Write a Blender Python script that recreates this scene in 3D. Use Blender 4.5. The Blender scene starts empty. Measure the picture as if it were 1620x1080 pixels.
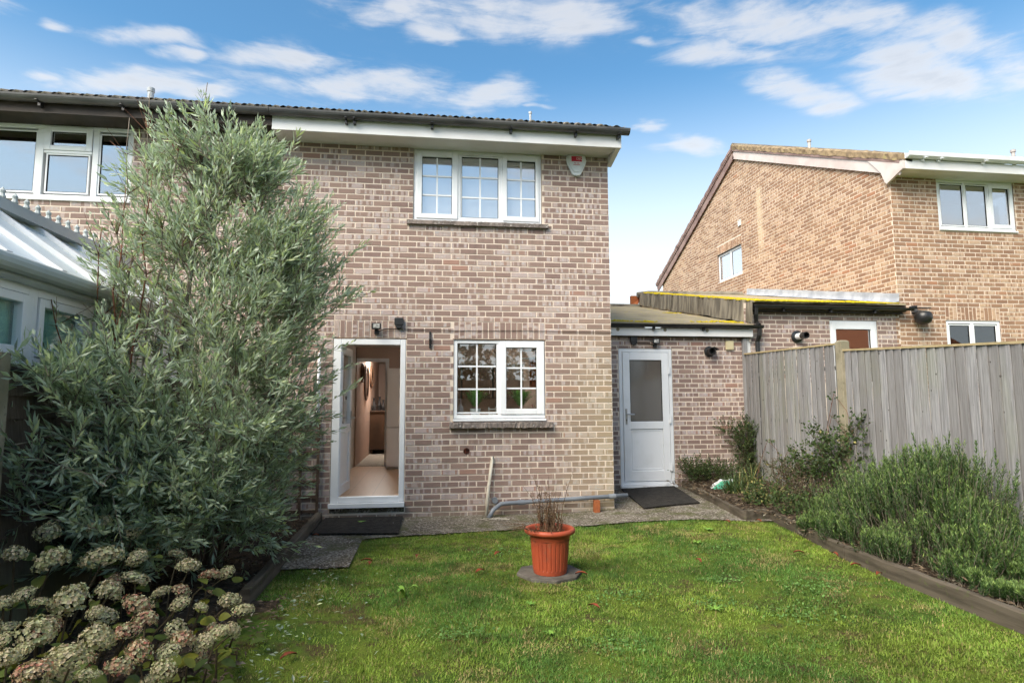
import bpy, math, random
import numpy as np
from mathutils import Matrix, Vector

# ------------------------------------------------------------------ camera, sky, sun, exposure
scene = bpy.context.scene
C = scene.collection
CAM = (0.0, -7.833, 1.332)
cam_d = bpy.data.cameras.new('camera')
cam = bpy.data.objects.new('camera', cam_d)
C.objects.link(cam)
yaw, pitch, roll = math.radians(7.729), math.radians(5.696), math.radians(-0.217)
fwd = Vector((math.sin(yaw) * math.cos(pitch), math.cos(yaw) * math.cos(pitch), math.sin(pitch)))
rgt = Vector((math.cos(yaw), -math.sin(yaw), 0))
upv = rgt.cross(fwd)
r2 = rgt * math.cos(roll) + upv * math.sin(roll)
u2 = upv * math.cos(roll) - rgt * math.sin(roll)
M = Matrix((r2, u2, -fwd)).transposed().to_4x4()
M.translation = CAM
cam.matrix_world = M
cam_d.sensor_width = 36
cam_d.lens = 36 * 960 / 1620
cam_d.clip_start = 0.05
cam_d.clip_end = 3000
scene.camera = cam

SUN_DIR = Vector((-0.55, -0.50, 0.67)).normalized()      # from the scene towards the sun
SUN_EL = math.asin(SUN_DIR.z)
SUN_AZ = math.atan2(SUN_DIR.x, SUN_DIR.y)

world = bpy.data.worlds.new('World')
scene.world = world
world.use_nodes = True
wn = world.node_tree
wn.nodes.clear()


def N(nt, typ, ins=None, **kw):
    n = nt.nodes.new(typ)
    for k, v in kw.items():
        setattr(n, k, v)
    if ins:
        for k, v in ins.items():
            s = n.inputs[k]
            if hasattr(v, 'is_output'):
                nt.links.new(v, s)
            else:
                s.default_value = v
    return n


def MATH(nt, op, a, b=None, c=None, clamp=False):
    n = nt.nodes.new('ShaderNodeMath')
    n.operation = op
    n.use_clamp = clamp
    for i, v in enumerate((a, b, c)):
        if v is None:
            continue
        if hasattr(v, 'is_output'):
            nt.links.new(v, n.inputs[i])
        else:
            n.inputs[i].default_value = v
    return n.outputs[0]


def MIXC(nt, fac, a, b, blend='MIX'):
    n = nt.nodes.new('ShaderNodeMix')
    n.data_type = 'RGBA'
    n.blend_type = blend
    for s, v in ((n.inputs[0], fac), (n.inputs[6], a), (n.inputs[7], b)):
        if hasattr(v, 'is_output'):
            nt.links.new(v, s)
        else:
            s.default_value = v if not isinstance(v, tuple) or len(v) == 4 else (*v, 1)
    return n.outputs[2]


def SMOOTH(nt, x, a, b):
    n = nt.nodes.new('ShaderNodeMapRange')
    n.interpolation_type = 'SMOOTHSTEP'
    for i, v in ((0, x), (1, a), (2, b)):
        if hasattr(v, 'is_output'):
            nt.links.new(v, n.inputs[i])
        else:
            n.inputs[i].default_value = v
    return n.outputs[0]


def build_world():
    nt = wn
    sky = N(nt, 'ShaderNodeTexSky', sky_type='NISHITA', sun_disc=False)
    sky.sun_elevation = SUN_EL
    sky.sun_rotation = SUN_AZ
    sky.air_density = 1.0
    sky.dust_density = 0.6
    sky.ozone_density = 1.6
    tc = N(nt, 'ShaderNodeTexCoord')
    d = tc.outputs['Generated']
    sx = N(nt, 'ShaderNodeSeparateXYZ', {0: d})
    X, Y, Z = sx.outputs
    ay = MATH(nt, 'MAXIMUM', MATH(nt, 'ABSOLUTE', Y), 0.08)
    a = MATH(nt, 'DIVIDE', X, ay)
    e = MATH(nt, 'DIVIDE', Z, ay)
    dv = N(nt, 'ShaderNodeVectorMath', {0: d, 1: (1.0, 1.0, 2.2)}, operation='MULTIPLY').outputs[0]
    wn1 = N(nt, 'ShaderNodeTexNoise', {'Vector': dv, 'Scale': 7.0, 'Detail': 3.0}).outputs['Color']
    wx_, wy_, _ = N(nt, 'ShaderNodeSeparateXYZ', {0: wn1}).outputs
    a = MATH(nt, 'ADD', a, MATH(nt, 'MULTIPLY', MATH(nt, 'SUBTRACT', wx_, 0.5), 0.16))
    e = MATH(nt, 'ADD', e, MATH(nt, 'MULTIPLY', MATH(nt, 'SUBTRACT', wy_, 0.5), 0.09))
    # flat cloud layer coordinates
    zz = MATH(nt, 'ADD', MATH(nt, 'MAXIMUM', Z, 0.0), 0.10)
    px = MATH(nt, 'DIVIDE', X, zz)
    py = MATH(nt, 'DIVIDE', Y, zz)
    cv = N(nt, 'ShaderNodeCombineXYZ', {0: px, 1: py, 2: 0.0}).outputs[0]
    # angular coordinates keep the puffs crisp
    av = N(nt, 'ShaderNodeCombineXYZ', {0: MATH(nt, 'MULTIPLY', X, 1.0), 1: MATH(nt, 'MULTIPLY', Y, 1.0), 2: MATH(nt, 'MULTIPLY', Z, 2.3)}).outputs[0]
    n1 = N(nt, 'ShaderNodeTexNoise', {'Vector': av, 'Scale': 5.0, 'Detail': 9.0, 'Roughness': 0.58, 'Distortion': 0.25}).outputs[0]
    n2 = N(nt, 'ShaderNodeTexNoise', {'Vector': cv, 'Scale': 1.1, 'Detail': 5.0, 'Roughness': 0.55}).outputs[0]
    sv = N(nt, 'ShaderNodeVectorMath', {0: d, 1: (1.0, 1.0, 5.5)}, operation='MULTIPLY').outputs[0]
    n4 = N(nt, 'ShaderNodeTexNoise', {'Vector': sv, 'Scale': 9.0, 'Detail': 7.0, 'Roughness': 0.62, 'Distortion': 0.5}).outputs[0]
    n3 = N(nt, 'ShaderNodeTexNoise', {'Vector': av, 'Scale': 17.0, 'Detail': 6.0, 'Roughness': 0.6}).outputs[0]
    blobs = [(-0.594, 0.599, 0.03, 0.010), (-0.457, 0.591, 0.082, 0.018), (-0.403, 0.566, 0.034, 0.012), (-0.607, 0.524, 0.03, 0.010),
             (-0.486, 0.512, 0.105, 0.02), (-0.255, 0.567, 0.10, 0.033), (-0.131, 0.531, 0.17, 0.03), (-0.049, 0.677, 0.12, 0.025),
             (0.016, 0.645, 0.08, 0.025), (0.183, 0.682, 0.187, 0.040), (0.11, 0.53, 0.067, 0.023), (0.18, 0.518, 0.02, 0.009),
             (0.357, 0.637, 0.03, 0.012), (0.502, 0.636, 0.138, 0.030), (0.63, 0.708, 0.21, 0.056), (0.8, 0.736, 0.108, 0.036),
             (0.968, 0.639, 0.154, 0.056), (1.057, 0.705, 0.129, 0.045), (0.686, 0.575, 0.091, 0.024), (0.453, 0.451, 0.056, 0.015),
             (0.388, 0.486, 0.032, 0.010), (1.139, 0.678, 0.087, 0.07), (-0.361, 0.499, 0.06, 0.014), (-0.8, 0.62, 0.12, 0.03), (1.4, 0.75, 0.2, 0.06)]
    acc = None
    for (ca, ce, ra, re) in blobs:
        da = MATH(nt, 'MULTIPLY', MATH(nt, 'SUBTRACT', a, ca), 1 / ra)
        de = MATH(nt, 'MULTIPLY', MATH(nt, 'SUBTRACT', e, ce), 1 / re)
        q = MATH(nt, 'MULTIPLY_ADD', da, da, MATH(nt, 'MULTIPLY', de, de))
        g = MATH(nt, 'POWER', 2.718, MATH(nt, 'MULTIPLY', q, -0.8))
        acc = g if acc is None else MATH(nt, 'MAXIMUM', acc, g)
    front = SMOOTH(nt, Y, 0.02, 0.2)
    acc = MATH(nt, 'MULTIPLY', acc, front)
    back = MATH(nt, 'MULTIPLY', SMOOTH(nt, n2, 0.44, 0.68), MATH(nt, 'SUBTRACT', 1.0, MATH(nt, 'MULTIPLY', front, SMOOTH(nt, MATH(nt, 'SUBTRACT', 1.1, e), 0.0, 0.3))))
    cov = MATH(nt, 'MAXIMUM', acc, back)
    dens = MATH(nt, 'ADD', MATH(nt, 'MULTIPLY', cov, 0.62), MATH(nt, 'ADD', MATH(nt, 'MULTIPLY', MATH(nt, 'SUBTRACT', n1, 0.5), 1.5), MATH(nt, 'ADD', MATH(nt, 'MULTIPLY', MATH(nt, 'SUBTRACT', n3, 0.5), 0.45), MATH(nt, 'MULTIPLY', MATH(nt, 'SUBTRACT', n4, 0.5), 1.1))))
    mask = MATH(nt, 'MULTIPLY', SMOOTH(nt, dens, 0.05, 0.85), SMOOTH(nt, cov, 0.01, 0.40))
    core = SMOOTH(nt, dens, 0.45, 0.95)
    SKYK = 0.092
    blue = MIXC(nt, 1.0, sky.outputs[0], (SKYK * 0.66, SKYK * 1.04, SKYK * 1.12, 1), 'MULTIPLY')
    hz = MATH(nt, 'SUBTRACT', 1.0, SMOOTH(nt, Z, 0.16, 0.50))
    base = MIXC(nt, MATH(nt, 'MULTIPLY', hz, 0.92), blue, (0.52, 0.555, 0.57, 1))
    cloudc = MIXC(nt, core, (0.48, 0.46, 0.44, 1), (0.34, 0.35, 0.37, 1))
    col = MIXC(nt, MATH(nt, 'MULTIPLY', mask, 0.78), base, cloudc)
    bg = N(nt, 'ShaderNodeBackground', {0: col, 1: 1.0})
    out = N(nt, 'ShaderNodeOutputWorld', {0: bg.outputs[0]})


build_world()

sun_d = bpy.data.lights.new('sun', 'SUN')
sun_d.energy = 3.3
sun_d.angle = math.radians(46)
sun_d.color = (1.0, 0.88, 0.72)
sun = bpy.data.objects.new('sun', sun_d)
sun.rotation_euler = SUN_DIR.to_track_quat('Z', 'Y').to_euler()
C.objects.link(sun)

vs = scene.view_settings
vs.view_transform = 'Standard'
vs.look = 'None'
vs.exposure = 1.17
vs.gamma = 1
vs.use_curve_mapping = False
scene.render.engine = 'CYCLES'
scene.cycles.use_denoising = True
scene.cycles.max_bounces = 5
scene.cycles.diffuse_bounces = 4
scene.cycles.transparent_max_bounces = 16
scene.cycles.use_adaptive_sampling = True
scene.cycles.adaptive_threshold = 0.03

# ------------------------------------------------------------------ object helpers
rng = np.random.default_rng(7)
random.seed(7)
DEFAULT_N = np.array


def setp(o, label=None, cat=None, group=None, kind=None):
    if label:
        o['label'] = label
    if cat:
        o['category'] = cat
    if group:
        o['group'] = group
    if kind:
        o['kind'] = kind
    return o


def thing(name, label, cat, loc=(0, 0, 0), group=None, rotz=0.0):
    o = bpy.data.objects.new(name, None)
    o.empty_display_size = 0.1
    o.location = loc
    o.rotation_euler = (0, 0, rotz)
    C.objects.link(o)
    return setp(o, label, cat, group)


def mk_mesh(name, V, F, attrs=None, smooth=False):
    me = bpy.data.meshes.new(name)
    V = np.asarray(V, dtype=np.float32)
    if isinstance(F, np.ndarray):
        n, k = F.shape
        me.vertices.add(len(V))
        me.vertices.foreach_set('co', V.ravel())
        me.loops.add(n * k)
        me.loops.foreach_set('vertex_index', F.astype(np.int32).ravel())
        me.polygons.add(n)
        me.polygons.foreach_set('loop_start', np.arange(0, n * k, k, dtype=np.int32))
        me.polygons.foreach_set('loop_total', np.full(n, k, dtype=np.int32))
        me.update(calc_edges=True)
    else:
        me.from_pydata([tuple(v) for v in V.tolist()], [], F)
        me.update()
    if attrs:
        for k, A in attrs.items():
            A = np.asarray(A, dtype=np.float32)
            at = me.attributes.new(k, 'FLOAT_VECTOR', 'POINT')
            at.data.foreach_set('vector', A.ravel())
    me.polygons.foreach_set('use_smooth', np.full(len(me.polygons), bool(smooth)))
    return me


def link(name, me, mat, parent=None, loc=None):
    o = bpy.data.objects.new(name, me)
    if mat is not None and not me.materials:
        me.materials.append(mat)
    C.objects.link(o)
    if parent is not None:
        o.parent = parent
        if loc is None:
            o.location = -Vector(parent.location) if parent.type == 'EMPTY' else (0, 0, 0)
        else:
            o.location = loc
    elif loc is not None:
        o.location = loc
    return o


class MB:
    def __init__(self, xf=None):
        self.v = []
        self.f = []
        self.xf = xf

    def add(self, vs_, fs):
        b = len(self.v)
        for p in vs_:
            p = Vector(p)
            if self.xf is not None:
                p = self.xf @ p
            self.v.append((p.x, p.y, p.z))
        for f in fs:
            self.f.append(tuple(b + i for i in f))
        return self

    def box(self, x0, x1, y0, y1, z0, z1):
        return self.add([(x0, y0, z0), (x1, y0, z0), (x1, y1, z0), (x0, y1, z0), (x0, y0, z1), (x1, y0, z1), (x1, y1, z1), (x0, y1, z1)],
                        [(0, 3, 2, 1), (4, 5, 6, 7), (0, 1, 5, 4), (1, 2, 6, 5), (2, 3, 7, 6), (3, 0, 4, 7)])

    def beam(self, p, q, w, h, up=(0, 0, 1)):
        p, q = Vector(p), Vector(q)
        d = (q - p).normalized()
        s = d.cross(Vector(up)).normalized() * (w / 2)
        u = s.cross(d).normalized() * (h / 2)
        vs_ = [p - s - u, p + s - u, p + s + u, p - s + u, q - s - u, q + s - u, q + s + u, q - s + u]
        return self.add(vs_, [(0, 1, 2, 3), (7, 6, 5, 4), (0, 4, 5, 1), (1, 5, 6, 2), (2, 6, 7, 3), (3, 7, 4, 0)])

    def tube(self, pts, r, n=8, cap=True):
        pts = [Vector(p) for p in pts]
        rs = r if isinstance(r, (list, tuple)) else [r] * len(pts)
        ref = Vector((0.31, 0.17, 0.93))
        rings = []
        for i, p in enumerate(pts):
            t = (pts[min(i + 1, len(pts) - 1)] - pts[max(i - 1, 0)]).normalized()
            s = t.cross(ref)
            if s.length < 1e-3:
                s = t.cross(Vector((1, 0, 0)))
            s.normalize()
            u = s.cross(t)
            rings.append([p + (s * math.cos(2 * math.pi * k / n) + u * math.sin(2 * math.pi * k / n)) * rs[i] for k in range(n)])
        vs_ = [q for rg in rings for q in rg]
        fs = []
        for i in range(len(pts) - 1):
            for k in range(n):
                a, b = i * n + k, i * n + (k + 1) % n
                fs.append((a, b, b + n, a + n))
        if cap:
            fs.append(tuple(reversed(range(n))))
            fs.append(tuple(range((len(pts) - 1) * n, len(pts) * n)))
        return self.add(vs_, fs)

    def lathe(self, prof, c, n=32, rfun=None):
        vs_, fs = [], []
        for (r, z) in prof:
            for k in range(n):
                a = 2 * math.pi * k / n
                rr = r if rfun is None else rfun(r, z, a)
                vs_.append((c[0] + rr * math.cos(a), c[1] + rr * math.sin(a), c[2] + z))
        for i in range(len(prof) - 1):
            for k in range(n):
                a, b = i * n + k, i * n + (k + 1) % n
                fs.append((a, b, b + n, a + n))
        return self.add(vs_, fs)

    def prism(self, poly, y0, y1):
        """poly in (x,z), extruded along y"""
        n = len(poly)
        vs_ = [(x, y0, z) for x, z in poly] + [(x, y1, z) for x, z in poly]
        fs = [tuple(range(n)), tuple(reversed(range(n, 2 * n)))]
        for i in range(n):
            j = (i + 1) % n
            fs.append((j, i, i + n, j + n))
        return self.add(vs_, fs)

    def frame(self, x0, x1, z0, z1, l, r, b, t, y0, y1):
        self.box(x0, x0 + l, y0, y1, z0, z1)
        self.box(x1 - r, x1, y0, y1, z0, z1)
        self.box(x0 + l, x1 - r, y0, y1, z0, z0 + b)
        self.box(x0 + l, x1 - r, y0, y1, z1 - t, z1)
        return self

    def build(self, name, mat, parent=None, smooth=False, bevel=0.0, org=None):
        V = np.array(self.v, dtype=np.float32)
        if org is not None:
            V = V - np.array(org, dtype=np.float32)
        me = mk_mesh(name, V, self.f, smooth=smooth)
        o = link(name, me, mat, parent, loc=org if parent is None else None)
        if bevel:
            m = o.modifiers.new('bevel', 'BEVEL')
            m.width = bevel
            m.segments = 2
            m.limit_method = 'ANGLE'
            m.angle_limit = math.radians(50)
        return o


def vhash(ix, iy, seed):
    h = (ix.astype(np.int64) * 374761393 + iy.astype(np.int64) * 668265263 + seed * 982451653) & 0x7fffffff
    h = (h ^ (h >> 13)) * 1274126177 & 0x7fffffff
    return ((h ^ (h >> 16)) & 0xffff) / 65535.0


def vnoise(x, y, seed=0):
    x = np.asarray(x, dtype=np.float64)
    y = np.asarray(y, dtype=np.float64)
    ix, iy = np.floor(x), np.floor(y)
    fx, fy = x - ix, y - iy
    fx = fx * fx * (3 - 2 * fx)
    fy = fy * fy * (3 - 2 * fy)
    a = vhash(ix, iy, seed)
    b = vhash(ix + 1, iy, seed)
    c = vhash(ix, iy + 1, seed)
    d = vhash(ix + 1, iy + 1, seed)
    return (a * (1 - fx) + b * fx) * (1 - fy) + (c * (1 - fx) + d * fx) * fy


def fbm(x, y, seed=0, o=4):
    s, k, t = 0, 0.5, 0
    for i in range(o):
        s = s + k * vnoise(np.asarray(x) * 2 ** i, np.asarray(y) * 2 ** i, seed + i * 17)
        t += k
        k *= 0.55
    return s / t


def sstep(a, b, t):
    t = np.clip((np.asarray(t, dtype=np.float64) - a) / (b - a), 0, 1)
    return t * t * (3 - 2 * t)


# ------------------------------------------------------------------ materials
MATS = {}


def newmat(name):
    m = bpy.data.materials.new(name)
    m.use_nodes = True
    nt = m.node_tree
    nt.nodes.clear()
    MATS[name] = m
    return m, nt


def finish(nt, col, rough=0.6, spec=0.35, bump=None, bstr=0.3, bdist=0.01, metal=0.0, trans=None, emit=None):
    p = N(nt, 'ShaderNodeBsdfPrincipled')
    for k, v in (('Base Color', col), ('Roughness', rough), ('Specular IOR Level', spec), ('Metallic', metal)):
        if hasattr(v, 'is_output'):
            nt.links.new(v, p.inputs[k])
        else:
            p.inputs[k].default_value = v if not isinstance(v, tuple) or len(v) == 4 else (*v, 1)
    if bump is not None:
        b = N(nt, 'ShaderNodeBump', {'Height': bump, 'Strength': bstr, 'Distance': bdist})
        nt.links.new(b.outputs[0], p.inputs['Normal'])
    sh = p.outputs[0]
    if trans:
        t = N(nt, 'ShaderNodeBsdfTranslucent')
        c = MIXC(nt, 1.0, col, (1.0, 1.05, 0.6, 1), 'MULTIPLY')
        nt.links.new(c, t.inputs[0])
        mx = N(nt, 'ShaderNodeMixShader', {0: trans, 1: sh, 2: t.outputs[0]})
        sh = mx.outputs[0]
    N(nt, 'ShaderNodeOutputMaterial', {0: sh})
    return p


def pos(nt):
    return N(nt, 'ShaderNodeNewGeometry').outputs['Position']


def noise(nt, vec, scale, detail=4, rough=0.55, dist=0.0, dims='3D', w=None):
    n = N(nt, 'ShaderNodeTexNoise', noise_dimensions=dims)
    if vec is not None:
        nt.links.new(vec, n.inputs['Vector'])
    if w is not None:
        nt.links.new(w, n.inputs['W'])
    n.inputs['Scale'].default_value = scale
    n.inputs['Detail'].default_value = detail
    n.inputs['Roughness'].default_value = rough
    n.inputs['Distortion'].default_value = dist
    return n.outputs[0]


def stretch(nt, vec, sc):
    return N(nt, 'ShaderNodeMapping', {0: vec, 3: sc}).outputs[0]


def plain(name, c1, c2=None, scale=6, rough=0.6, spec=0.35, bstr=0.0, bscale=60, metal=0.0, sc=(1, 1, 1), lo=0.35, hi=0.65, speck=None, detail=5):
    m, nt = newmat(name)
    v = stretch(nt, pos(nt), sc)
    c2 = c2 or tuple(x * 0.8 for x in c1)
    col = MIXC(nt, SMOOTH(nt, noise(nt, v, scale, detail), lo, hi), c1, c2)
    if speck:
        sc_, amt, cs = speck
        col = MIXC(nt, MATH(nt, 'MULTIPLY', SMOOTH(nt, noise(nt, pos(nt), sc_, 2), 0.60, 0.72), amt), col, cs)
    b = noise(nt, v, bscale, 3) if bstr else None
    finish(nt, col, rough, spec, b, bstr, 0.004, metal)
    return m


def brick_material():
    m, nt = newmat('brick')
    uv = N(nt, 'ShaderNodeAttribute', attribute_name='buv').outputs['Vector']
    rn = N(nt, 'ShaderNodeAttribute', attribute_name='brnd').outputs['Vector']
    u, v, _ = N(nt, 'ShaderNodeSeparateXYZ', {0: uv}).outputs
    r1, r2_, r3 = N(nt, 'ShaderNodeSeparateXYZ', {0: rn}).outputs
    P = pos(nt)
    wob = MATH(nt, 'MULTIPLY', MATH(nt, 'SUBTRACT', noise(nt, P, 45, 2), 0.5), 0.25)
    W = MATH(nt, 'ADD', MATH(nt, 'MULTIPLY_ADD', u, 17.0, MATH(nt, 'MULTIPLY', r1, 91.0)), wob)
    band = noise(nt, None, 1.0, 0, 0.5, 0, '1D', W)
    th = MATH(nt, 'MULTIPLY_ADD', r2_, 0.66, 0.28)
    pale = SMOOTH(nt, band, MATH(nt, 'SUBTRACT', th, 0.035), MATH(nt, 'ADD', th, 0.035))
    edge = MATH(nt, 'MINIMUM', v, MATH(nt, 'SUBTRACT', 0.0625, v))
    eg = SMOOTH(nt, MATH(nt, 'ADD', edge, MATH(nt, 'MULTIPLY', wob, 0.03)), 0.002, 0.010)
    anyp = SMOOTH(nt, r2_, 0.80, 0.62)
    dark_in = MATH(nt, 'MAXIMUM', eg, MATH(nt, 'SUBTRACT', 1.0, anyp))
    pale = MATH(nt, 'MAXIMUM', pale, MATH(nt, 'MULTIPLY', MATH(nt, 'SUBTRACT', 1.0, dark_in), 0.8))
    dk = MIXC(nt, r3, (0.230, 0.158, 0.140, 1), (0.302, 0.214, 0.180, 1))
    dk = MIXC(nt, SMOOTH(nt, r1, 0.95, 0.99), dk, (0.33, 0.20, 0.16, 1))
    pl = MIXC(nt, r3, (0.44, 0.355, 0.342, 1), (0.44, 0.35, 0.31, 1))
    pl = MIXC(nt, SMOOTH(nt, noise(nt, P, 30, 2), 0.5, 0.7), pl, (0.46, 0.44, 0.45, 1))
    col = MIXC(nt, MATH(nt, 'MULTIPLY', pale, 0.9), dk, pl)
    fine = noise(nt, P, 220, 3, 0.7)
    col = MIXC(nt, 0.55, col, MIXC(nt, fine, (0.45, 0.45, 0.45, 1), (1.5, 1.5, 1.5, 1)), 'MULTIPLY')
    big = noise(nt, P, 1.1, 3)
    col = MIXC(nt, 0.35, col, MIXC(nt, big, (0.72, 0.74, 0.76, 1), (1.28, 1.26, 1.22, 1)), 'MULTIPLY')
    _, _, z = N(nt, 'ShaderNodeSeparateXYZ', {0: P}).outputs
    low = MATH(nt, 'MULTIPLY', SMOOTH(nt, MATH(nt, 'ADD', z, MATH(nt, 'MULTIPLY', noise(nt, P, 3, 4), 0.7)), 0.55, 0.05), 0.55)
    col = MIXC(nt, low, col, (0.15, 0.145, 0.085, 1))
    x_, y_, _ = N(nt, 'ShaderNodeSeparateXYZ', {0: P}).outputs
    wy = MATH(nt, 'ADD', y_, MATH(nt, 'MULTIPLY', noise(nt, P, 6, 3), 0.12))
    st = MATH(nt, 'MULTIPLY', SMOOTH(nt, MATH(nt, 'ABSOLUTE', MATH(nt, 'SUBTRACT', wy, 5.76)), 0.16, 0.06), MATH(nt, 'MULTIPLY', MATH(nt, 'GREATER_THAN', x_, 7.9), SMOOTH(nt, z, 4.6, 5.4)))
    st = MATH(nt, 'MULTIPLY', st, MATH(nt, 'LESS_THAN', z, 6.55))
    col = MIXC(nt, MATH(nt, 'MULTIPLY', st, 0.6), col, (0.60, 0.55, 0.50, 1))
    col = MIXC(nt, MATH(nt, 'GREATER_THAN', x_, 7.9), col, MIXC(nt, 1.0, col, (1.14, 0.98, 0.74, 1), 'MULTIPLY'))  # warm sunlight on the neighbour's walls, put into their brick colour
    sl = MATH(nt, 'MULTIPLY', SMOOTH(nt, noise(nt, stretch(nt, P, (9, 9, 0.35)), 1.6, 4), 0.46, 0.66), MATH(nt, 'MULTIPLY', SMOOTH(nt, MATH(nt, 'ABSOLUTE', MATH(nt, 'SUBTRACT', x_, 0.92)), 0.75, 0.60), MATH(nt, 'MULTIPLY', SMOOTH(nt, z, 0.25, 0.95), MATH(nt, 'LESS_THAN', z, 1.02))))
    sl2 = MATH(nt, 'MULTIPLY', SMOOTH(nt, noise(nt, stretch(nt, P, (9, 9, 0.35)), 1.6, 4), 0.46, 0.66), MATH(nt, 'MULTIPLY', SMOOTH(nt, MATH(nt, 'ABSOLUTE', MATH(nt, 'SUBTRACT', x_, 0.62)), 1.0, 0.85), MATH(nt, 'MULTIPLY', SMOOTH(nt, z, 2.9, 3.6), MATH(nt, 'LESS_THAN', z, 3.66))))
    col = MIXC(nt, MATH(nt, 'MULTIPLY', MATH(nt, 'MAXIMUM', sl, sl2), 0.35), col, (0.12, 0.10, 0.085, 1))
    alg = MATH(nt, 'MULTIPLY', MATH(nt, 'MULTIPLY', SMOOTH(nt, MATH(nt, 'ADD', x_, noise(nt, P, 1.8, 4)), 1.9, 3.0), SMOOTH(nt, z, 2.9, 1.2)), MATH(nt, 'MULTIPLY', MATH(nt, 'LESS_THAN', x_, 2.45), 0.38))
    col = MIXC(nt, alg, col, (0.40, 0.36, 0.19, 1))
    sk = noise(nt, stretch(nt, P, (5, 5, 0.5)), 1.4, 4)
    col = MIXC(nt, MATH(nt, 'MULTIPLY', SMOOTH(nt, sk, 0.55, 0.78), 0.28), col, (0.14, 0.125, 0.10, 1))
    finish(nt, col, 0.85, 0.25, noise(nt, P, 160, 4), 0.5, 0.004)
    return m


def mortar_material():
    m, nt = newmat('mortar')
    P = pos(nt)
    col = MIXC(nt, noise(nt, P, 14, 5), (0.65, 0.545, 0.455, 1), (0.75, 0.65, 0.555, 1))
    col = MIXC(nt, SMOOTH(nt, noise(nt, P, 2.0, 4), 0.5, 0.75), col, (0.52, 0.46, 0.37, 1))
    _, _, z = N(nt, 'ShaderNodeSeparateXYZ', {0: P}).outputs
    low = MATH(nt, 'MULTIPLY', SMOOTH(nt, MATH(nt, 'ADD', z, MATH(nt, 'MULTIPLY', noise(nt, P, 3, 4), 0.7)), 0.55, 0.05), 0.6)
    col = MIXC(nt, low, col, (0.27, 0.26, 0.16, 1))
    finish(nt, col, 0.92, 0.15, noise(nt, P, 120, 4), 0.5, 0.004)
    return m


def reveal_material():
    m, nt = newmat('brick_reveal')
    P = pos(nt)
    _, _, z = N(nt, 'ShaderNodeSeparateXYZ', {0: P}).outputs
    k = MATH(nt, 'FRACT', MATH(nt, 'MULTIPLY', MATH(nt, 'ADD', z, 0.11), 1 / 0.075))
    j = MATH(nt, 'GREATER_THAN', MATH(nt, 'ABSOLUTE', MATH(nt, 'SUBTRACT', k, 0.5)), 0.435)
    c = MIXC(nt, noise(nt, stretch(nt, P, (1, 1, 0.6)), 12, 4), (0.17, 0.11, 0.09, 1), (0.32, 0.24, 0.20, 1))
    finish(nt, MIXC(nt, j, c, (0.50, 0.40, 0.28, 1)), 0.9, 0.2, noise(nt, P, 120, 4), 0.4, 0.004)
    return m


def glass_material(name, refl=0.2, tint=(0.93, 0.96, 0.95)):
    m, nt = newmat(name)
    tr = N(nt, 'ShaderNodeBsdfTransparent', {0: (*tint, 1)})
    wv = N(nt, 'ShaderNodeBump', {'Height': noise(nt, pos(nt), 1.3, 1), 'Strength': 0.03, 'Distance': 0.01})
    gl = N(nt, 'ShaderNodeBsdfGlossy', {0: (0.95, 0.97, 1, 1), 1: 0.012, 'Normal': wv.outputs[0]})
    fr = N(nt, 'ShaderNodeLayerWeight', {0: 0.5})
    f = MATH(nt, 'MULTIPLY_ADD', MATH(nt, 'POWER', fr.outputs['Facing'], 3.0), 0.8, refl, clamp=True)
    mx = N(nt, 'ShaderNodeMixShader', {0: f, 1: tr.outputs[0], 2: gl.outputs[0]})
    N(nt, 'ShaderNodeOutputMaterial', {0: mx.outputs[0]})
    return m


def wood_fence_material(name, c1, c2, c3, green=0.35):
    m, nt = newmat(name)
    P = pos(nt)
    rn = N(nt, 'ShaderNodeObjectInfo').outputs['Random']
    v = stretch(nt, N(nt, 'ShaderNodeVectorMath', {0: P, 1: N(nt, 'ShaderNodeCombineXYZ', {0: MATH(nt, 'MULTIPLY', rn, 9.0), 1: MATH(nt, 'MULTIPLY', rn, 5.0), 2: MATH(nt, 'MULTIPLY', rn, 3.0)}).outputs[0]}, operation='ADD').outputs[0], (30, 30, 1.6))
    g = noise(nt, v, 1.6, 6, 0.62, 0.6)
    col = MIXC(nt, SMOOTH(nt, g, 0.3, 0.7), c1, c2)
    col = MIXC(nt, MATH(nt, 'MULTIPLY', rn, 0.75), col, c3)
    big = noise(nt, stretch(nt, P, (1.5, 1.5, 0.5)), 1.5, 4)
    col = MIXC(nt, MATH(nt, 'MULTIPLY', SMOOTH(nt, big, 0.5, 0.75), green), col, (0.27, 0.29, 0.19, 1))
    _, _, zf = N(nt, 'ShaderNodeSeparateXYZ', {0: P}).outputs
    col = MIXC(nt, MATH(nt, 'MULTIPLY', SMOOTH(nt, MATH(nt, 'ADD', zf, MATH(nt, 'MULTIPLY', noise(nt, P, 2.5, 4), 0.9)), 1.05, 0.35), 0.5), col, (0.20, 0.22, 0.13, 1))
    vk = N(nt, 'ShaderNodeTexVoronoi', {'Vector': stretch(nt, P, (8, 8, 6.5)), 'Scale': 1.0, 'Randomness': 1.0})
    kr = N(nt, 'ShaderNodeSeparateXYZ', {0: vk.outputs['Color']}).outputs[0]
    col = MIXC(nt, MATH(nt, 'MULTIPLY', MATH(nt, 'MULTIPLY', SMOOTH(nt, vk.outputs['Distance'], 0.095, 0.055), MATH(nt, 'GREATER_THAN', kr, 0.50)), 0.9), col, (0.030, 0.022, 0.018, 1))
    finish(nt, col, 0.85, 0.2, g, 0.45, 0.004)
    return m


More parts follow.
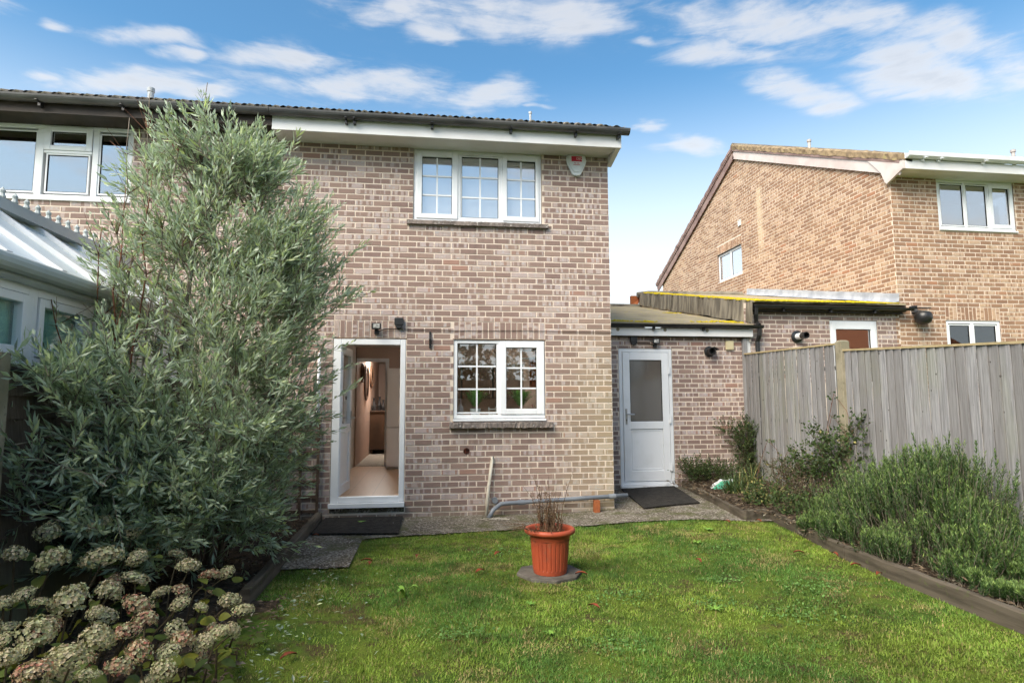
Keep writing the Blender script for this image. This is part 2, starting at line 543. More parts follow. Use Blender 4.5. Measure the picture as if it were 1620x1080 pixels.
def leaf_material(name, cols, trans=0.3, rough=0.45, spec=0.4):
    """attribute lc: x = hue pick, y = value jitter, z = age"""
    m, nt = newmat(name)
    a = N(nt, 'ShaderNodeAttribute', attribute_name='lc').outputs['Vector']
    x, y, z = N(nt, 'ShaderNodeSeparateXYZ', {0: a}).outputs
    c = MIXC(nt, x, cols[0], cols[1])
    c = MIXC(nt, z, c, cols[2])
    val = MATH(nt, 'MULTIPLY_ADD', y, 0.9, 0.55)
    c = MIXC(nt, 1.0, c, N(nt, 'ShaderNodeCombineXYZ', {0: val, 1: val, 2: val}).outputs[0], 'MULTIPLY')
    finish(nt, c, rough, spec, trans=trans)
    return m


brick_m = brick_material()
mortar_m = mortar_material()
reveal_m = reveal_material()
glass_m = glass_material('window_glass', 0.16)
sky_glass_m = glass_material('coated_glass', 0.46, (0.42, 0.46, 0.5))
dark_glass_m = glass_material('kitchen_glass', 0.10, (0.5, 0.52, 0.52))
clear_glass_m = glass_material('conservatory_glass', 0.05, (0.97, 0.99, 0.98))
gable_glass_m = glass_material('landing_glass', 0.75, (0.8, 0.8, 0.8))
blind_glass_m = glass_material('bedroom_glass', 0.33, (0.97, 0.98, 0.99))
upvc_m = plain('white_upvc', (0.80, 0.82, 0.85), (0.68, 0.70, 0.71), 3.5, 0.32, 0.5, sc=(1, 1, 0.7), lo=0.45, hi=0.85, detail=8)
fascia_m = plain('fascia_white', (0.80, 0.80, 0.81), (0.72, 0.71, 0.70), 1.6, 0.4, 0.45, sc=(1, 1, 3))
soffit_m = plain('soffit_white', (0.72, 0.71, 0.68), (0.62, 0.60, 0.56), 1.2, 0.5, 0.3)
brown_m = plain('brown_paint', (0.022, 0.016, 0.013), (0.045, 0.033, 0.026), 4, 0.6, 0.35, 0.2, 30)
black_m = plain('black_plastic', (0.012, 0.012, 0.013), (0.022, 0.022, 0.023), 5, 0.35, 0.5)
gutter_m = plain('grey_black_gutter', (0.055, 0.055, 0.058), (0.10, 0.10, 0.10), 2.5, 0.4, 0.5, sc=(1, 1, 4))
rubber_m = plain('black_seal', (0.008, 0.008, 0.008), None, 5, 0.7, 0.2)
tile_m = plain('roof_tile', (0.16, 0.135, 0.115), (0.26, 0.23, 0.18), 5, 0.9, 0.15, 0.5, 60, speck=(25, 0.6, (0.30, 0.30, 0.19)))
verge_m = plain('verge_mortar', (0.36, 0.27, 0.17), (0.20, 0.15, 0.10), 7, 0.95, 0.1, 0.7, 40, speck=(13, 0.5, (0.34, 0.33, 0.12)))
barge_m = plain('barge_board', (0.66, 0.60, 0.58), (0.56, 0.47, 0.45), 2, 0.5, 0.3)
bargebrown_m = plain('barge_board_brown_shade', (0.20, 0.13, 0.12), (0.30, 0.21, 0.19), 3, 0.6, 0.3)
sill_m = plain('sill_concrete', (0.24, 0.20, 0.18), (0.14, 0.12, 0.11), 9, 0.9, 0.2, 0.8, 70, speck=(45, 0.8, (0.55, 0.53, 0.50)))
lead_m = plain('lead_flashing', (0.30, 0.32, 0.36), (0.44, 0.46, 0.50), 5, 0.5, 0.4, 0.5, 12)
felt_m = plain('roof_felt', (0.44, 0.37, 0.25), (0.34, 0.29, 0.20), 2.2, 0.95, 0.1, 0.8, 90, sc=(1, 1, 1), speck=(9, 0.75, (0.50, 0.44, 0.08)))
feltdark_m = plain('felt_upstand', (0.12, 0.108, 0.09), (0.27, 0.245, 0.20), 3.5, 0.8, 0.3, 0.6, 30, sc=(1, 3.0, 0.5))
def concrete_material():
    m, nt = newmat('concrete')
    P = pos(nt)
    c = MIXC(nt, SMOOTH(nt, noise(nt, P, 2.6, 5), 0.35, 0.68), (0.105, 0.088, 0.066, 1), (0.195, 0.172, 0.138, 1))
    vo = N(nt, 'ShaderNodeTexVoronoi', {'Vector': P, 'Scale': 62.0})
    peb = N(nt, 'ShaderNodeSeparateXYZ', {0: vo.outputs['Color']}).outputs[0]
    c = MIXC(nt, SMOOTH(nt, peb, 0.62, 0.97), c, (0.36, 0.33, 0.28, 1))
    c = MIXC(nt, SMOOTH(nt, peb, 0.30, 0.05), c, (0.075, 0.062, 0.05, 1))
    c = MIXC(nt, MATH(nt, 'MULTIPLY', SMOOTH(nt, noise(nt, P, 3.6, 6, 0.65), 0.46, 0.66), 0.8), c, (0.085, 0.088, 0.032, 1))
    finish(nt, c, 0.92, 0.2, vo.outputs['Distance'], 0.7, 0.012)
    return m


concrete_m = concrete_material()
post_m = plain('post_concrete', (0.30, 0.27, 0.20), (0.22, 0.20, 0.14), 5, 0.9, 0.15, 0.7, 70, speck=(30, 0.5, (0.13, 0.12, 0.08)))
soil_m = plain('soil', (0.035, 0.026, 0.019), (0.075, 0.056, 0.040), 12, 0.95, 0.1, 1.0, 45, speck=(40, 0.6, (0.15, 0.11, 0.07)))
terr_m = plain('terracotta_plastic', (0.36, 0.070, 0.030), (0.27, 0.055, 0.028), 7, 0.5, 0.35, 0.15, 40, lo=0.4, hi=0.75, detail=8, speck=(16, 0.35, (0.20, 0.10, 0.06)))
plaster_m = plain('plaster', (0.66, 0.63, 0.58), (0.62, 0.59, 0.54), 1.0, 0.85, 0.1)
peach_m = plain('peach_wall', (0.50, 0.38, 0.31), (0.47, 0.355, 0.29), 1.0, 0.85, 0.1)
carpet_m = plain('carpet', (0.34, 0.30, 0.25), (0.26, 0.23, 0.19), 30, 0.98, 0.05, 0.4, 90)
fridge_m = plain('fridge_white', (0.86, 0.87, 0.88), (0.83, 0.84, 0.85), 1.0, 0.35, 0.4)
darkwood_m = plain('dark_wood', (0.060, 0.032, 0.018), (0.105, 0.055, 0.030), 3, 0.45, 0.4, 0.1, 40, sc=(1, 1, 0.12))
silver_m = plain('brushed_metal', (0.62, 0.62, 0.63), None, 5, 0.28, 0.5, metal=1.0)
mirror_m = plain('mirror_silver', (0.85, 0.85, 0.85), (0.85, 0.85, 0.85), 1, 0.03, 0.5, metal=1.0)
mat_m = plain('rubber_mat', (0.020, 0.019, 0.018), (0.036, 0.033, 0.030), 14, 0.9, 0.15, 0.9, 150, speck=(60, 0.25, (0.12, 0.11, 0.08)))
greypipe_m = plain('grey_pipe', (0.135, 0.155, 0.185), (0.20, 0.22, 0.245), 6, 0.42, 0.4, sc=(0.6, 1, 1))
creampipe_m = plain('cream_pipe', (0.62, 0.58, 0.50), (0.52, 0.48, 0.40), 6, 0.45, 0.4)
cream_m = plain('cream_plastic', (0.62, 0.54, 0.34), (0.56, 0.48, 0.30), 6, 0.5, 0.3)
red_m = plain('red_print', (0.52, 0.012, 0.045), (0.46, 0.01, 0.04), 6, 0.4, 0.4)
whiteprint_m = plain('white_print', (0.8, 0.8, 0.8), None, 6, 0.4, 0.4)
alarm_m = plain('alarm_plastic', (0.70, 0.73, 0.74), (0.60, 0.64, 0.65), 6, 0.3, 0.5)
moss_m = plain('moss', (0.42, 0.34, 0.018), (0.60, 0.45, 0.022), 9, 0.98, 0.05, 1.0, 70, speck=(14, 0.8, (0.10, 0.13, 0.02)))
timber_m = plain('edging_timber', (0.065, 0.055, 0.042), (0.125, 0.105, 0.082), 3, 0.9, 0.15, 0.7, 60, sc=(3, 0.6, 6), speck=(18, 0.5, (0.10, 0.12, 0.045)))
redbrick_m = plain('orange_brick', (0.36, 0.12, 0.045), (0.28, 0.09, 0.04), 20, 0.9, 0.15, 0.5, 60)
orange_m = plain('orange_reflection', (0.55, 0.16, 0.05), (0.47, 0.13, 0.04), 12, 0.9, 0.1, 0.3, 60)
teal_m = plain('teal_blind', (0.26, 0.52, 0.48), (0.22, 0.46, 0.43), 1.2, 0.7, 0.2)
poly_m = plain('polycarbonate', (0.68, 0.75, 0.79), (0.60, 0.68, 0.73), 2.0, 0.35, 0.5)
bark_m = plain('olive_bark', (0.13, 0.11, 0.085), (0.22, 0.19, 0.15), 20, 0.9, 0.15, 0.8, 60, sc=(1, 1, 0.3))
redstem_m = plain('red_brown_stem', (0.17, 0.075, 0.042), (0.11, 0.052, 0.032), 20, 0.75, 0.2, 0.4, 60)
straw_m = plain('dry_stem', (0.17, 0.105, 0.062), (0.075, 0.045, 0.028), 30, 0.85, 0.15)
dstem_m = plain('dark_stem', (0.055, 0.042, 0.026), (0.085, 0.07, 0.04), 30, 0.85, 0.15)
fence_m = wood_fence_material('weathered_fence', (0.215, 0.215, 0.225, 1), (0.410, 0.410, 0.425, 1), (0.170, 0.160, 0.154, 1))
capping_m = plain('fence_capping', (0.42, 0.34, 0.20), (0.33, 0.27, 0.15), 8, 0.85, 0.15, 0.4, 60)
darkfence_m = wood_fence_material('dark_fence', (0.085, 0.066, 0.052, 1), (0.145, 0.114, 0.09, 1), (0.065, 0.052, 0.044, 1), 0.2)
trellis_m = plain('trellis_wood', (0.075, 0.052, 0.038), (0.12, 0.085, 0.062), 10, 0.85, 0.15, 0.4, 60)


def laminate_material():
    m, nt = newmat('laminate_floor')
    P = pos(nt)
    x, y, z = N(nt, 'ShaderNodeSeparateXYZ', {0: P}).outputs
    g = noise(nt, stretch(nt, P, (14, 1.5, 1)), 3, 5)
    col = MIXC(nt, g, (0.42, 0.24, 0.12, 1), (0.54, 0.34, 0.19, 1))
    kx = MATH(nt, 'FRACT', MATH(nt, 'MULTIPLY', MATH(nt, 'ADD', x, 9.0), 1 / 0.33))
    ky = MATH(nt, 'FRACT', MATH(nt, 'MULTIPLY', MATH(nt, 'ADD', y, 9.1), 1 / 0.66))
    j = MATH(nt, 'MAXIMUM', MATH(nt, 'LESS_THAN', kx, 0.022), MATH(nt, 'LESS_THAN', ky, 0.011))
    finish(nt, MIXC(nt, MATH(nt, 'MULTIPLY', j, 0.6), col, (0.16, 0.085, 0.045, 1)), 0.35, 0.4)
    return m


def frosted_material():
    m, nt = newmat('frosted_glass')
    P = pos(nt)
    gl = N(nt, 'ShaderNodeBsdfGlossy', {0: (0.95, 0.97, 1, 1), 1: 0.10})
    df = N(nt, 'ShaderNodeBsdfDiffuse', {0: (0.16, 0.15, 0.14, 1)})
    tr = N(nt, 'ShaderNodeBsdfTranslucent', {0: (0.25, 0.24, 0.23, 1)})
    a = N(nt, 'ShaderNodeMixShader', {0: 0.4, 1: df.outputs[0], 2: tr.outputs[0]})
    b = N(nt, 'ShaderNodeMixShader', {0: 0.16, 1: a.outputs[0], 2: gl.outputs[0]})
    N(nt, 'ShaderNodeOutputMaterial', {0: b.outputs[0]})
    return m


def lawn_material():
    m, nt = newmat('lawn_ground')
    P = pos(nt)
    c = MIXC(nt, SMOOTH(nt, noise(nt, P, 1.6, 5), 0.35, 0.65), (0.070, 0.125, 0.022, 1), (0.150, 0.200, 0.030, 1))
    c = MIXC(nt, SMOOTH(nt, noise(nt, P, 5.0, 5), 0.50, 0.68), c, (0.10, 0.078, 0.035, 1))
    c = MIXC(nt, 0.7, c, MIXC(nt, noise(nt, P, 90, 3, 0.7), (0.3, 0.3, 0.3, 1), (1.5, 1.5, 1.5, 1)), 'MULTIPLY')
    finish(nt, c, 0.95, 0.1, noise(nt, P, 70, 4, 0.7), 1.0, 0.02)
    return m


floor_m = laminate_material()
frost_m = frosted_material()
lawn_m = lawn_material()
olive_m = leaf_material('olive_leaf', [(0.215, 0.290, 0.185, 1), (0.480, 0.560, 0.445, 1), (0.46, 0.53, 0.26, 1)], 0.40, 0.38, 0.55)
rose_m = leaf_material('rosemary_leaf', [(0.028, 0.064, 0.020, 1), (0.085, 0.155, 0.042, 1), (0.32, 0.44, 0.12, 1)], 0.12, 0.5, 0.3)
grass_m = leaf_material('grass_blade', [(0.105, 0.210, 0.045, 1), (0.255, 0.350, 0.060, 1), (0.40, 0.30, 0.15, 1)], 0.4, 0.6, 0.2)
hyl_m = leaf_material('hydrangea_leaf', [(0.035, 0.062, 0.016, 1), (0.09, 0.125, 0.028, 1), (0.24, 0.24, 0.03, 1)], 0.2, 0.55, 0.3)
hyf_m = leaf_material('hydrangea_petal', [(0.42, 0.45, 0.25, 1), (0.52, 0.43, 0.31, 1), (0.46, 0.17, 0.14, 1)], 0.25, 0.8, 0.15)
clover_m = leaf_material('clover_leaf', [(0.10, 0.20, 0.05, 1), (0.20, 0.34, 0.10, 1), (0.2, 0.3, 0.1, 1)], 0.3, 0.6, 0.25)
bed_m = leaf_material('bed_leaf', [(0.035, 0.060, 0.022, 1), (0.075, 0.125, 0.035, 1), (0.30, 0.27, 0.10, 1)], 0.25, 0.5, 0.35)
litter_m = leaf_material('leaf_litter', [(0.070, 0.048, 0.032, 1), (0.165, 0.125, 0.085, 1), (0.30, 0.28, 0.22, 1)], 0.15, 0.8, 0.2)
fallen_m = plain('fallen_leaf', (0.24, 0.055, 0.022), (0.12, 0.035, 0.018), 40, 0.7, 0.25)
weed_m = plain('weed_leaf', (0.19, 0.33, 0.05), (0.12, 0.25, 0.04), 15, 0.6, 0.3)
fern_m = plain('house_plant_leaf', (0.22, 0.46, 0.09), (0.14, 0.32, 0.06), 15, 0.5, 0.3)


# ------------------------------------------------------------------ ground height
def gz(x, y):
    return -0.10 + 0.08 * sstep(1.6, 3.6, x) * sstep(-4.5, -1.0, y)


def height_sheet(name, x0, x1, y0, y1, nx, ny, zf, mat, inside=None, kind='structure', warp=None):
    xs = np.linspace(x0, x1, nx + 1)
    ys = np.linspace(y0, y1, ny + 1)
    GX, GY = np.meshgrid(xs, ys)
    V = np.stack([GX.ravel(), GY.ravel(), zf(GX, GY).ravel()], 1)
    i = np.arange(nx)[None, :] + np.arange(ny)[:, None] * (nx + 1)
    F = np.stack([i, i + 1, i + nx + 2, i + nx + 1], -1).reshape(-1, 4)
    if inside is not None:
        cx = V[F].mean(1)
        F = F[inside(cx[:, 0], cx[:, 1])]
    o = link(name, mk_mesh(name, V, F, smooth=True), mat)
    return setp(o, kind=kind)


def path_edge(x):
    """front edge (y) of the concrete path"""
    return np.interp(x, [-1.4, -0.70, -0.66, -0.25, 1.0, 2.3, 3.0, 3.6], [-1.42, -1.42, -1.15, -1.08, -0.92, -0.84, -0.98, -1.30])


big = MB()
big.box(-150, 150, -150, 150, -1.2, -0.30)
setp(big.build('ground', lawn_m), kind='structure')
height_sheet('lawn', -3.2, 6.2, -11, 0.6, 150, 150, lambda x, y: gz(x, y) + 0.012 * (fbm(x * 1.3, y * 1.3, 3) - 0.5), lawn_m)


def patio_inside(x, y):
    return (y > path_edge(x) + 0.03 * (vnoise(x * 7, y * 7, 5) - 0.5)) & (x > -1.30) | ((x > -1.27) & (x < -0.67) & (y > -2.27 + 0.02 * vnoise(x * 9, x, 4)) & (y < -1.36) & ~((y < -1.40) & (y > -1.425)))


height_sheet('concrete_path', -1.32, 4.1, -2.3, 1.52, 220, 160, lambda x, y: gz(x, y) + 0.014 + 0.004 * fbm(x * 5, y * 5, 8), concrete_m, patio_inside)
height_sheet('flower_bed_soil', 3.5, 5.25, -9, 1.5, 50, 160, lambda x, y: gz(x, y) + 0.045 + 0.07 * fbm(x * 4, y * 4, 12) + 0.05 * sstep(3.6, 4.6, x), soil_m,
             lambda x, y: x > np.interp(y, [-9, -4.4, -2.7, -1.1, -1.0, 1.5], [3.66, 3.66, 3.69, 3.88, 3.60, 3.97]))
height_sheet('shrub_bed_soil', -2.6, -0.85, -9, 0.0, 50, 140, lambda x, y: gz(x, y) - 0.01 + 0.07 * fbm(x * 4, y * 4, 22) - 0.055 * sstep(-1.5, -1.02, x) * sstep(-3.0, -3.4, y), soil_m,
             lambda x, y: x < np.where(y > -3.1, -1.30, -1.06 + 0.16 * (fbm(y * 3, x * 3, 2) - 0.5) + 0.25 * sstep(-5.2, -7, y)))


# ------------------------------------------------------------------ brickwork
def brick_rects(u0, u1, z0, z1, zbase, holes, ustart=0.0, keep=None):
    L, H, J = 0.225, 0.075, 0.0125
    out = []
    k0 = int(math.floor((z0 - zbase) / H))
    k1 = int(math.ceil((z1 - zbase) / H))
    for k in range(k0, k1):
        za, zb = zbase + k * H + J / 2, zbase + (k + 1) * H - J / 2
        za2, zb2 = max(za, z0), min(zb, z1)
        if zb2 - za2 < 0.02:
            continue
        off = ustart + (k % 2) * L / 2
        i0 = int(math.floor((u0 - off) / L)) - 1
        i1 = int(math.ceil((u1 - off) / L)) + 1
        for i in range(i0, i1):
            a, b = off + i * L + J / 2, off + (i + 1) * L - J / 2
            ps = [(max(a, u0), min(b, u1), za2, zb2)]
            for (ha, hb, hc, hd) in holes:
                nx = []
                for (pa, pb, pc, pd) in ps:
                    if pb <= ha or pa >= hb or pd <= hc or pc >= hd:
                        nx.append((pa, pb, pc, pd))
                        continue
                    zm = (pc + pd) / 2
                    if hc < zm < hd:
                        nx.append((pa, min(pb, ha - 0.004), pc, pd))
                        nx.append((max(pa, hb + 0.004), pb, pc, pd))
                    elif zm <= hc:
                        nx.append((pa, pb, pc, min(pd, hc - 0.003)))
                    else:
                        nx.append((pa, pb, max(pc, hd + 0.003), pd))
                ps = nx
            for p in ps:
                if p[1] - p[0] > 0.03 and p[3] - p[2] > 0.018 and (keep is None or keep((p[0] + p[1]) / 2, (p[2] + p[3]) / 2)):
                    out.append((*p, a, za, False))
    return out


def soldier_rects(u0, u1, z0, z1):
    n = max(1, round((u1 - u0) / 0.075))
    w = (u1 - u0) / n
    return [(u0 + i * w + 0.005, u0 + (i + 1) * w - 0.005, z0 + 0.004, z1 - 0.004, u0 + i * w, z0, True) for i in range(n)]


BRICK_VARIANTS = None


def brick_variants():
    global BRICK_VARIANTS
    if BRICK_VARIANTS is None:
        BRICK_VARIANTS = []
        r = np.random.default_rng(99)
        for i in range(40):
            V, A, B = brick_geo(np.array([[-0.10625, 0.10625, -0.03125, 0.03125, -0.10625, -0.03125, 0]]), r)
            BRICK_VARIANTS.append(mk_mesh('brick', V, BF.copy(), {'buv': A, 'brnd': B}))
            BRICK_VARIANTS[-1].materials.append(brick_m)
    return BRICK_VARIANTS


BF = np.array([[4, 5, 6, 7], [0, 1, 5, 4], [1, 2, 6, 5], [2, 3, 7, 6], [3, 0, 4, 7]])


def brick_geo(Rr, r):
    """local frame: x along the wall, -y out of the wall, z up; mortar plane at y=0"""
    n = len(Rr)
    a, b, c, d, ou, oz, so = [Rr[:, i] for i in range(7)]
    h = 0.0028 + r.random(n) * 0.003
    i_ = 0.0025
    V = np.zeros((n, 8, 3))
    for k, (uu, zz) in enumerate(((a, c), (b, c), (b, d), (a, d))):
        V[:, k, 0] = uu
        V[:, k, 2] = zz
        V[:, k, 1] = 0.004
        V[:, k + 4, 0] = uu + (i_ if k in (0, 3) else -i_) + r.normal(0, 0.0011, n)
        V[:, k + 4, 2] = zz + (i_ if k in (0, 1) else -i_) + r.normal(0, 0.0011, n)
        V[:, k + 4, 1] = -h
    A = np.zeros((n, 8, 3))
    u = V[:, :, 0] - ou[:, None]
    v = V[:, :, 2] - oz[:, None]
    s = so[:, None] > 0.5
    A[:, :, 0] = np.where(s, v, u)
    A[:, :, 1] = np.where(s, u, v)
    B = np.repeat(r.random((n, 1, 3)), 8, 1)
    return V.reshape(-1, 3), A.reshape(-1, 3), B.reshape(-1, 3)


def lay_bricks(root, rects, O, rot, seed, n_single=300, vis=None):
    r = np.random.default_rng(seed)
    Rr = np.array([[*x[:6], 1.0 if x[6] else 0.0] for x in rects])
    ca, sa = math.cos(rot), math.sin(rot)
    cu, cz = (Rr[:, 0] + Rr[:, 1]) / 2, (Rr[:, 2] + Rr[:, 3]) / 2
    wx, wy = O[0] + cu * ca, O[1] + cu * sa
    nx_, ny_ = sa, -ca
    dx, dy, dz = wx - CAM[0], wy - CAM[1], cz - CAM[2]
    dist = np.sqrt(dx * dx + dy * dy + dz * dz)
    cosf = -(dx * nx_ + dy * ny_) / dist
    score = cosf / dist ** 2
    full = (np.abs(Rr[:, 1] - Rr[:, 0] - 0.2125) < 0.001) & (np.abs(Rr[:, 3] - Rr[:, 2] - 0.0625) < 0.001)
    ok = full & (cosf > 0)
    if vis is not None:
        ok &= vis(cu, cz)
    idx = np.where(ok)[0]
    idx = idx[np.argsort(-score[idx])][:n_single]
    single = np.zeros(len(Rr), bool)
    single[idx] = True
    variants = brick_variants()
    L = Vector(root.location)
    for i in idx:
        o = bpy.data.objects.new('brick', variants[int(r.integers(len(variants)))])
        C.objects.link(o)
        o.parent = root
        o.location = Vector((wx[i], wy[i], cz[i])) - L
        o.rotation_euler = (0, 0, rot)
    rest = Rr[~single]
    if len(rest):
        V, A, B = brick_geo(rest, r)
        W = V.copy()
        W[:, 0] = O[0] + V[:, 0] * ca - V[:, 1] * sa
        W[:, 1] = O[1] + V[:, 0] * sa + V[:, 1] * ca
        F = (np.arange(len(rest))[:, None, None] * 8 + BF[None]).reshape(-1, 4)
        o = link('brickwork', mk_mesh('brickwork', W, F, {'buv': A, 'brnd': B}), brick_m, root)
        setp(o, kind='stuff')


def wall_sheet(root, name, O, rot, u0, u1, z0, z1, holes, mat, gable=None, depth=0.0, reveal=0.28, rmat=None):
    """flat wall sheet with rectangular openings, plus the returns of the openings"""
    us = sorted({u0, u1, *[h for hh in holes for h in hh[:2]]})
    zs = sorted({z0, z1, *[h for hh in holes for h in hh[2:4]]})
    us = [u for u in us if u0 <= u <= u1]
    zs = [z for z in zs if z0 <= z <= z1]
    xf = Matrix.Translation((O[0], O[1], 0)) @ Matrix.Rotation(rot, 4, 'Z')
    b = MB(xf)
    for i in range(len(us) - 1):
        for j in range(len(zs) - 1):
            um, zm = (us[i] + us[i + 1]) / 2, (zs[j] + zs[j + 1]) / 2
            if any(h[0] < um < h[1] and h[2] < zm < h[3] for h in holes):
                continue
            b.add([(us[i], depth, zs[j]), (us[i + 1], depth, zs[j]), (us[i + 1], depth, zs[j + 1]), (us[i], depth, zs[j + 1])], [(0, 1, 2, 3)])
    if gable:
        b.add([(p[0], depth, p[1]) for p in gable], [tuple(range(len(gable)))])
    o = b.build(name, mat, root)
    if reveal:
        for h in holes:
            r = MB(xf)
            y0, y1 = depth, depth + reveal
            r.add([(h[0], y0, h[2]), (h[0], y1, h[2]), (h[0], y1, h[3]), (h[0], y0, h[3])], [(0, 1, 2, 3)])
            r.add([(h[1], y0, h[2]), (h[1], y1, h[2]), (h[1], y1, h[3]), (h[1], y0, h[3])], [(3, 2, 1, 0)])
            r.add([(h[0], y0, h[3]), (h[0], y1, h[3]), (h[1], y1, h[3]), (h[1], y0, h[3])], [(0, 1, 2, 3)])
            r.add([(h[0], y0, h[2]), (h[0], y1, h[2]), (h[1], y1, h[2]), (h[1], y0, h[2])], [(3, 2, 1, 0)])
            r.build('opening_reveal', rmat or reveal_m, root)
    return o


# ------------------------------------------------------------------ windows
def make_window(root, x0, x1, z0, z1, yf, lights, glass, xf=None, dep=0.07, bars=None, cill=None, seal=True):
    """lights: (gx0,gx1,gz0,gz1, sash) ; sash = None or (sx0,sx1,sz0,sz1)"""
    f = MB(xf)
    xs = [x0]
    # outer frame and mullions, cut so that every glazed opening stays open
    f.frame(x0, x1, z0, z1, 0.045, 0.045, 0.045, 0.045, yf, yf + dep)
    for m0, m1, a, b in (bars or {}).get('mullions', []):
        f.box(m0, m1, yf + 0.001, yf + dep - 0.001, a, b)
    w = f.build('window', upvc_m, root, bevel=0.004)
    for (gx0, gx1, gz0, gz1, sash) in lights:
        if sash:
            s = MB(xf)
            sx0, sx1, sz0, sz1 = sash
            s.frame(sx0, sx1, sz0, sz1, gx0 - sx0, sx1 - gx1, gz0 - sz0, sz1 - gz1, yf - 0.014, yf + 0.045)
            s.build('casement', upvc_m, w, bevel=0.006)
        else:
            s = MB(xf)
            e = 0.02
            s.frame(gx0 - e, gx1 + e, gz0 - e, gz1 + e, e, e, e, e, yf + 0.012, yf + 0.05)
            s.build('glazing_bead', upvc_m, w, bevel=0.003)
        g = MB(xf)
        g.frame(gx0, gx1, gz0, gz1, 0.006, 0.006, 0.006, 0.006, yf + 0.016, yf + 0.044)
        g.build('gasket', rubber_m, w)
        p = MB(xf)
        p.box(gx0 + 0.001, gx1 - 0.001, yf + 0.026, yf + 0.034, gz0 + 0.001, gz1 - 0.001)
        p.build('pane', glass, w)
        if bars and bars.get('grid'):
            nc, nr = bars['grid']
            for c in range(1, nc):
                x = gx0 + (gx1 - gx0) * c / nc
                b = MB(xf)
                b.box(x - 0.010, x + 0.010, yf + 0.018, yf + 0.0255, gz0 + 0.006, gz1 - 0.006)
                b.build('glazing_bar', upvc_m, w)
            for c in range(1, nr):
                z = gz0 + (gz1 - gz0) * c / nr
                b = MB(xf)
                b.box(gx0 + 0.006, gx1 - 0.006, yf + 0.0165, yf + 0.0252, z - 0.010, z + 0.010)
                b.build('glazing_bar', upvc_m, w)
    if cill:
        c = MB(xf)
        c.prism([(-0.045, 0), (0.05, 0), (0.05, 0.04), (0.0, 0.032), (-0.045, 0.012)], 0, 1)
        V = np.array(c.v)
        c2 = MB(xf)
        a, b = cill[0], cill[1]
        c2.add([(a, yf - 0.045, z0 - 0.035), (b, yf - 0.045, z0 - 0.035), (b, yf + dep, z0 - 0.035), (a, yf + dep, z0 - 0.035),
                (a, yf - 0.045, z0 - 0.012), (b, yf - 0.045, z0 - 0.012), (b, yf + dep, z0 - 0.001), (a, yf + dep, z0 - 0.001)],
               [(0, 3, 2, 1), (4, 5, 6, 7), (0, 1, 5, 4), (1, 2, 6, 5), (2, 3, 7, 6), (3, 0, 4, 7)])
        c2.build('window_sill', upvc_m, w, bevel=0.003)
    return w


def rough_bar(name, x0, x1, y0, y1, z0, z1, mat, parent, seed, amp=0.004):
    n = 60
    r = np.random.default_rng(seed)
    prof = [(y0, z0), (y0, z1 - 0.012), (y0 + 0.012, z1 - 0.004), (y1, z1 + 0.004), (y1, z0)]
    V, F = [], []
    for i in range(n + 1):
        x = x0 + (x1 - x0) * i / n
        for (y, z) in prof:
            V.append((x, y + r.normal(0, amp * 0.5), z + r.normal(0, amp * 0.5)))
    k = len(prof)
    for i in range(n):
        for j in range(k):
            a, b = i * k + j, i * k + (j + 1) % k
            F.append((a, a + k, b + k, b))
    F.append(tuple(range(k)))
    F.append(tuple(reversed(range(n * k, (n + 1) * k))))
    return link(name, mk_mesh(name, V, F), mat, parent)


# ------------------------------------------------------------------ roof sheets
def tiled_roof(parent, x0, x1, ye, ze, yr, zr, mat, name='roof', pitch_x=0.15):
    """corrugated concrete tile slope from eave (ye,ze) to ridge (yr,zr)"""
    ln = math.hypot(yr - ye, zr - ze)
    rows = int(ln / 0.33)
    nx = int((x1 - x0) / pitch_x * 6)
    xs = np.linspace(x0, x1, nx + 1)
    ph = (xs - x0) / pitch_x * 2 * np.pi
    wave = 0.016 * np.maximum(np.cos(ph), -0.45)
    nrm = np.array([-(zr - ze), (yr - ye)]) / ln * np.sign(yr - ye)
    V, F = [], []
    t = np.linspace(0, 1, rows + 1)
    for i in range(rows):
        for tt, lift in ((t[i], 0.024), (t[i + 1], 0.0)):
            y = ye + (yr - ye) * tt + nrm[0] * (wave + lift)
            z = ze + (zr - ze) * tt + nrm[1] * (wave + lift)
            V.append(np.stack([xs, np.broadcast_to(y, xs.shape), np.broadcast_to(z, xs.shape)], 1))
    V = np.concatenate(V)
    n1 = nx + 1
    for i in range(rows * 2 - 1):
        a = i * n1 + np.arange(nx)
        F.append(np.stack([a, a + 1, a + n1 + 1, a + n1], 1))
    return link(name, mk_mesh(name, V, np.concatenate(F), smooth=False), mat, parent)


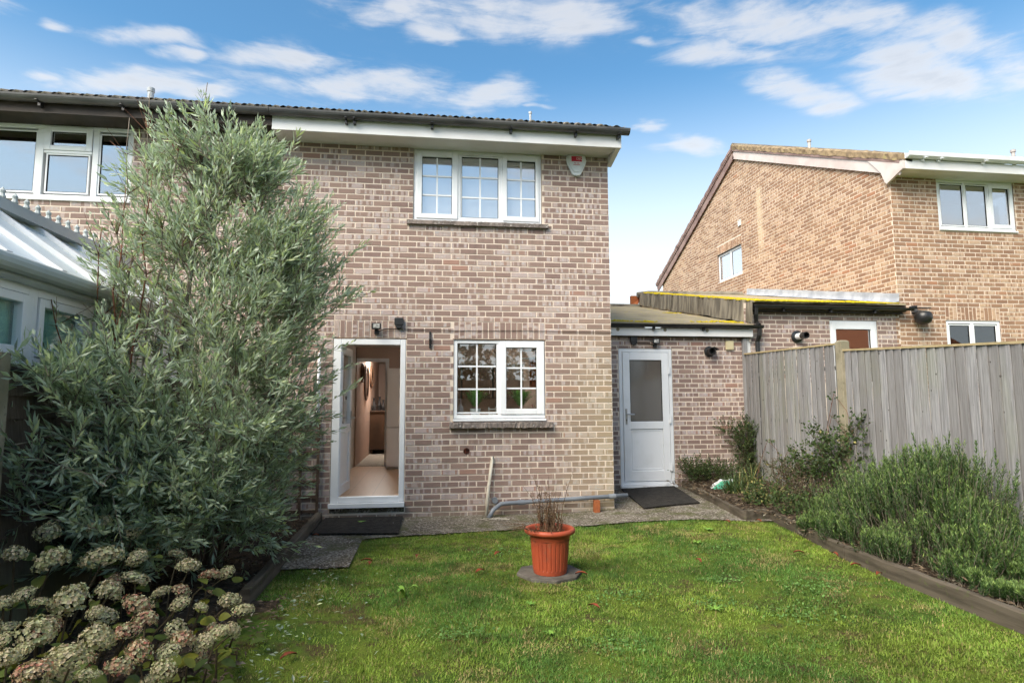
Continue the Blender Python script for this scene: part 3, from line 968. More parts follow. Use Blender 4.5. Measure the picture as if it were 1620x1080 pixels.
def eave_tiles(parent, x0, x1, ye, ze, yr, zr, mat, pitch_x=0.30):
    """the single tiles of the lowest course, two rolls each"""
    d = np.array([yr - ye, zr - ze])
    d = d / np.linalg.norm(d)
    n_ = np.array([-d[1], d[0]])
    if n_[1] < 0:
        n_ = -n_
    xs = np.linspace(0, pitch_x - 0.006, 13)
    w = 0.020 * np.maximum(np.cos(xs / pitch_x * 4 * np.pi + math.pi), -0.5)
    V = []
    for s, off in ((-0.02, 0.0), (0.36, 0.0), (-0.02, -0.018), (0.36, -0.018)):
        V += [(x, d[0] * s + n_[0] * (wv + off), d[1] * s + n_[1] * (wv + off)) for x, wv in zip(xs, w)]
    k = len(xs)
    F = []
    for i in range(k - 1):
        F.append((i, i + 1, k + i + 1, k + i))
        F.append((2 * k + i + 1, 2 * k + i, 3 * k + i, 3 * k + i + 1))
        F.append((i + 1, i, 2 * k + i, 2 * k + i + 1))
    me = mk_mesh('roof_tile', V, F)
    me.materials.append(mat)
    n = int((x1 - x0) / pitch_x)
    L = Vector(parent.location)
    for i in range(n):
        o = bpy.data.objects.new('roof_tile', me)
        C.objects.link(o)
        o.parent = parent
        o.location = Vector((x0 + i * pitch_x, ye - 0.0 + n_[0] * 0.03, ze + n_[1] * 0.03 + random.uniform(-0.003, 0.003))) - L
        o.rotation_euler = (random.uniform(-0.012, 0.012), random.uniform(-0.01, 0.01), 0)


def gutter(parent, x0, x1, y, z, r, mat, name='gutter', brk=None, brkmat=None, thick=0.004):
    """half-round gutter along x with brackets"""
    n = 10
    V, F = [], []
    for x in (x0, x1):
        for rr in (r, r - thick):
            for k in range(n + 1):
                a = math.pi + math.pi * k / n
                V.append((x, y + rr * math.cos(a), z + rr * math.sin(a)))
    m = n + 1
    for k in range(n):
        F.append((k, 2 * m + k, 2 * m + k + 1, k + 1))
        F.append((m + k + 1, 3 * m + k + 1, 3 * m + k, m + k))
    F.append((0, m, 3 * m, 2 * m))
    F.append((n, 2 * m + n, 3 * m + n, m + n))
    for b in (0, 2 * m):
        F.append(tuple(b + k for k in range(m)))
    g = link(name, mk_mesh(name, V, F), mat, parent)
    for bx in (brk or []):
        b = MB()
        b.box(bx - 0.015, bx + 0.015, y - 0.005, y + r * 0.9, z - r - 0.045, z - r + 0.012)
        b.box(bx - 0.012, bx + 0.012, y - r - 0.004, y + r, z - r - 0.006, z - r + 0.004)
        b.build('gutter_bracket', brkmat or mat, g)
    return g


# =================================================================== main house
GR = -0.11
house = thing('brick_house', 'brick two-storey house with open white back door and white fascia', 'house', (0.5, 0.0, GR))
door_h = (-1.205, -0.303, -0.02, 2.145)
lw_h = (0.303, 1.500, 1.085, 2.145)
uw_h = (-0.235, 1.475, 3.690, 4.80)
holes = [door_h, lw_h, uw_h]
XL, XR = -1.945, 2.402
rects = brick_rects(XL, XR, GR, 4.80, GR, [door_h[:3] + (2.372,), (0.303 - 0.0, 1.5, 1.085, 2.372), uw_h], ustart=XR - 0.1125 * 39)
rects += soldier_rects(-1.205, -0.303, 2.150, 2.372) + soldier_rects(0.303, 1.500, 2.150, 2.372)
lay_bricks(house, rects, (0, 0), 0.0, 11, 300, lambda u, z: (u > -0.9))
wall_sheet(house, 'wall', (0, 0), 0.0, XL, XR, -0.3, 4.85, [(*door_h,), (*lw_h,), (*uw_h,)], mortar_m, depth=0.0, reveal=0.10)
sd = MB()
sd.add([(XR, 0, -0.3), (XR, 9.9, -0.3), (XR, 9.9, 4.9), (XR, 5.0, 7.2), (XR, 0, 4.9)], [(0, 1, 2, 3, 4)])
sd.build('side_wall', mortar_m, house)
lm = MB()
lm.box(-1.22, -0.29, -0.004, 0.01, 2.138, 2.1475)
lm.box(0.29, 1.51, -0.004, 0.01, 2.138, 2.1475)
lm.build('lintel_edge', plain('rust_lintel', (0.16, 0.085, 0.045), (0.09, 0.055, 0.035), 12, 0.8, 0.2), house)
# fascia, soffit, gutter, roof
fb = MB()
fb.box(-1.94, 2.475, -0.395, -0.370, 4.655, 4.86)
fb.build('fascia', fascia_m, house, bevel=0.003)
sb = MB()
sb.add([(-1.94, -0.372, 4.664), (2.40, -0.372, 4.664), (2.40, 0.03, 4.672), (-1.94, 0.03, 4.672), (-1.94, -0.372, 4.674), (2.40, -0.372, 4.674), (2.40, 0.03, 4.69), (-1.94, 0.03, 4.69)],
       [(0, 3, 2, 1), (4, 5, 6, 7), (0, 1, 5, 4), (1, 2, 6, 5), (2, 3, 7, 6), (3, 0, 4, 7)])
sb.build('soffit', soffit_m, house)
be = MB(Matrix(((0, 1, 0, 0), (1, 0, 0, 0), (0, 0, 1, 0), (0, 0, 0, 1))))
be.prism([(-0.371, 4.657), (0.06, 4.57), (0.10, 4.60), (0.2, 4.98), (-0.371, 4.85)], 2.405, 2.47)
be.build('eaves_box_end', fascia_m, house)
gutter(house, -1.95, 2.56, -0.458, 4.872, 0.070, gutter_m, brk=[-1.05, -0.95, 0.0, 1.0, 1.85, 2.42], brkmat=black_m)
tiled_roof(house, -1.95, 2.53, -0.44, 4.900, 5.0, 7.31, tile_m)
tiled_roof(house, -1.95, 2.53, 10.4, 4.9, 5.0, 7.33, tile_m)
eave_tiles(house, -1.95, 2.54, -0.475, 4.873, 5.0, 7.31, tile_m)
rg = MB()
rg.tube([(-1.95, 5.0, 7.32), (2.53, 5.0, 7.32)], 0.12, 12)
rg.build('ridge_tile', tile_m, house)
bw = MB()
bw.box(XL, XR, 9.9, 10.1, -0.3, 4.85)
bw.build('front_wall', mortar_m, house)

# upper window
UWX = lambda t: -0.235 + (t - 65) / 1100 * 1.710
make_window(house, -0.232, 1.472, 3.706, 4.668, 0.018,
            [(-0.125, 0.270, 3.80, 4.575, (-0.195, 0.345, 3.735, 4.645)), (0.398, 0.890, 3.768, 4.60, None), (1.005, 1.395, 3.80, 4.575, (0.945, 1.440, 3.735, 4.645))],
            blind_glass_m, bars={'grid': (2, 3), 'mullions': [(0.345, 0.378, 3.751, 4.623), (0.910, 0.945, 3.751, 4.623)]})
ub = MB()
ub.box(-0.232, 1.472, 0.02, 0.12, 4.668, 4.82)
ub.build('window_head', fascia_m, house)
rough_bar('window_sill', -0.315, 1.552, -0.055, 0.06, 3.640, 3.700, sill_m, house, 3)
# lower window
make_window(house, 0.306, 1.497, 1.125, 2.137, 0.012,
            [(0.352, 0.860, 1.205, 2.090, None), (0.985, 1.390, 1.245, 2.040, (0.912, 1.488, 1.175, 2.120))],
            glass_m, bars={'grid': (2, 3), 'mullions': [(0.880, 0.912, 1.17, 2.092)]}, cill=(0.298, 1.505))
rough_bar('window_sill', 0.252, 1.585, -0.07, 0.06, 1.005, 1.078, sill_m, house, 4, 0.007)
# back door
df = MB()
df.box(-1.200, -1.105, 0.0, 0.075, 0.105, 2.137)
df.box(-0.372, -0.306, 0.0, 0.075, 0.105, 2.137)
df.box(-1.105, -0.372, 0.0, 0.075, 2.062, 2.137)
df.box(-1.105, -0.372, 0.0, 0.075, 0.105, 0.175)
dfo = df.build('door_frame', upvc_m, house, bevel=0.006)
ds = MB()
ds.box(-1.215, -0.298, -0.05, 0.07, 0.045, 0.102)
ds.build('door_sill', upvc_m, dfo, bevel=0.005)
dst = MB()
dst.box(-1.205, -0.303, 0.012, 0.10, -0.11, 0.04)
dst.build('door_step', concrete_m, dfo)
ang = math.radians(86.5)
hx, hy = -1.098, 0.045
XFD = Matrix.Translation((hx, hy, 0)) @ Matrix.Rotation(ang, 4, 'Z')
dl = MB(XFD)
dl.frame(0.0, 0.70, 0.18, 2.055, 0.10, 0.10, 0.12, 0.10, 0.0, 0.06)
dl.box(0.10, 0.60, 0.0, 0.06, 0.95, 1.06)
dlo = dl.build('door', upvc_m, house, bevel=0.006)
for (a, b, mt, nm) in ((0.30, 0.95, upvc_m, 'door_panel'), (1.06, 1.955, glass_m, 'pane')):
    q = MB(XFD)
    q.box(0.10, 0.60, 0.022, 0.040, a, b)
    q.build(nm, mt, dlo)
hd = MB(XFD)
hd.box(0.63, 0.67, -0.012, 0.0, 1.0, 1.22)
hd.tube([(0.65, -0.012, 1.13), (0.65, -0.055, 1.13), (0.54, -0.06, 1.13)], 0.011, 8)
hd.build('door_handle', silver_m, dlo)
th = MB()
th.box(-1.10, -0.375, 0.078, 0.40, 0.100, 0.128)
th.build('threshold', darkwood_m, house)

# rooms behind the wall
rm = MB()
rm.box(-1.85, 2.30, 0.101, 4.40, -0.02, 0.10)
rm.build('kitchen_floor', floor_m, house)
rm = MB()
rm.box(-1.85, -0.86, 4.40, 9.9, -0.02, 0.105)
rm.build('hall_floor', carpet_m, house)
rm = MB()
rm.box(-1.85, 2.30, 0.101, 9.9, 2.42, 2.55)
rm.build('ceiling', plaster_m, house)
rm = MB()
rm.box(-1.90, -1.42, 4.40, 9.9, 0.0, 2.5)
rm.build('left_wall', peach_m, house)
rm = MB()
rm.box(-1.90, -1.44, 0.30, 4.395, 0.0, 2.5)
rm.build('kitchen_wall', plaster_m, house)
rm = MB()
rm.box(2.28, 2.36, 0.1, 9.9, -0.02, 2.5)
rm.box(-0.86, 2.30, 4.40, 4.50, 0.1, 2.5)
rm.box(-1.45, -0.86, 4.40, 4.50, 2.16, 2.5)
rm.box(-0.86, -0.80, 4.50, 9.9, 0.1, 2.5)
rm.box(-1.45, -0.86, 9.6, 9.7, 0.1, 2.5)
rm.build('inner_wall', peach_m, house)
rm = MB()
rm.box(-0.865, -0.80, 4.372, 4.398, 0.1, 2.20)
rm.box(-1.42, -0.865, 4.372, 4.398, 2.13, 2.20)
rm.build('door_architrave', upvc_m, house)
wall_sheet(house, 'plaster_wall', (0, 0), 0.0, -1.85, 2.30, 0.0, 2.5, [(*door_h,), (*lw_h,)], plaster_m, depth=0.30, reveal=0)
for h in (door_h, lw_h):
    r = MB()
    r.frame(h[0] - 0.03, h[1] + 0.03, h[2] - 0.03, h[3] + 0.03, 0.03, 0.03, 0.03, 0.03, 0.102, 0.299)
    r.build('plaster_return', plaster_m, house)
rm = MB()
rm.box(-1.85, 2.30, 3.6, 3.7, 2.55, 5.0)
rm.box(-1.90, -1.85, 0.1, 3.7, 2.55, 5.0)
rm.box(2.30, 2.36, 0.1, 3.7, 2.55, 5.0)
rm.box(-1.85, 2.30, 0.13, 3.7, 4.83, 4.88)
rm.build('bedroom_wall', plaster_m, house)
bt = MB()
for k in range(8):
    for z in range(6):
        pass
# wall tiles beside the fridge
tcols = [plain('tile_pink', (0.42, 0.24, 0.18), None, 3, 0.3, 0.4), plain('tile_cream', (0.50, 0.40, 0.30), None, 3, 0.3, 0.4), plain('tile_rust', (0.28, 0.10, 0.06), None, 3, 0.3, 0.4)]
for k in range(3):
    for z in range(10):
        t = MB()
        t.box(-0.795 + k * 0.105, -0.795 + k * 0.105 + 0.1, 4.380, 4.398, 0.35 + z * 0.105 - 0.2, 0.35 + z * 0.105 - 0.1)
        t.build('wall_tile', tcols[(k * 7 + z * 5 + (z * z) % 3) % 3], house)

# =================================================================== things in the house
fz = thing('fridge_freezer', 'tall white fridge freezer standing in the kitchen behind the open door', 'fridge', (-0.2, 4.0, 0.1))
q = MB()
q.box(-0.79, -0.19, 3.86, 4.36, 0.10, 1.98)
q.build('cabinet', fridge_m, fz, bevel=0.008)
for a, b in ((0.14, 0.86), (0.875, 1.97)):
    q = MB()
    q.box(-0.79, -0.19, 3.80, 3.855, a, b)
    d = q.build('fridge_door', fridge_m, fz, bevel=0.008)
    q = MB()
    q.box(-0.25, -0.22, 3.77, 3.80, (a + b) / 2 - 0.03, (a + b) / 2 + 0.03)
    q.build('handle', black_m, d)
sbx = thing('sideboard', 'dark wooden sideboard at the end of the hall seen through the door', 'sideboard', (-1.2, 8.4, 0.1))
q = MB()
q.box(-1.42, -1.00, 7.2, 8.4, 0.22, 1.10)
q.build('cabinet', darkwood_m, sbx, bevel=0.006)
q = MB()
q.box(-1.42, -0.98, 7.17, 8.43, 1.101, 1.14)
q.build('top', darkwood_m, sbx, bevel=0.006)
for x in (-1.39, -1.05):
    for y in (7.25, 8.32):
        q = MB()
        q.box(x, x + 0.05, y, y + 0.05, 0.105, 0.22)
        q.build('leg', darkwood_m, sbx)
for i, (x, y, h, r) in enumerate([(-1.34, 7.35, 0.30, 0.055), (-1.22, 7.5, 0.34, 0.05), (-1.12, 7.4, 0.26, 0.045)]):
    q = MB()
    q.lathe([(0, 0), (r, 0.0), (r * 1.1, h * 0.35), (r * 0.5, h * 0.7), (r * 0.45, h * 0.85), (r * 0.6, h), (0, h)], (0, 0, 0), 14)
    o = q.build('vase', black_m)
    o.location = (x, y, 1.141)
    setp(o, ['black vase on the sideboard, nearest the hall wall', 'tallest black vase in the middle of the sideboard top', 'small black vase on the sideboard edge nearest the doorway'][i], 'vase', 'vases on the sideboard')
for i, (y, z, rz, ry) in enumerate([(6.1, 1.78, 0.40, 0.27), (7.25, 1.95, 0.27, 0.18), (5.2, 1.95, 0.2, 0.13)]):
    t = thing('wall_mirror', ['large round dark-framed mirror on the peach hall wall', 'smaller round dark frame on the hall wall beyond the large mirror', 'small dark round frame on the hall wall nearest the door'][i], 'mirror', (-1.42, y, z), 'round frames on the hall wall')
    q = MB(Matrix.Translation((-1.415, y, z)) @ Matrix.Rotation(math.pi / 2, 4, 'Y'))
    q.lathe([(rz * 0.80, 0.0), (rz, 0.0), (rz, 0.03), (rz * 0.9, 0.045), (rz * 0.80, 0.03)], (0, 0, 0), 40)
    q.build('frame', darkwood_m, t)
    q = MB(Matrix.Translation((-1.41, y, z)) @ Matrix.Rotation(math.pi / 2, 4, 'Y'))
    q.lathe([(0.0, 0.012), (rz * 0.82, 0.012)], (0, 0, 0), 40)
    q.build('mirror_glass', mirror_m, t)
# kitchen lamp that shows through the lower window
lamp_m, nt = newmat('lamp_tube')
N(nt, 'ShaderNodeOutputMaterial', {0: N(nt, 'ShaderNodeEmission', {0: (1.0, 0.96, 0.90, 1), 1: 80.0}).outputs[0]})
t = thing('ceiling_light', 'lit white strip light on the kitchen ceiling behind the window', 'light', (1.9, 2.6, 2.4))
q = MB()
q.box(1.55, 2.2, 2.55, 2.65, 2.385, 2.418)
q.build('housing', upvc_m, t)
for y in (2.57, 2.63):
    q = MB()
    q.tube([(1.58, y, 2.365), (2.17, y, 2.365)], 0.014, 8)
    q.build('tube', lamp_m, t)
t = thing('hall_lamp', 'round lit ceiling lamp in the hall, mirrored by the round mirror', 'light', (-1.14, 6.6, 2.4))
q = MB()
q.lathe([(0.0, -0.07), (0.10, -0.06), (0.14, -0.02), (0.14, 0.0)], (-1.14, 6.6, 2.415), 24)
q.build('lamp_shade', lamp_m, t)
q = MB()
q.lathe([(0.15, 0.0), (0.15, 0.004), (0.0, 0.004)], (-1.14, 6.6, 2.415), 24)
q.build('ceiling_plate', upvc_m, t)
# kitchen wall cabinets
for i, x in enumerate((0.0, 0.62, 1.24)):
    t = thing('wall_cabinet', ['brown kitchen wall cabinet nearest the back door side', 'brown kitchen wall cabinet in the middle of the three', 'brown kitchen wall cabinet farthest from the back door'][i], 'cabinet', (x + 0.3, 4.2, 1.5), 'kitchen wall cabinets')
    q = MB()
    q.box(x + 0.003, x + 0.597, 4.05, 4.39, 1.40, 2.08)
    q.build('cabinet_box', darkwood_m, t)
    q = MB()
    q.box(x + 0.01, x + 0.59, 4.028, 4.048, 1.41, 2.07)
    dd = q.build('cabinet_door', darkwood_m, t, bevel=0.004)
    q = MB()
    q.tube([(x + 0.54, 4.028, 1.5), (x + 0.54, 4.0, 1.5), (x + 0.54, 4.0, 1.62), (x + 0.54, 4.028, 1.62)], 0.006, 6)
    q.build('handle', silver_m, dd)
t = thing('worktop_unit', 'kitchen base units with pale worktop along the back wall', 'kitchen unit', (0.9, 4.1, 0.1))
q = MB()
q.box(-0.08, 2.27, 3.80, 4.39, 0.10, 0.98)
q.build('base_cabinet', darkwood_m, t)
q = MB()
q.box(-0.09, 2.275, 3.77, 4.39, 0.981, 1.02)
q.build('worktop', plaster_m, t)
# orange window reflection, put in as a sheet hung on a white rail
t = thing('reflection_stand_in', 'orange sheet on a white rail, added for the orange reflection in the kitchen window', 'reflection_patch', (1.75, 1.6, 1.6))
q = MB()
V, F = [], []
for i in range(9):
    for j in range(7):
        V.append((1.56 + i * 0.045, 1.6 + 0.02 * math.sin(i * 1.3) + 0.004 * j, 2.02 - j * 0.08))
for i in range(8):
    for j in range(6):
        a = i * 7 + j
        F.append((a, a + 1, a + 8, a + 7))
q.add(V, F)
q.build('reflection_patch', orange_m, t)
q = MB()
for zz, yy in ((2.05, 1.6), (2.17, 1.55), (2.22, 1.72)):
    q.tube([(1.42, yy, zz - 0.04), (2.1, yy, zz)], 0.014, 8)
q.build('rail', upvc_m, t)


def fern(x, y, z, h, n, seed):
    r = random.Random(seed)
    b = MB()
    for i in range(n):
        a = r.uniform(0, 6.28)
        l = h * r.uniform(0.7, 1.1)
        out = r.uniform(0.25, 0.75)
        p0 = Vector((x, y, z))
        pts = []
        for k in range(7):
            s = k / 6
            pts.append(p0 + Vector((math.cos(a) * out * l * s * 1.0, math.sin(a) * out * l * s * 0.45, l * (s - 0.45 * s * s * out))))
        for k in range(1, 6):
            d = (pts[k + 1] - pts[k]).normalized()
            sd = d.cross(Vector((0, 0, 1))).normalized()
            for sg in (-1, 1):
                b.add([pts[k], pts[k] + sd * sg * 0.042 + d * 0.034, pts[k] + d * 0.018], [(0, 1, 2)])
    return b


for i, (x, pw) in enumerate(((0.60, 0.072), (1.20, 0.066))):
    t = thing('potted_fern', ['green fern in a white pot on the kitchen window sill, left pane', 'green fern on the kitchen window sill behind the right casement'][i], 'plant', (x, 0.2, 1.16), 'ferns on the window sill')
    fern(x, 0.19, 1.24, 0.30, 90, i).build('fronds', fern_m, t)
    q = MB()
    q.lathe([(0.0, 0.0), (pw * 0.75, 0.0), (pw, 0.10), (pw * 0.86, 0.10), (pw * 0.8, 0.08), (0, 0.08)], (x, 0.2, 1.150), 20)
    q.build('pot', upvc_m, t)
q = MB()
q.box(0.30, 1.50, 0.102, 0.297, 1.086, 1.148)
q.build('inner_sill', upvc_m, house)
q = MB()
q.lathe([(0, 0), (0.035, 0), (0.037, 0.11), (0.014, 0.15), (0.013, 0.18), (0.0, 0.185)], (0.405, 0.19, 1.150), 16)
q.tube([(0.405, 0.19, 1.33), (0.405, 0.19, 1.37), (0.375, 0.16, 1.375)], 0.009, 6)
setp(q.build('soap_bottle', plain('soap_pink', (0.62, 0.50, 0.47), None, 5, 0.3, 0.5), org=(0.405, 0.19, 1.15)), 'pale pump bottle on the kitchen sill at the left jamb', 'bottle')
q = MB()
q.lathe([(0, 0), (0.025, 0), (0.027, 0.06), (0.011, 0.085), (0.011, 0.10), (0.0, 0.105)], (1.365, 0.19, 1.150), 16)
q.tube([(1.365, 0.19, 1.25), (1.365, 0.19, 1.285), (1.34, 0.17, 1.287)], 0.006, 6)
setp(q.build('soap_bottle', plain('soap_red', (0.50, 0.16, 0.18), None, 5, 0.3, 0.5), org=(1.365, 0.19, 1.15)), 'small red pump bottle on the kitchen sill at the right jamb', 'bottle')
t = thing('cup_rack', 'little white rack of cups on the kitchen sill near the mullion', 'rack', (0.82, 0.19, 1.15))
q = MB()
for x in (0.775, 0.865):
    q.tube([(x, 0.16, 1.15), (x, 0.16, 1.27)], 0.005, 6)
for z in (1.19, 1.24):
    q.tube([(0.77, 0.16, z), (0.87, 0.16, z)], 0.005, 6)
q.build('frame', upvc_m, t)
for x in (0.80, 0.84):
    q = MB()
    q.lathe([(0, 0), (0.016, 0), (0.019, 0.045), (0.016, 0.045), (0.013, 0.005), (0, 0.004)], (x, 0.20, 1.150), 14)
    q.build('cup', upvc_m, t)
# vertical blind in the bedroom window
t = thing('vertical_blind', 'pale vertical blind hanging inside the upper bedroom window', 'blind', (0.6, 0.24, 4.6))
q = MB()
q.box(-0.22, 1.46, 0.095, 0.135, 4.56, 4.62)
q.build('headrail', upvc_m, t)
bl_m = plain('blind_fabric', (0.78, 0.79, 0.80), (0.74, 0.75, 0.76), 2, 0.8, 0.1)
for i in range(21):
    x = -0.22 + i * 0.083
    q = MB(Matrix.Translation((x, 0.115, 0)) @ Matrix.Rotation(math.radians(7), 4, 'Z'))
    q.box(-0.042, 0.042, -0.001, 0.001, 3.72, 4.56)
    q.build('blind_slat', bl_m, t)

# =================================================================== things fixed to the house wall
t = thing('alarm_box', 'white shield-shaped burglar alarm box with red label under the eaves', 'alarm box', (1.95, 0, 4.52))
poly = [(1.825, 4.665), (1.81, 4.60), (1.825, 4.54), (1.89, 4.405), (1.915, 4.385), (1.985, 4.385), (2.01, 4.405), (2.075, 4.54), (2.09, 4.60), (2.075, 4.665), (2.03, 4.683), (1.87, 4.683)]
q = MB()
q.prism(poly, -0.055, -0.011)
q.build('casing', alarm_m, t, bevel=0.012)
q = MB()
cx, cz = 1.95, 4.54
q.prism([(cx + (x - cx) * 0.80, cz + (z - cz) * 0.80 + 0.012) for x, z in poly], -0.068, -0.054)
q.build('cover', alarm_m, t, bevel=0.010)
q = MB()
q.box(1.878, 2.022, -0.0715, -0.066, 4.575, 4.645)
q.build('red_label', red_m, t)


def text_mesh(txt, size, x, y, z, mat, parent, name):
    cu = bpy.data.curves.new(name, 'FONT')
    cu.body = txt
    cu.size = size
    cu.align_x = 'CENTER'
    o = bpy.data.objects.new('tmp_text', cu)
    C.objects.link(o)
    dg = bpy.context.evaluated_depsgraph_get()
    me = bpy.data.meshes.new_from_object(o.evaluated_get(dg))
    bpy.data.objects.remove(o)
    bpy.data.curves.remove(cu)
    co = np.zeros(len(me.vertices) * 3, dtype=np.float32)
    me.vertices.foreach_get('co', co)
    co = co.reshape(-1, 3)
    W = np.stack([x + co[:, 0], np.full(len(co), y), z + co[:, 1]], 1).astype(np.float32)
    me.vertices.foreach_set('co', W.ravel())
    me.update()
    me.materials.clear()
    return link(name, me, mat, parent)


text_mesh('DJC', 0.046, 1.985, -0.0725, 4.600, whiteprint_m, t, 'lettering')
q = MB()
for zz, segs in ((4.545, ((1.915, 1.945), (1.955, 1.99))), (4.522, ((1.905, 1.995),))):
    for a, b in segs:
        k = a
        while k < b - 0.004:
            q.box(k, k + 0.006, -0.0705, -0.0685, zz, zz + 0.012)
            k += 0.0105
q.build('phone_number', red_m, t)


def flood_light(name, x, z, y, bx, bz, label, up=True):
    t = thing(name, label, 'light', (x, y, z))
    q = MB()
    q.box(x - 0.058, x + 0.058, y - 0.085, y - 0.055, z - 0.035, z + 0.045)
    q.build('housing', black_m, t, bevel=0.006)
    q = MB()
    q.box(x - 0.040, x + 0.040, y - 0.0885, y - 0.0855, z - 0.018, z + 0.032)
    q.build('lens', plain('lens_' + name, (0.22, 0.22, 0.22), (0.6, 0.6, 0.56), 20, 0.15, 0.6), t)
    q = MB()
    q.beam((x, y - 0.055, z - 0.02), (x, y, z - 0.055), 0.04, 0.02)
    q.box(x - 0.028, x + 0.028, y - 0.03, y, z - 0.09, z - 0.04)
    q.build('bracket', black_m, t)
    q = MB()
    q.box(bx - 0.055, bx + 0.055, y - 0.055, y, bz - 0.035, bz + 0.06)
    q.prism([(bx - 0.05, bz - 0.034), (bx - 0.03, bz - 0.075), (bx + 0.03, bz - 0.075), (bx + 0.05, bz - 0.034)], y - 0.05, y - 0.002)
    q.build('sensor_box', black_m, t, bevel=0.006)
    q = MB()
    sg = 1 if bx > x else -1
    q.tube([(x + sg * 0.02, y - 0.02, z - 0.06), (x + sg * 0.10, y - 0.012, z - 0.022), (bx - sg * 0.06, y - 0.012, z - 0.020), (bx, y - 0.012, bz - 0.085)], 0.006, 6)
    q.build('cable', black_m, t)
    return t


flood_light('flood_light', -0.672, 2.285, -0.010, -0.395, 2.345, 'black floodlight with sensor box above the open back door')
flood_light('flood_light', 3.58, 2.285, 1.490, 3.22, 2.305, 'black floodlight and junction box above the white garage door')
q = MB()
q.tube([(-0.40, -0.016, 2.262), (0.4, -0.014, 2.252), (1.2, -0.014, 2.262), (2.40, -0.016, 2.25), (2.41, 0.0, 2.25)], 0.0035, 5)
setp(q.build('wall_cable', black_m, org=(1.0, 0, 2.25)), 'thin dark cable running along the brick wall above the lower window', 'cable')
t = thing('wall_hook', 'black iron hook bracket on the wall between door and window', 'hook', (0.0, 0, 2.14))
q = MB()
q.box(-0.012, 0.014, -0.022, -0.009, 2.02, 2.235)
q.build('back_plate', black_m, t, bevel=0.004)
q = MB()
q.tube([(0, -0.02, 2.19), (0.0, -0.06, 2.175), (0.0, -0.085, 2.13), (0.0, -0.06, 2.09), (0.0, -0.02, 2.075)], 0.010, 8)
q.build('hook', black_m, t)
q = MB(Matrix.Translation((0.473, -0.0095, 0.715)) @ Matrix.Rotation(math.pi / 2, 4, 'X'))
q.lathe([(0.0, -0.0), (0.026, 0.0), (0.034, 0.003), (0.040, -0.004)], (0, 0, 0), 18)
setp(q.build('wall_hole', plain('rust_hole', (0.012, 0.007, 0.006), (0.10, 0.03, 0.018), 60, 0.9, 0.1), org=(0.473, 0, 0.715)), 'dark round rusty hole in the brickwork under the window', 'hole')
# waste pipes
q = MB()
q.tube([(0.80, 0.02, 0.625), (0.80, -0.045, 0.63), (0.793, -0.06, 0.60), (0.745, -0.085, 0.25), (0.715, -0.12, -0.10)], 0.021, 12)
setp(q.build('waste_pipe', creampipe_m, smooth=True, org=(0.72, -0.1, -0.1)), 'cream upright waste pipe leaning on the wall under the window', 'pipe')
t = thing('drain_pipe', 'grey drain pipe running low along the wall to the house corner', 'pipe', (1.6, -0.1, -0.1))
q = MB()
q.tube([(0.735, -0.20, -0.09), (0.80, -0.15, 0.0), (0.90, -0.105, 0.062), (1.0, -0.10, 0.068), (1.75, -0.10, 0.098), (2.55, -0.10, 0.130)], 0.027, 12)
q.build('pipe', greypipe_m, t, smooth=True)
for x in (1.12, 2.30):
    q = MB()
    q.tube([(x, -0.10, 0.073 + (x - 1.12) * 0.039), (x + 0.09, -0.10, 0.0765 + (x - 1.12) * 0.039)], 0.033, 12)
    q.build('coupling', greypipe_m, t)
q = MB()
q.tube([(0.83, -0.005, 0.10), (0.83, -0.06, 0.10)], 0.038, 12)
q.build('outlet', greypipe_m, t)
q = MB()
q.box(2.10, 2.17, -0.15, -0.06, -0.09, 0.078)
setp(q.build('support_brick', redbrick_m, bevel=0.004, org=(2.13, -0.1, -0.09)), 'orange brick end propping up the grey drain pipe', 'brick')
q = MB()
for i in range(9):
    a = random.uniform(0, 6.28)
    q.beam((0.72 + random.uniform(-.1, .15), -0.28 + random.uniform(-.08, .06), -0.078), (0.76 + random.uniform(-.12, .22), -0.32 + random.uniform(-.12, .06), -0.068), 0.006, 0.004)
setp(q.build('dry_twigs', creampipe_m, org=(0.75, -0.3, -0.08)), 'dry pale twigs lying at the foot of the cream pipe', 'twigs')
# trellis left of the door and the white pipe above it
t = thing('trellis', 'dark wooden trellis leaning on the wall left of the back door', 'trellis', (-1.6, -0.05, GR))
for x in (-1.345, -1.55, -1.75):
    q = MB()
    q.box(x - 0.016, x + 0.016, -0.055, -0.037, -0.06, 1.12)
    q.build('upright', trellis_m, t)
for k in range(7):
    q = MB()
    z = 0.02 + k * 0.175
    q.box(-1.85, -1.33, -0.036, -0.02, z - 0.016, z + 0.016)
    q.build('rung', trellis_m, t)
q = MB()
q.tube([(-1.36, -0.06, 1.95), (-1.36, -0.06, 1.22), (-1.38, -0.06, 1.17), (-1.55, -0.06, 1.15)], 0.020, 10)
setp(q.build('overflow_pipe', upvc_m, smooth=True, org=(-1.36, -0.06, 1.2)), 'white pipe with a bend above the trellis beside the door', 'pipe')

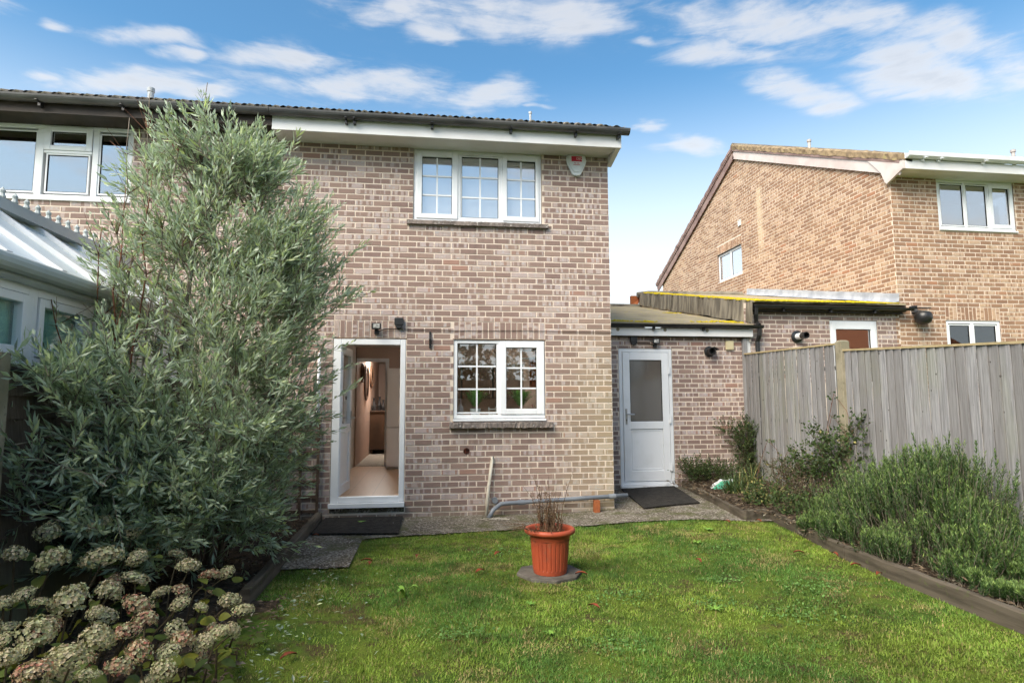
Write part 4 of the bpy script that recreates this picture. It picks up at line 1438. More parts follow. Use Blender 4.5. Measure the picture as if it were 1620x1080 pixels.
# =================================================================== our garage
gar = thing('brick_garage', 'low brick garage with white half-glazed door and mossy felt roof', 'garage', (3.8, 1.5, -0.02))
GY = 1.5
gd_h = (2.975, 3.868, -0.02, 2.178)
rects = brick_rects(2.41, 5.13, -0.10, 2.36, -0.10, [gd_h], ustart=0.03)
lay_bricks(gar, rects, (0, GY), 0.0, 21, 300, lambda u, z: u > 2.75)
wall_sheet(gar, 'wall', (0, GY), 0.0, 2.41, 5.13, -0.3, 2.45, [(*gd_h,)], mortar_m, reveal=0.2)
q = MB()
q.box(2.72, 5.22, GY - 0.115, GY - 0.095, 2.372, 2.50)
fa = q.build('fascia', fascia_m, gar, bevel=0.003)
for x in (2.94, 3.72, 4.43):
    q = MB()
    q.lathe([(0, 0.0), (0.022, 0.0), (0.028, 0.006)], (0, 0, 0), 12)
    V = [(x + v[0], GY - 0.117, 2.468 + v[1]) for v in q.v]
    q.v = V
    q.build('fixing_cap', post_m, fa)
q = MB()
q.box(2.72, 5.2, GY - 0.093, GY + 0.01, 2.362, 2.371)
q.build('soffit', brown_m, gar)
gutter(gar, 2.72, 5.36, GY - 0.165, 2.555, 0.052, black_m, brk=[3.52, 4.36])
q = MB()
q.tube([(5.31, GY - 0.165, 2.53), (5.31, GY - 0.15, 2.40), (5.31, GY - 0.08, 2.30), (5.31, GY - 0.08, 0.2)], 0.036, 12)
q.build('downpipe', black_m, gar)
rz = lambda y: 2.575 + (y - 1.34) * 0.212


def felt_roof(root, name, x0, x1, y0, y1, zf, mat, th=0.03, nx=40, ny=60, seed=1):
    xs, ys = np.linspace(x0, x1, nx + 1), np.linspace(y0, y1, ny + 1)
    GX, GY_ = np.meshgrid(xs, ys)
    ZZ = zf(GY_) + 0.010 * (fbm(GX * 2.5, GY_ * 2.5, seed) - 0.5) + 0.008 * sstep(0.44, 0.5, np.abs(((GY_ - y0) / 0.9) % 1 - 0.5))
    V = np.stack([GX.ravel(), GY_.ravel(), ZZ.ravel()], 1)
    i = np.arange(nx)[None, :] + np.arange(ny)[:, None] * (nx + 1)
    F = np.stack([i, i + 1, i + nx + 2, i + nx + 1], -1).reshape(-1, 4)
    o = link(name, mk_mesh(name, V, F), mat, root)
    m = o.modifiers.new('thick', 'SOLIDIFY')
    m.thickness = th
    m.offset = -1
    return o


felt_roof(gar, 'roof', 2.41, 5.19, 1.31, 6.55, rz, felt_m, seed=41)
q = MB()
q.box(2.41, 5.19, 6.50, 6.62, 3.60, 3.735)
q.build('roof_kerb', feltdark_m, gar)
q = MB()
q.box(2.41, 5.19, 6.3, 6.5, -0.3, 3.6)
q.build('front_wall', mortar_m, gar)
q = MB()
q.box(5.135, 5.215, GY - 0.025, GY + 0.01, 2.05, 2.372)
q.build('corner_trim', fascia_m, gar)
# garage door
q = MB()
q.frame(2.980, 3.863, 0.035, 2.172, 0.055, 0.055, 0.05, 0.055, GY + 0.0, GY + 0.07)
gdf = q.build('door_frame', upvc_m, gar, bevel=0.005)
q = MB()
q.box(2.962, 3.885, GY - 0.06, GY + 0.07, -0.005, 0.033)
q.build('door_sill', upvc_m, gdf, bevel=0.004)
q = MB()
q.frame(3.040, 3.800, 0.090, 2.112, 0.115, 0.115, 0.16, 0.12, GY - 0.012, GY + 0.05)
q.box(3.155, 3.685, GY - 0.012, GY + 0.05, 0.90, 1.02)
gdo = q.build('door', upvc_m, gar, bevel=0.006)
q = MB()
q.box(3.156, 3.684, GY + 0.012, GY + 0.022, 0.251, 0.899)
q.build('door_panel', upvc_m, gdo)
q = MB()
q.frame(3.17, 3.67, 0.265, 0.885, 0.022, 0.022, 0.022, 0.022, GY + 0.004, GY + 0.012)
q.build('panel_moulding', upvc_m, gdo, bevel=0.004)
q = MB()
q.frame(3.155, 3.685, 1.02, 1.992, 0.008, 0.008, 0.008, 0.008, GY - 0.005, GY + 0.02)
q.build('gasket', rubber_m, gdo)
q = MB()
q.box(3.156, 3.684, GY + 0.004, GY + 0.012, 1.021, 1.991)
q.build('pane', frost_m, gdo)
q = MB()
q.box(3.068, 3.098, GY - 0.022, GY - 0.012, 0.98, 1.22)
q.tube([(3.083, GY - 0.022, 1.135), (3.083, GY - 0.06, 1.135), (3.20, GY - 0.064, 1.132)], 0.011, 8)
q.build('door_handle', silver_m, gdo)
q = MB()
q.box(3.077, 3.089, GY - 0.026, GY - 0.0225, 1.03, 1.055)
q.build('keyhole', black_m, gdo)
for z in (0.30, 1.05, 1.83):
    q = MB()
    q.box(3.785, 3.825, GY - 0.03, GY - 0.0125, z - 0.06, z + 0.06)
    q.tube([(3.805, GY - 0.03, z - 0.06), (3.805, GY - 0.03, z + 0.06)], 0.011, 8)
    q.build('hinge', upvc_m, gdo)
q = MB()
q.box(2.975, 3.868, GY + 0.08, GY + 0.20, -0.1, -0.01)
q.build('door_step', concrete_m, gar)
q = MB()
q.box(2.45, 5.1, GY + 0.21, GY + 0.26, 0.0, 2.4)
q.build('inner_backing', rubber_m, gar)
t = thing('vent_cowl', 'round black vent cowl on the garage wall right of its door', 'vent', (4.5, GY, 2.14))
q = MB(Matrix.Translation((4.497, GY - 0.008, 2.135)) @ Matrix.Rotation(math.pi / 2, 4, 'X'))
q.lathe([(0.0, 0.004), (0.085, 0.004), (0.088, 0.02), (0.078, 0.035), (0.062, 0.04), (0.060, 0.13), (0.050, 0.13), (0.048, 0.03), (0, 0.03)], (0, 0, 0), 28)
q.build('cowl', black_m, t, smooth=False)
q = MB(Matrix.Translation((4.52, GY - 0.06, 2.15)) @ Matrix.Rotation(0.5, 4, 'Y'))
q.box(-0.02, 0.075, -0.09, 0.05, 0.045, 0.055)
q.build('hood', black_m, t)
t = thing('meter_box', 'small square cream plastic box high on the garage wall', 'box', (4.85, GY, 2.24))
q = MB()
q.box(4.785, 4.915, GY - 0.045, GY - 0.008, 2.165, 2.315)
q.build('casing', cream_m, t, bevel=0.006)
q = MB()
q.box(4.80, 4.90, GY - 0.049, GY - 0.0455, 2.18, 2.30)
q.build('cover', cream_m, t, bevel=0.002)

# =================================================================== neighbour's garage
ng = thing('neighbour_garage', 'taller brick garage of the neighbour with black gutter and mossy roof edge', 'garage', (6.6, GY, 0.4))
nw_h = (6.665, 7.545, 1.55, 2.685)
rects = brick_rects(5.135, 7.97, 1.60, 2.86, 0.05, [nw_h], ustart=0.07)
lay_bricks(ng, rects, (0, GY), 0.0, 31, 300, lambda u, z: z > 1.9)
wall_sheet(ng, 'wall', (0, GY), 0.0, 5.135, 7.97, -0.3, 2.95, [(*nw_h,)], mortar_m, reveal=0.12)
make_window(ng, 6.668, 7.542, 1.555, 2.680, GY + 0.01, [(6.775, 7.425, 1.65, 2.535, (6.70, 7.51, 1.585, 2.65))], sky_glass_m)
nz = lambda y: 2.955 + (y - 1.32) * 0.205
felt_roof(ng, 'roof', 5.20, 7.97, 1.33, 6.55, nz, felt_m, seed=51)
q = MB()
q.box(5.25, 8.02, GY - 0.11, GY - 0.085, 2.83, 2.945)
q.build('fascia', plain('bare_fascia', (0.12, 0.085, 0.06), (0.20, 0.16, 0.13), 5, 0.8, 0.2, sc=(1, 1, 4)), ng)
q = MB()
q.box(5.2, 7.97, GY - 0.085, GY, 2.80, 2.829)
q.build('soffit', brown_m, ng)
gutter(ng, 5.24, 8.10, GY - 0.16, 2.885, 0.045, black_m, brk=[5.75, 6.6, 7.4])
q = MB()
q.tube([(5.27, GY - 0.16, 2.86), (5.27, GY - 0.14, 2.74), (5.30, GY - 0.09, 2.62), (5.31, GY - 0.16, 2.56)], 0.033, 10)
q.build('gutter_outlet', black_m, ng)
q = MB()
q.tube([(8.05, GY - 0.16, 2.89), (8.16, GY - 0.17, 2.905)], 0.028, 8)
q.build('gutter_stub', black_m, ng)
# felt upstand between the two roofs: hung strips of felt, crumpled
ys = [1.30, 1.95, 2.55, 3.25, 4.0, 4.55, 5.1, 5.8, 6.5]
for i in range(len(ys) - 1):
    a, b = ys[i], ys[i + 1] + 0.03
    n, m = 22, 6
    V, F = [], []
    for j in range(n + 1):
        y = a + (b - a) * j / n
        for k in range(m + 1):
            s = k / m
            zt, zb = nz(y) + 0.012, rz(y) + 0.012 + 0.03 * float(vnoise(y * 6, 1.0, 9))
            cr = 0.05 * float(fbm(y * 5 + i, s * 0.9, 60 + i, 3)) * s
            V.append((5.185 - 0.012 * (i % 2) - cr - 0.006 * math.sin(y * 31) * s, y, zt + (zb - zt) * s))
    for j in range(n):
        for k in range(m):
            p = j * (m + 1) + k
            F.append((p, p + 1, p + m + 2, p + m + 1))
    link('felt_strip', mk_mesh('felt_strip', V, F, smooth=True), feltdark_m, ng)
q = MB()
q.box(5.19, 5.21, 1.45, 6.5, 2.3, 3.0)
q.add([(5.19, 1.5, 2.4), (5.19, 6.5, 3.4), (5.19, 6.5, 3.95), (5.19, 1.5, 2.95)], [(0, 1, 2, 3)])
q.build('party_wall', mortar_m, ng)
q = MB()
q.tube([(5.12, 6.58, 3.98), (5.4, 6.58, 4.02), (7.9, 6.58, 4.05)], 0.07, 10)
q.build('ridge_roll', feltdark_m, ng)
q = MB()
q.add([(5.10, 6.5, 3.70), (5.10, 6.75, 3.70), (5.20, 6.75, 3.99), (5.20, 6.5, 3.99), (4.96, 6.6, 3.70)], [(0, 1, 2, 3), (0, 3, 2, 4)])
q.box(4.98, 5.16, 6.64, 6.74, 3.4, 3.97)
q.build('red_verge', redbrick_m, ng)
# lead flashing strips stepped along the house wall
for i in range(6):
    a, b = 1.44 + i * 0.82, 1.44 + (i + 1) * 0.82 + 0.05
    V, F = [], []
    n = 12
    for j in range(n + 1):
        y = a + (b - a) * j / n
        for (dx, dz) in ((0.0, 0.17), (-0.006, 0.10), (-0.015, 0.03), (-0.09, 0.012)):
            V.append((7.955 + dx - 0.003 * (i % 2) - 0.005 * float(vnoise(y * 9, dz * 9, 3)), y, nz(y) + dz + 0.008 * float(vnoise(y * 4, dz, 5))))
    for j in range(n):
        for k in range(3):
            p = j * 4 + k
            F.append((p, p + 1, p + 5, p + 4))
    link('lead_flashing', mk_mesh('lead_flashing', V, F, smooth=True), lead_m, ng)


def moss_clumps(name, label, cx, n, seed, parent=None):
    r = np.random.default_rng(seed)
    V, F = [], []
    for i in range(n):
        x, y, z, s = cx(r)
        k = 7
        b = len(V)
        V.append((x, y, z + s * 0.55))
        for q_ in range(k):
            a = 6.283 * q_ / k
            rr = s * r.uniform(0.7, 1.2)
            V.append((x + rr * 0.55 * math.cos(a), y + rr * 0.55 * math.sin(a), z + s * 0.42 * r.uniform(0.7, 1.1)))
        for q_ in range(k):
            a = 6.283 * q_ / k
            rr = s * r.uniform(0.9, 1.3)
            V.append((x + rr * math.cos(a), y + rr * math.sin(a), z - s * 0.15))
        for q_ in range(k):
            F.append((b, b + 1 + q_, b + 1 + (q_ + 1) % k))
            F.append((b + 1 + q_, b + 1 + k + q_, b + 1 + k + (q_ + 1) % k, b + 1 + (q_ + 1) % k))
    o = link(name, mk_mesh(name, V, F), moss_m)
    return setp(o, label, 'moss', kind='stuff')


def moss_edge(r):
    x = 5.25 + 2.6 * r.random() ** 0.9
    y = 1.335 + abs(r.normal(0, 0.10))
    dens = 1 - sstep(7.2, 7.95, x)
    s = r.uniform(0.018, 0.050) * (0.35 + 0.65 * float(dens))
    return x, y, float(nz(y)) + 0.004, s


def moss_side(r):
    y = 1.4 + 5.0 * r.random()
    x = 5.21 + abs(r.normal(0, 0.12))
    return x, y, float(nz(y)) + 0.004, r.uniform(0.02, 0.06)


def moss_low(r):
    g = r.integers(0, 6)
    cx_, cy_ = [(4.95, 3.9), (4.85, 1.75), (4.55, 1.55), (5.05, 1.5), (3.0, 1.5), (3.4, 1.42)][g]
    x, y = cx_ + r.normal(0, 0.12), cy_ + abs(r.normal(0, 0.07))
    return min(x, 5.12), y, float(rz(y)) + 0.006, r.uniform(0.010, 0.03)


moss_clumps('moss', 'thick yellow-green moss along the edge of the neighbour garage roof', moss_edge, 1500, 3)
moss_clumps('moss', 'yellow moss on the side edge of the neighbour garage roof above the felt', moss_side, 900, 4)
moss_clumps('moss', 'small yellow moss patches on the low garage roof', moss_low, 260, 5)
t = thing('boiler_flue', 'black and white boiler flue sticking out of the neighbour garage wall', 'flue', (6.08, GY, 2.4))
XF = Matrix.Translation((6.05, GY - 0.008, 2.395)) @ Matrix.Rotation(math.pi / 2, 4, 'X')
q = MB(XF)
q.lathe([(0.0, 0.004), (0.10, 0.004), (0.10, 0.02), (0.055, 0.035), (0.0, 0.035)], (0, 0, 0), 24)
q.build('wall_seal', black_m, t)
q = MB(XF)
q.lathe([(0.052, 0.03), (0.052, 0.17), (0.0, 0.17)], (0, 0, 0), 24)
q.build('flue_pipe', upvc_m, t)
q = MB(XF)
q.lathe([(0.054, 0.16), (0.056, 0.165), (0.056, 0.27), (0.044, 0.27), (0.04, 0.18), (0, 0.18)], (0, 0, 0), 24)
q.build('terminal', black_m, t)
q = MB()
q.box(5.98, 6.15, GY - 0.013, GY - 0.002, 2.07, 2.24)
setp(q.build('mortar_patch', mortar_m, org=(6.06, GY, 2.15)), 'pale mortar patch on the brick wall below the boiler flue', 'patch')
t = thing('security_light', 'round black security lamp with bracket on the neighbour house wall', 'light', (8.28, GY, 2.78))
q = MB()
q.lathe([(0.0, -0.13), (0.05, -0.125), (0.11, -0.09), (0.135, -0.02), (0.13, 0.05), (0.10, 0.09), (0.05, 0.10), (0.0, 0.10)], (8.30, GY - 0.15, 2.74), 24)
q.build('lamp_bowl', black_m, t, smooth=True)
q = MB()
q.box(8.20, 8.27, GY - 0.07, GY - 0.008, 2.83, 2.95)
q.beam((8.235, GY - 0.04, 2.88), (8.30, GY - 0.15, 2.83), 0.03, 0.03)
q.build('bracket', gutter_m, t)
q = MB()
q.box(8.26, 8.46, GY - 0.15, GY - 0.07, 2.895, 2.91)
q.build('solar_plate', black_m, t)

# =================================================================== neighbour house
nh = thing('neighbour_house', 'brick gable-ended house of the neighbour behind the wooden fence', 'house', (8.6, GY, 0.4))
NX = 7.97
RY, RZ, HD = 6.75, 7.94, 5.25
roofz = lambda y: RZ - 0.46 * abs(y - RY)
nu_h = (8.872, 10.42, 4.33, 5.42)
nl_h = (8.862, 9.930, 1.62, 2.712)
rects = brick_rects(NX, 11.6, 1.30, 5.42, 0.55, [nu_h, nl_h[:3] + (2.95,)], ustart=NX)
rects += soldier_rects(8.862, 9.930, 2.718, 2.95)
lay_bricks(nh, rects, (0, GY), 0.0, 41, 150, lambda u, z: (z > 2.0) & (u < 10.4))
wall_sheet(nh, 'wall', (0, GY), 0.0, NX, 11.6, -0.3, 5.5, [(*nu_h,), (*nl_h,)], mortar_m, reveal=0.12)
# gable wall, local u runs towards the camera: y = 12.0 - u
GO, GRt = (NX, 12.0), -math.pi / 2
sw_h = (12.0 - 7.98, 12.0 - 6.63, 4.61, 5.40)
rects = brick_rects(0.0, 10.5, 3.0, 8.1, 0.55, [(sw_h[0], sw_h[1], 4.61, 5.62)], ustart=0.02,
                    keep=lambda u, z: z < roofz(12.0 - u) - 0.10 and z > nz(12.0 - u) - 0.25 if 12.0 - u < 6.6 else z < roofz(12.0 - u) - 0.10)
rects += soldier_rects(sw_h[0], sw_h[1], 5.405, 5.62)
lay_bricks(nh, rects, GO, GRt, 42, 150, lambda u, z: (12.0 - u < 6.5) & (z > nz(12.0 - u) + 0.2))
wall_sheet(nh, 'gable_wall', GO, GRt, 0.0, 10.5, -0.3, 5.49, [(*sw_h,)], mortar_m, reveal=0.12,
           gable=[(0.0, 5.49), (10.5, 5.49), (5.25, 7.90)])
XS = Matrix.Translation((NX, 12.0, 0)) @ Matrix.Rotation(GRt, 4, 'Z')
make_window(nh, sw_h[0] + 0.004, sw_h[1] - 0.004, 4.63, 5.39, 0.05,
            [(sw_h[0] + 0.06, sw_h[0] + 0.64, 4.69, 5.33, None), (sw_h[0] + 0.72, sw_h[1] - 0.06, 4.69, 5.33, None)],
            gable_glass_m, xf=XS, bars={'mullions': [(sw_h[0] + 0.66, sw_h[0] + 0.70, 4.675, 5.345)]}, cill=(sw_h[0] - 0.01, sw_h[1] + 0.01))
make_window(nh, 8.876, 10.415, 4.345, 5.235, GY + 0.012,
            [(8.955, 9.395, 4.425, 5.16, None), (9.475, 9.865, 4.425, 5.16, None), (9.985, 10.335, 4.455, 5.125, (9.915, 10.395, 4.385, 5.195))],
            sky_glass_m, bars={'mullions': [(9.415, 9.455, 4.39, 5.19), (9.885, 9.925, 4.39, 5.19)]}, cill=(8.868, 10.425))
q = MB()
q.box(8.872, 10.42, GY + 0.005, GY + 0.1, 5.235, 5.45)
q.build('window_head', fascia_m, nh)
make_window(nh, 8.866, 9.926, 1.63, 2.706, GY + 0.012,
            [(8.945, 9.33, 1.71, 2.63, None), (9.43, 9.85, 1.71, 2.63, None)], dark_glass_m, bars={'mullions': [(9.35, 9.41, 1.675, 2.66)]})
for nm, y0, z0, y1, z1, mt in (('barge_board', 1.16, roofz(1.16) - 0.12, RY, RZ - 0.12, barge_m), ('barge_board', RY, RZ - 0.12, 12.34, roofz(12.34) - 0.12, bargebrown_m)):  # far slope's board gets its shade as a browner colour
    q = MB()
    q.beam((NX - 0.05, y0, z0), (NX - 0.05, y1, z1), 0.03, 0.20)
    q.build(nm, mt, nh)
    q = MB()
    q.beam((NX - 0.03, y0, z0 + 0.13), (NX - 0.03, y1, z1 + 0.13), 0.12, 0.05)
    q.build('verge_undercloak', bargebrown_m, nh)
for (y0, y1) in ((1.10, RY), (RY, 12.4)):
    n = 60
    V, F = [], []
    r = np.random.default_rng(int(y0 * 10))
    for i in range(n + 1):
        y = y0 + (y1 - y0) * i / n
        z = roofz(y) + 0.03
        for (dx, dz) in ((-0.10, 0.0), (-0.105, 0.10), (-0.06, 0.135), (0.10, 0.135), (0.10, 0.0)):
            V.append((NX + dx + r.normal(0, 0.006), y, z + dz + r.normal(0, 0.009)))
    for i in range(n):
        for k in range(5):
            a, b = i * 5 + k, i * 5 + (k + 1) % 5
            F.append((a, b, b + 5, a + 5))
    F.append((0, 1, 2, 3, 4))
    F.append(tuple(n * 5 + k for k in (4, 3, 2, 1, 0)))
    link('verge_mortar', mk_mesh('verge_mortar', V, F), verge_m if y0 < 2 else bargebrown_m, nh)
tiled_roof(nh, NX - 0.02, 16, 1.06, roofz(1.06) + 0.07, RY, RZ + 0.09, tile_m)
tiled_roof(nh, NX - 0.02, 16, 12.44, roofz(12.44) + 0.07, RY, RZ + 0.09, tile_m)
q = MB()
q.tube([(NX - 0.08, RY, RZ + 0.09), (16, RY, RZ + 0.09)], 0.11, 12)
q.build('ridge_tile', tile_m, nh)
q = MB()
q.box(NX - 0.03, 16, 1.10, 1.125, 5.235, 5.40)
q.build('fascia', fascia_m, nh, bevel=0.003)
q = MB()
q.box(NX, 16, 1.127, GY + 0.03, 5.238, 5.25)
q.build('soffit', soffit_m, nh)
q = MB(Matrix(((0, 1, 0, 0), (1, 0, 0, 0), (0, 0, 1, 0), (0, 0, 0, 1))))
q.prism([(1.10, 5.235), (1.48, 5.10), (1.52, 5.14), (1.60, 5.34), (1.78, 5.55), (1.90, 5.68), (1.10, 5.39)], NX - 0.085, NX - 0.036)
q.build('eaves_box_end', barge_m, nh)
# square-section white gutter
q = MB(Matrix(((0, 1, 0, 0), (1, 0, 0, 0), (0, 0, 1, 0), (0, 0, 0, 1))))
q.prism([(0.985, 5.50), (0.995, 5.43), (1.03, 5.405), (1.095, 5.405), (1.095, 5.50), (1.088, 5.50), (1.088, 5.412), (1.03, 5.413), (1.003, 5.435), (0.993, 5.50)], NX - 0.04, 16)
gt = q.build('gutter', upvc_m, nh)
for x in (8.25, 8.55, 9.4, 10.3):
    q = MB()
    q.box(x - 0.02, x + 0.02, 0.98, 1.099, 5.397, 5.405)
    q.box(x - 0.02, x + 0.02, 1.06, 1.099, 5.37, 5.397)
    q.build('gutter_bracket', upvc_m, gt)
q = MB(XS)
q.box(12.0 - 6.72, 12.0 - 6.58, -0.02, -0.008, 5.87, 6.03)
q.frame(12.0 - 6.72, 12.0 - 6.58, 5.87, 6.03, 0.02, 0.02, 0.02, 0.02, -0.028, -0.0205)
setp(q.build('air_vent', soffit_m, org=(NX, 6.65, 5.95)), 'small square white air vent on the neighbour gable wall', 'vent')
for (y, z0, z1, w) in ((5.72, 5.0, 6.55, 0.09),):
    pass
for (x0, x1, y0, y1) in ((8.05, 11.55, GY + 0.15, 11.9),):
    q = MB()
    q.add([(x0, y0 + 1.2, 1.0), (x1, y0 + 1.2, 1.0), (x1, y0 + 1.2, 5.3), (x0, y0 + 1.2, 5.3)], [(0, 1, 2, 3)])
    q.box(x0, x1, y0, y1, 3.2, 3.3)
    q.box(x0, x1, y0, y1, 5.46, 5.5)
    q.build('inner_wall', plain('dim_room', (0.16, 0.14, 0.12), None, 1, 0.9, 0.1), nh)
for i, (x, y) in enumerate(((8.9, 5.0), (12.4, 3.2))):
    q = MB()
    z = roofz(y) + 0.1
    q.lathe([(0.035, -0.3), (0.035, 0.22), (0.05, 0.23), (0.05, 0.28), (0.0, 0.29)], (x, y, z), 14)
    setp(q.build('roof_vent_pipe', plain('vent_pink%d' % i, (0.50, 0.47, 0.46), None, 4, 0.6, 0.3), org=(x, y, z)), ['thin pale vent pipe on the neighbour roof near the gable peak', 'pale vent pipe on the neighbour roof above the upper window'][i], 'vent pipe', 'roof vent pipes')
q = MB()
q.lathe([(0.042, -0.3), (0.042, 0.10), (0.05, 0.105), (0.05, 0.16), (0.0, 0.165)], (-4.05, 1.2, 5.72), 14)
setp(q.build('roof_vent_pipe', plain('vent_grey', (0.48, 0.52, 0.56), None, 4, 0.5, 0.3), org=(-4.05, 1.2, 5.8)), 'grey flue pipe on the terrace roof above the shrub', 'vent pipe', 'roof vent pipes')
q = MB()
q.lathe([(0.018, -0.3), (0.018, 0.12), (0.026, 0.125), (0.026, 0.155), (0.0, 0.16)], (1.53, 1.2, 5.72), 12)
setp(q.build('roof_vent_pipe', plain('vent_grey2', (0.50, 0.53, 0.56), None, 4, 0.5, 0.3), org=(1.53, 1.2, 5.76)), 'short pale pipe on the roof above the upper bedroom window', 'vent pipe', 'roof vent pipes')

# =================================================================== attached house on the left
lh = thing('terraced_house', 'attached brick house on the left with dark brown eaves', 'house', (-5, 0.0, GR))
nbw = (-5.42, -3.680, 3.80, 4.80)
rects = brick_rects(-6.2, XL - 0.004, 2.2, 4.82, GR, [nbw], ustart=XR - 0.1125 * 39)
lay_bricks(lh, rects, (0, 0), 0.0, 61, 120, lambda u, z: (u > -4.5) & (z > 3.0))
wall_sheet(lh, 'wall', (0, 0), 0.0, -9.0, XL, -0.3, 4.85, [(*nbw,)], mortar_m, reveal=0.12)
make_window(lh, -5.415, -3.684, 3.815, 4.735, 0.015,
            [(-5.33, -4.80, 3.90, 4.645, None), (-4.655, -4.20, 3.90, 4.365, None), (-4.625, -4.225, 4.48, 4.66, (-4.70, -4.155, 4.42, 4.715)), (-4.06, -3.755, 3.90, 4.645, None)],
            sky_glass_m, bars={'mullions': [(-4.78, -4.705, 3.86, 4.69), (-4.15, -4.08, 3.86, 4.69), (-4.70, -4.155, 4.385, 4.418)]}, cill=(-5.42, -3.68))
q = MB()
q.box(-5.42, -3.68, 0.01, 0.11, 4.735, 4.83)
q.build('window_head', soffit_m, lh)
q = MB()
q.box(-9, XL, -0.40, -0.378, 4.70, 4.88)
q.build('fascia', brown_m, lh)
q = MB()
q.box(-9, XL, -0.376, 0.03, 4.735, 4.75)
q.build('soffit', brown_m, lh)
gutter(lh, -9, -1.955, -0.458, 4.872, 0.070, gutter_m, brk=[-2.6, -3.6, -4.5, -5.2], brkmat=black_m)
tiled_roof(lh, -9, -1.955, -0.44, 4.900, 5.0, 7.31, tile_m)
tiled_roof(lh, -9, -1.955, 10.4, 4.9, 5.0, 7.33, tile_m)
eave_tiles(lh, -6.75, -1.95, -0.475, 4.873, 5.0, 7.31, tile_m)
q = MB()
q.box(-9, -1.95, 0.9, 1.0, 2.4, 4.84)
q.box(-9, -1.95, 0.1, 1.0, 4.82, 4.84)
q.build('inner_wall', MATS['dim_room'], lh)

# conservatory
cv = thing('conservatory', 'white conservatory with pale roof panels and teal blinds beside the shrub', 'conservatory', (-3.6, -2.5, GR))
WX, EZ = -2.78, 2.22
q = MB()
q.box(WX - 0.10, WX - 0.02, -6.0, -0.02, -0.3, 0.75)
q.build('dwarf_wall', mortar_m, cv)
posts = [-6.0, -5.35, -4.65, -3.95, -3.18, -2.45, -1.7, -0.95, -0.2]
XC = Matrix.Translation((WX, 0, 0)) @ Matrix.Rotation(math.pi / 2, 4, 'Z')     # local x -> +y, local -y -> +x
for i in range(len(posts) - 1):
    a, b = posts[i], posts[i + 1]
    q = MB(XC)
    q.frame(a, b, 0.76, EZ - 0.06, 0.05, 0.05, 0.06, 0.07, 0.0, 0.07)
    q.box(a + 0.05, b - 0.05, 0.001, 0.069, 1.58, 1.66)
    w = q.build('window', upvc_m, cv, bevel=0.005)
    q = MB(XC)
    q.frame(a + 0.06, b - 0.06, 1.665, EZ - 0.135, 0.06, 0.06, 0.06, 0.06, -0.012, 0.05)
    q.build('casement', upvc_m, w, bevel=0.006)
    for (z0, z1, e) in ((1.73, EZ - 0.20, 0.12), (0.82, 1.58, 0.05)):
        q = MB(XC)
        q.box(a + e, b - e, 0.024, 0.032, z0, z1)
        q.build('pane', clear_glass_m, w)
    q = MB(XC)
    q.box(a + 0.03, b - 0.03, 0.075, 0.080, 0.80, EZ - 0.1)
    q.build('blind', teal_m, w)
q = MB()
q.tube([(WX + 0.10, -6.0, EZ + 0.02), (WX + 0.10, -0.02, EZ + 0.02)], 0.058, 12)
q.tube([(WX + 0.04, -6.0, EZ - 0.045), (WX + 0.04, -0.02, EZ - 0.045)], 0.035, 8)
q.build('gutter', plain('grey_white_gutter', (0.46, 0.50, 0.50), (0.38, 0.42, 0.42), 2, 0.4, 0.45), cv)
RX, RZc = -3.66, 2.98
ys = np.arange(-6.0, -0.01, 0.60)
for y in ys:
    q = MB()
    q.beam((WX + 0.08, y, EZ + 0.075), (RX, y, RZc), 0.06, 0.045)
    q.build('glazing_bar', upvc_m, cv)
for y in ys[:-1]:
    q = MB()
    q.add([(WX + 0.07, y + 0.035, EZ + 0.06), (WX + 0.07, y + 0.565, EZ + 0.06), (RX, y + 0.565, RZc - 0.02), (RX, y + 0.035, RZc - 0.02)], [(0, 1, 2, 3)])
    q.build('roof_panel', poly_m, cv)
    q = MB()
    q.add([(RX - 0.9, y + 0.035, EZ + 0.06), (RX - 0.9, y + 0.565, EZ + 0.06), (RX, y + 0.565, RZc - 0.02), (RX, y + 0.035, RZc - 0.02)], [(3, 2, 1, 0)])
    q.build('roof_panel', poly_m, cv)
q = MB()
q.prism([(RX - 0.10, RZc - 0.02), (RX + 0.10, RZc - 0.02), (RX + 0.03, RZc + 0.11), (RX - 0.03, RZc + 0.11)], -6.0, -0.02)
rdg = q.build('ridge', MATS['grey_white_gutter'], cv)
for y in np.arange(-5.9, -0.1, 0.16):
    q = MB()
    q.lathe([(0.012, 0), (0.03, 0.02), (0.018, 0.05), (0.026, 0.075), (0.0, 0.11)], (RX, y, RZc + 0.105), 8)
    q.build('cresting', MATS['grey_white_gutter'], rdg)

# =================================================================== fences and edgings
fence = thing('panel_fence', 'weathered grey feather-edge fence behind the rosemary bed', 'fence', (5.12, -1.5, 0))
FX = 5.12


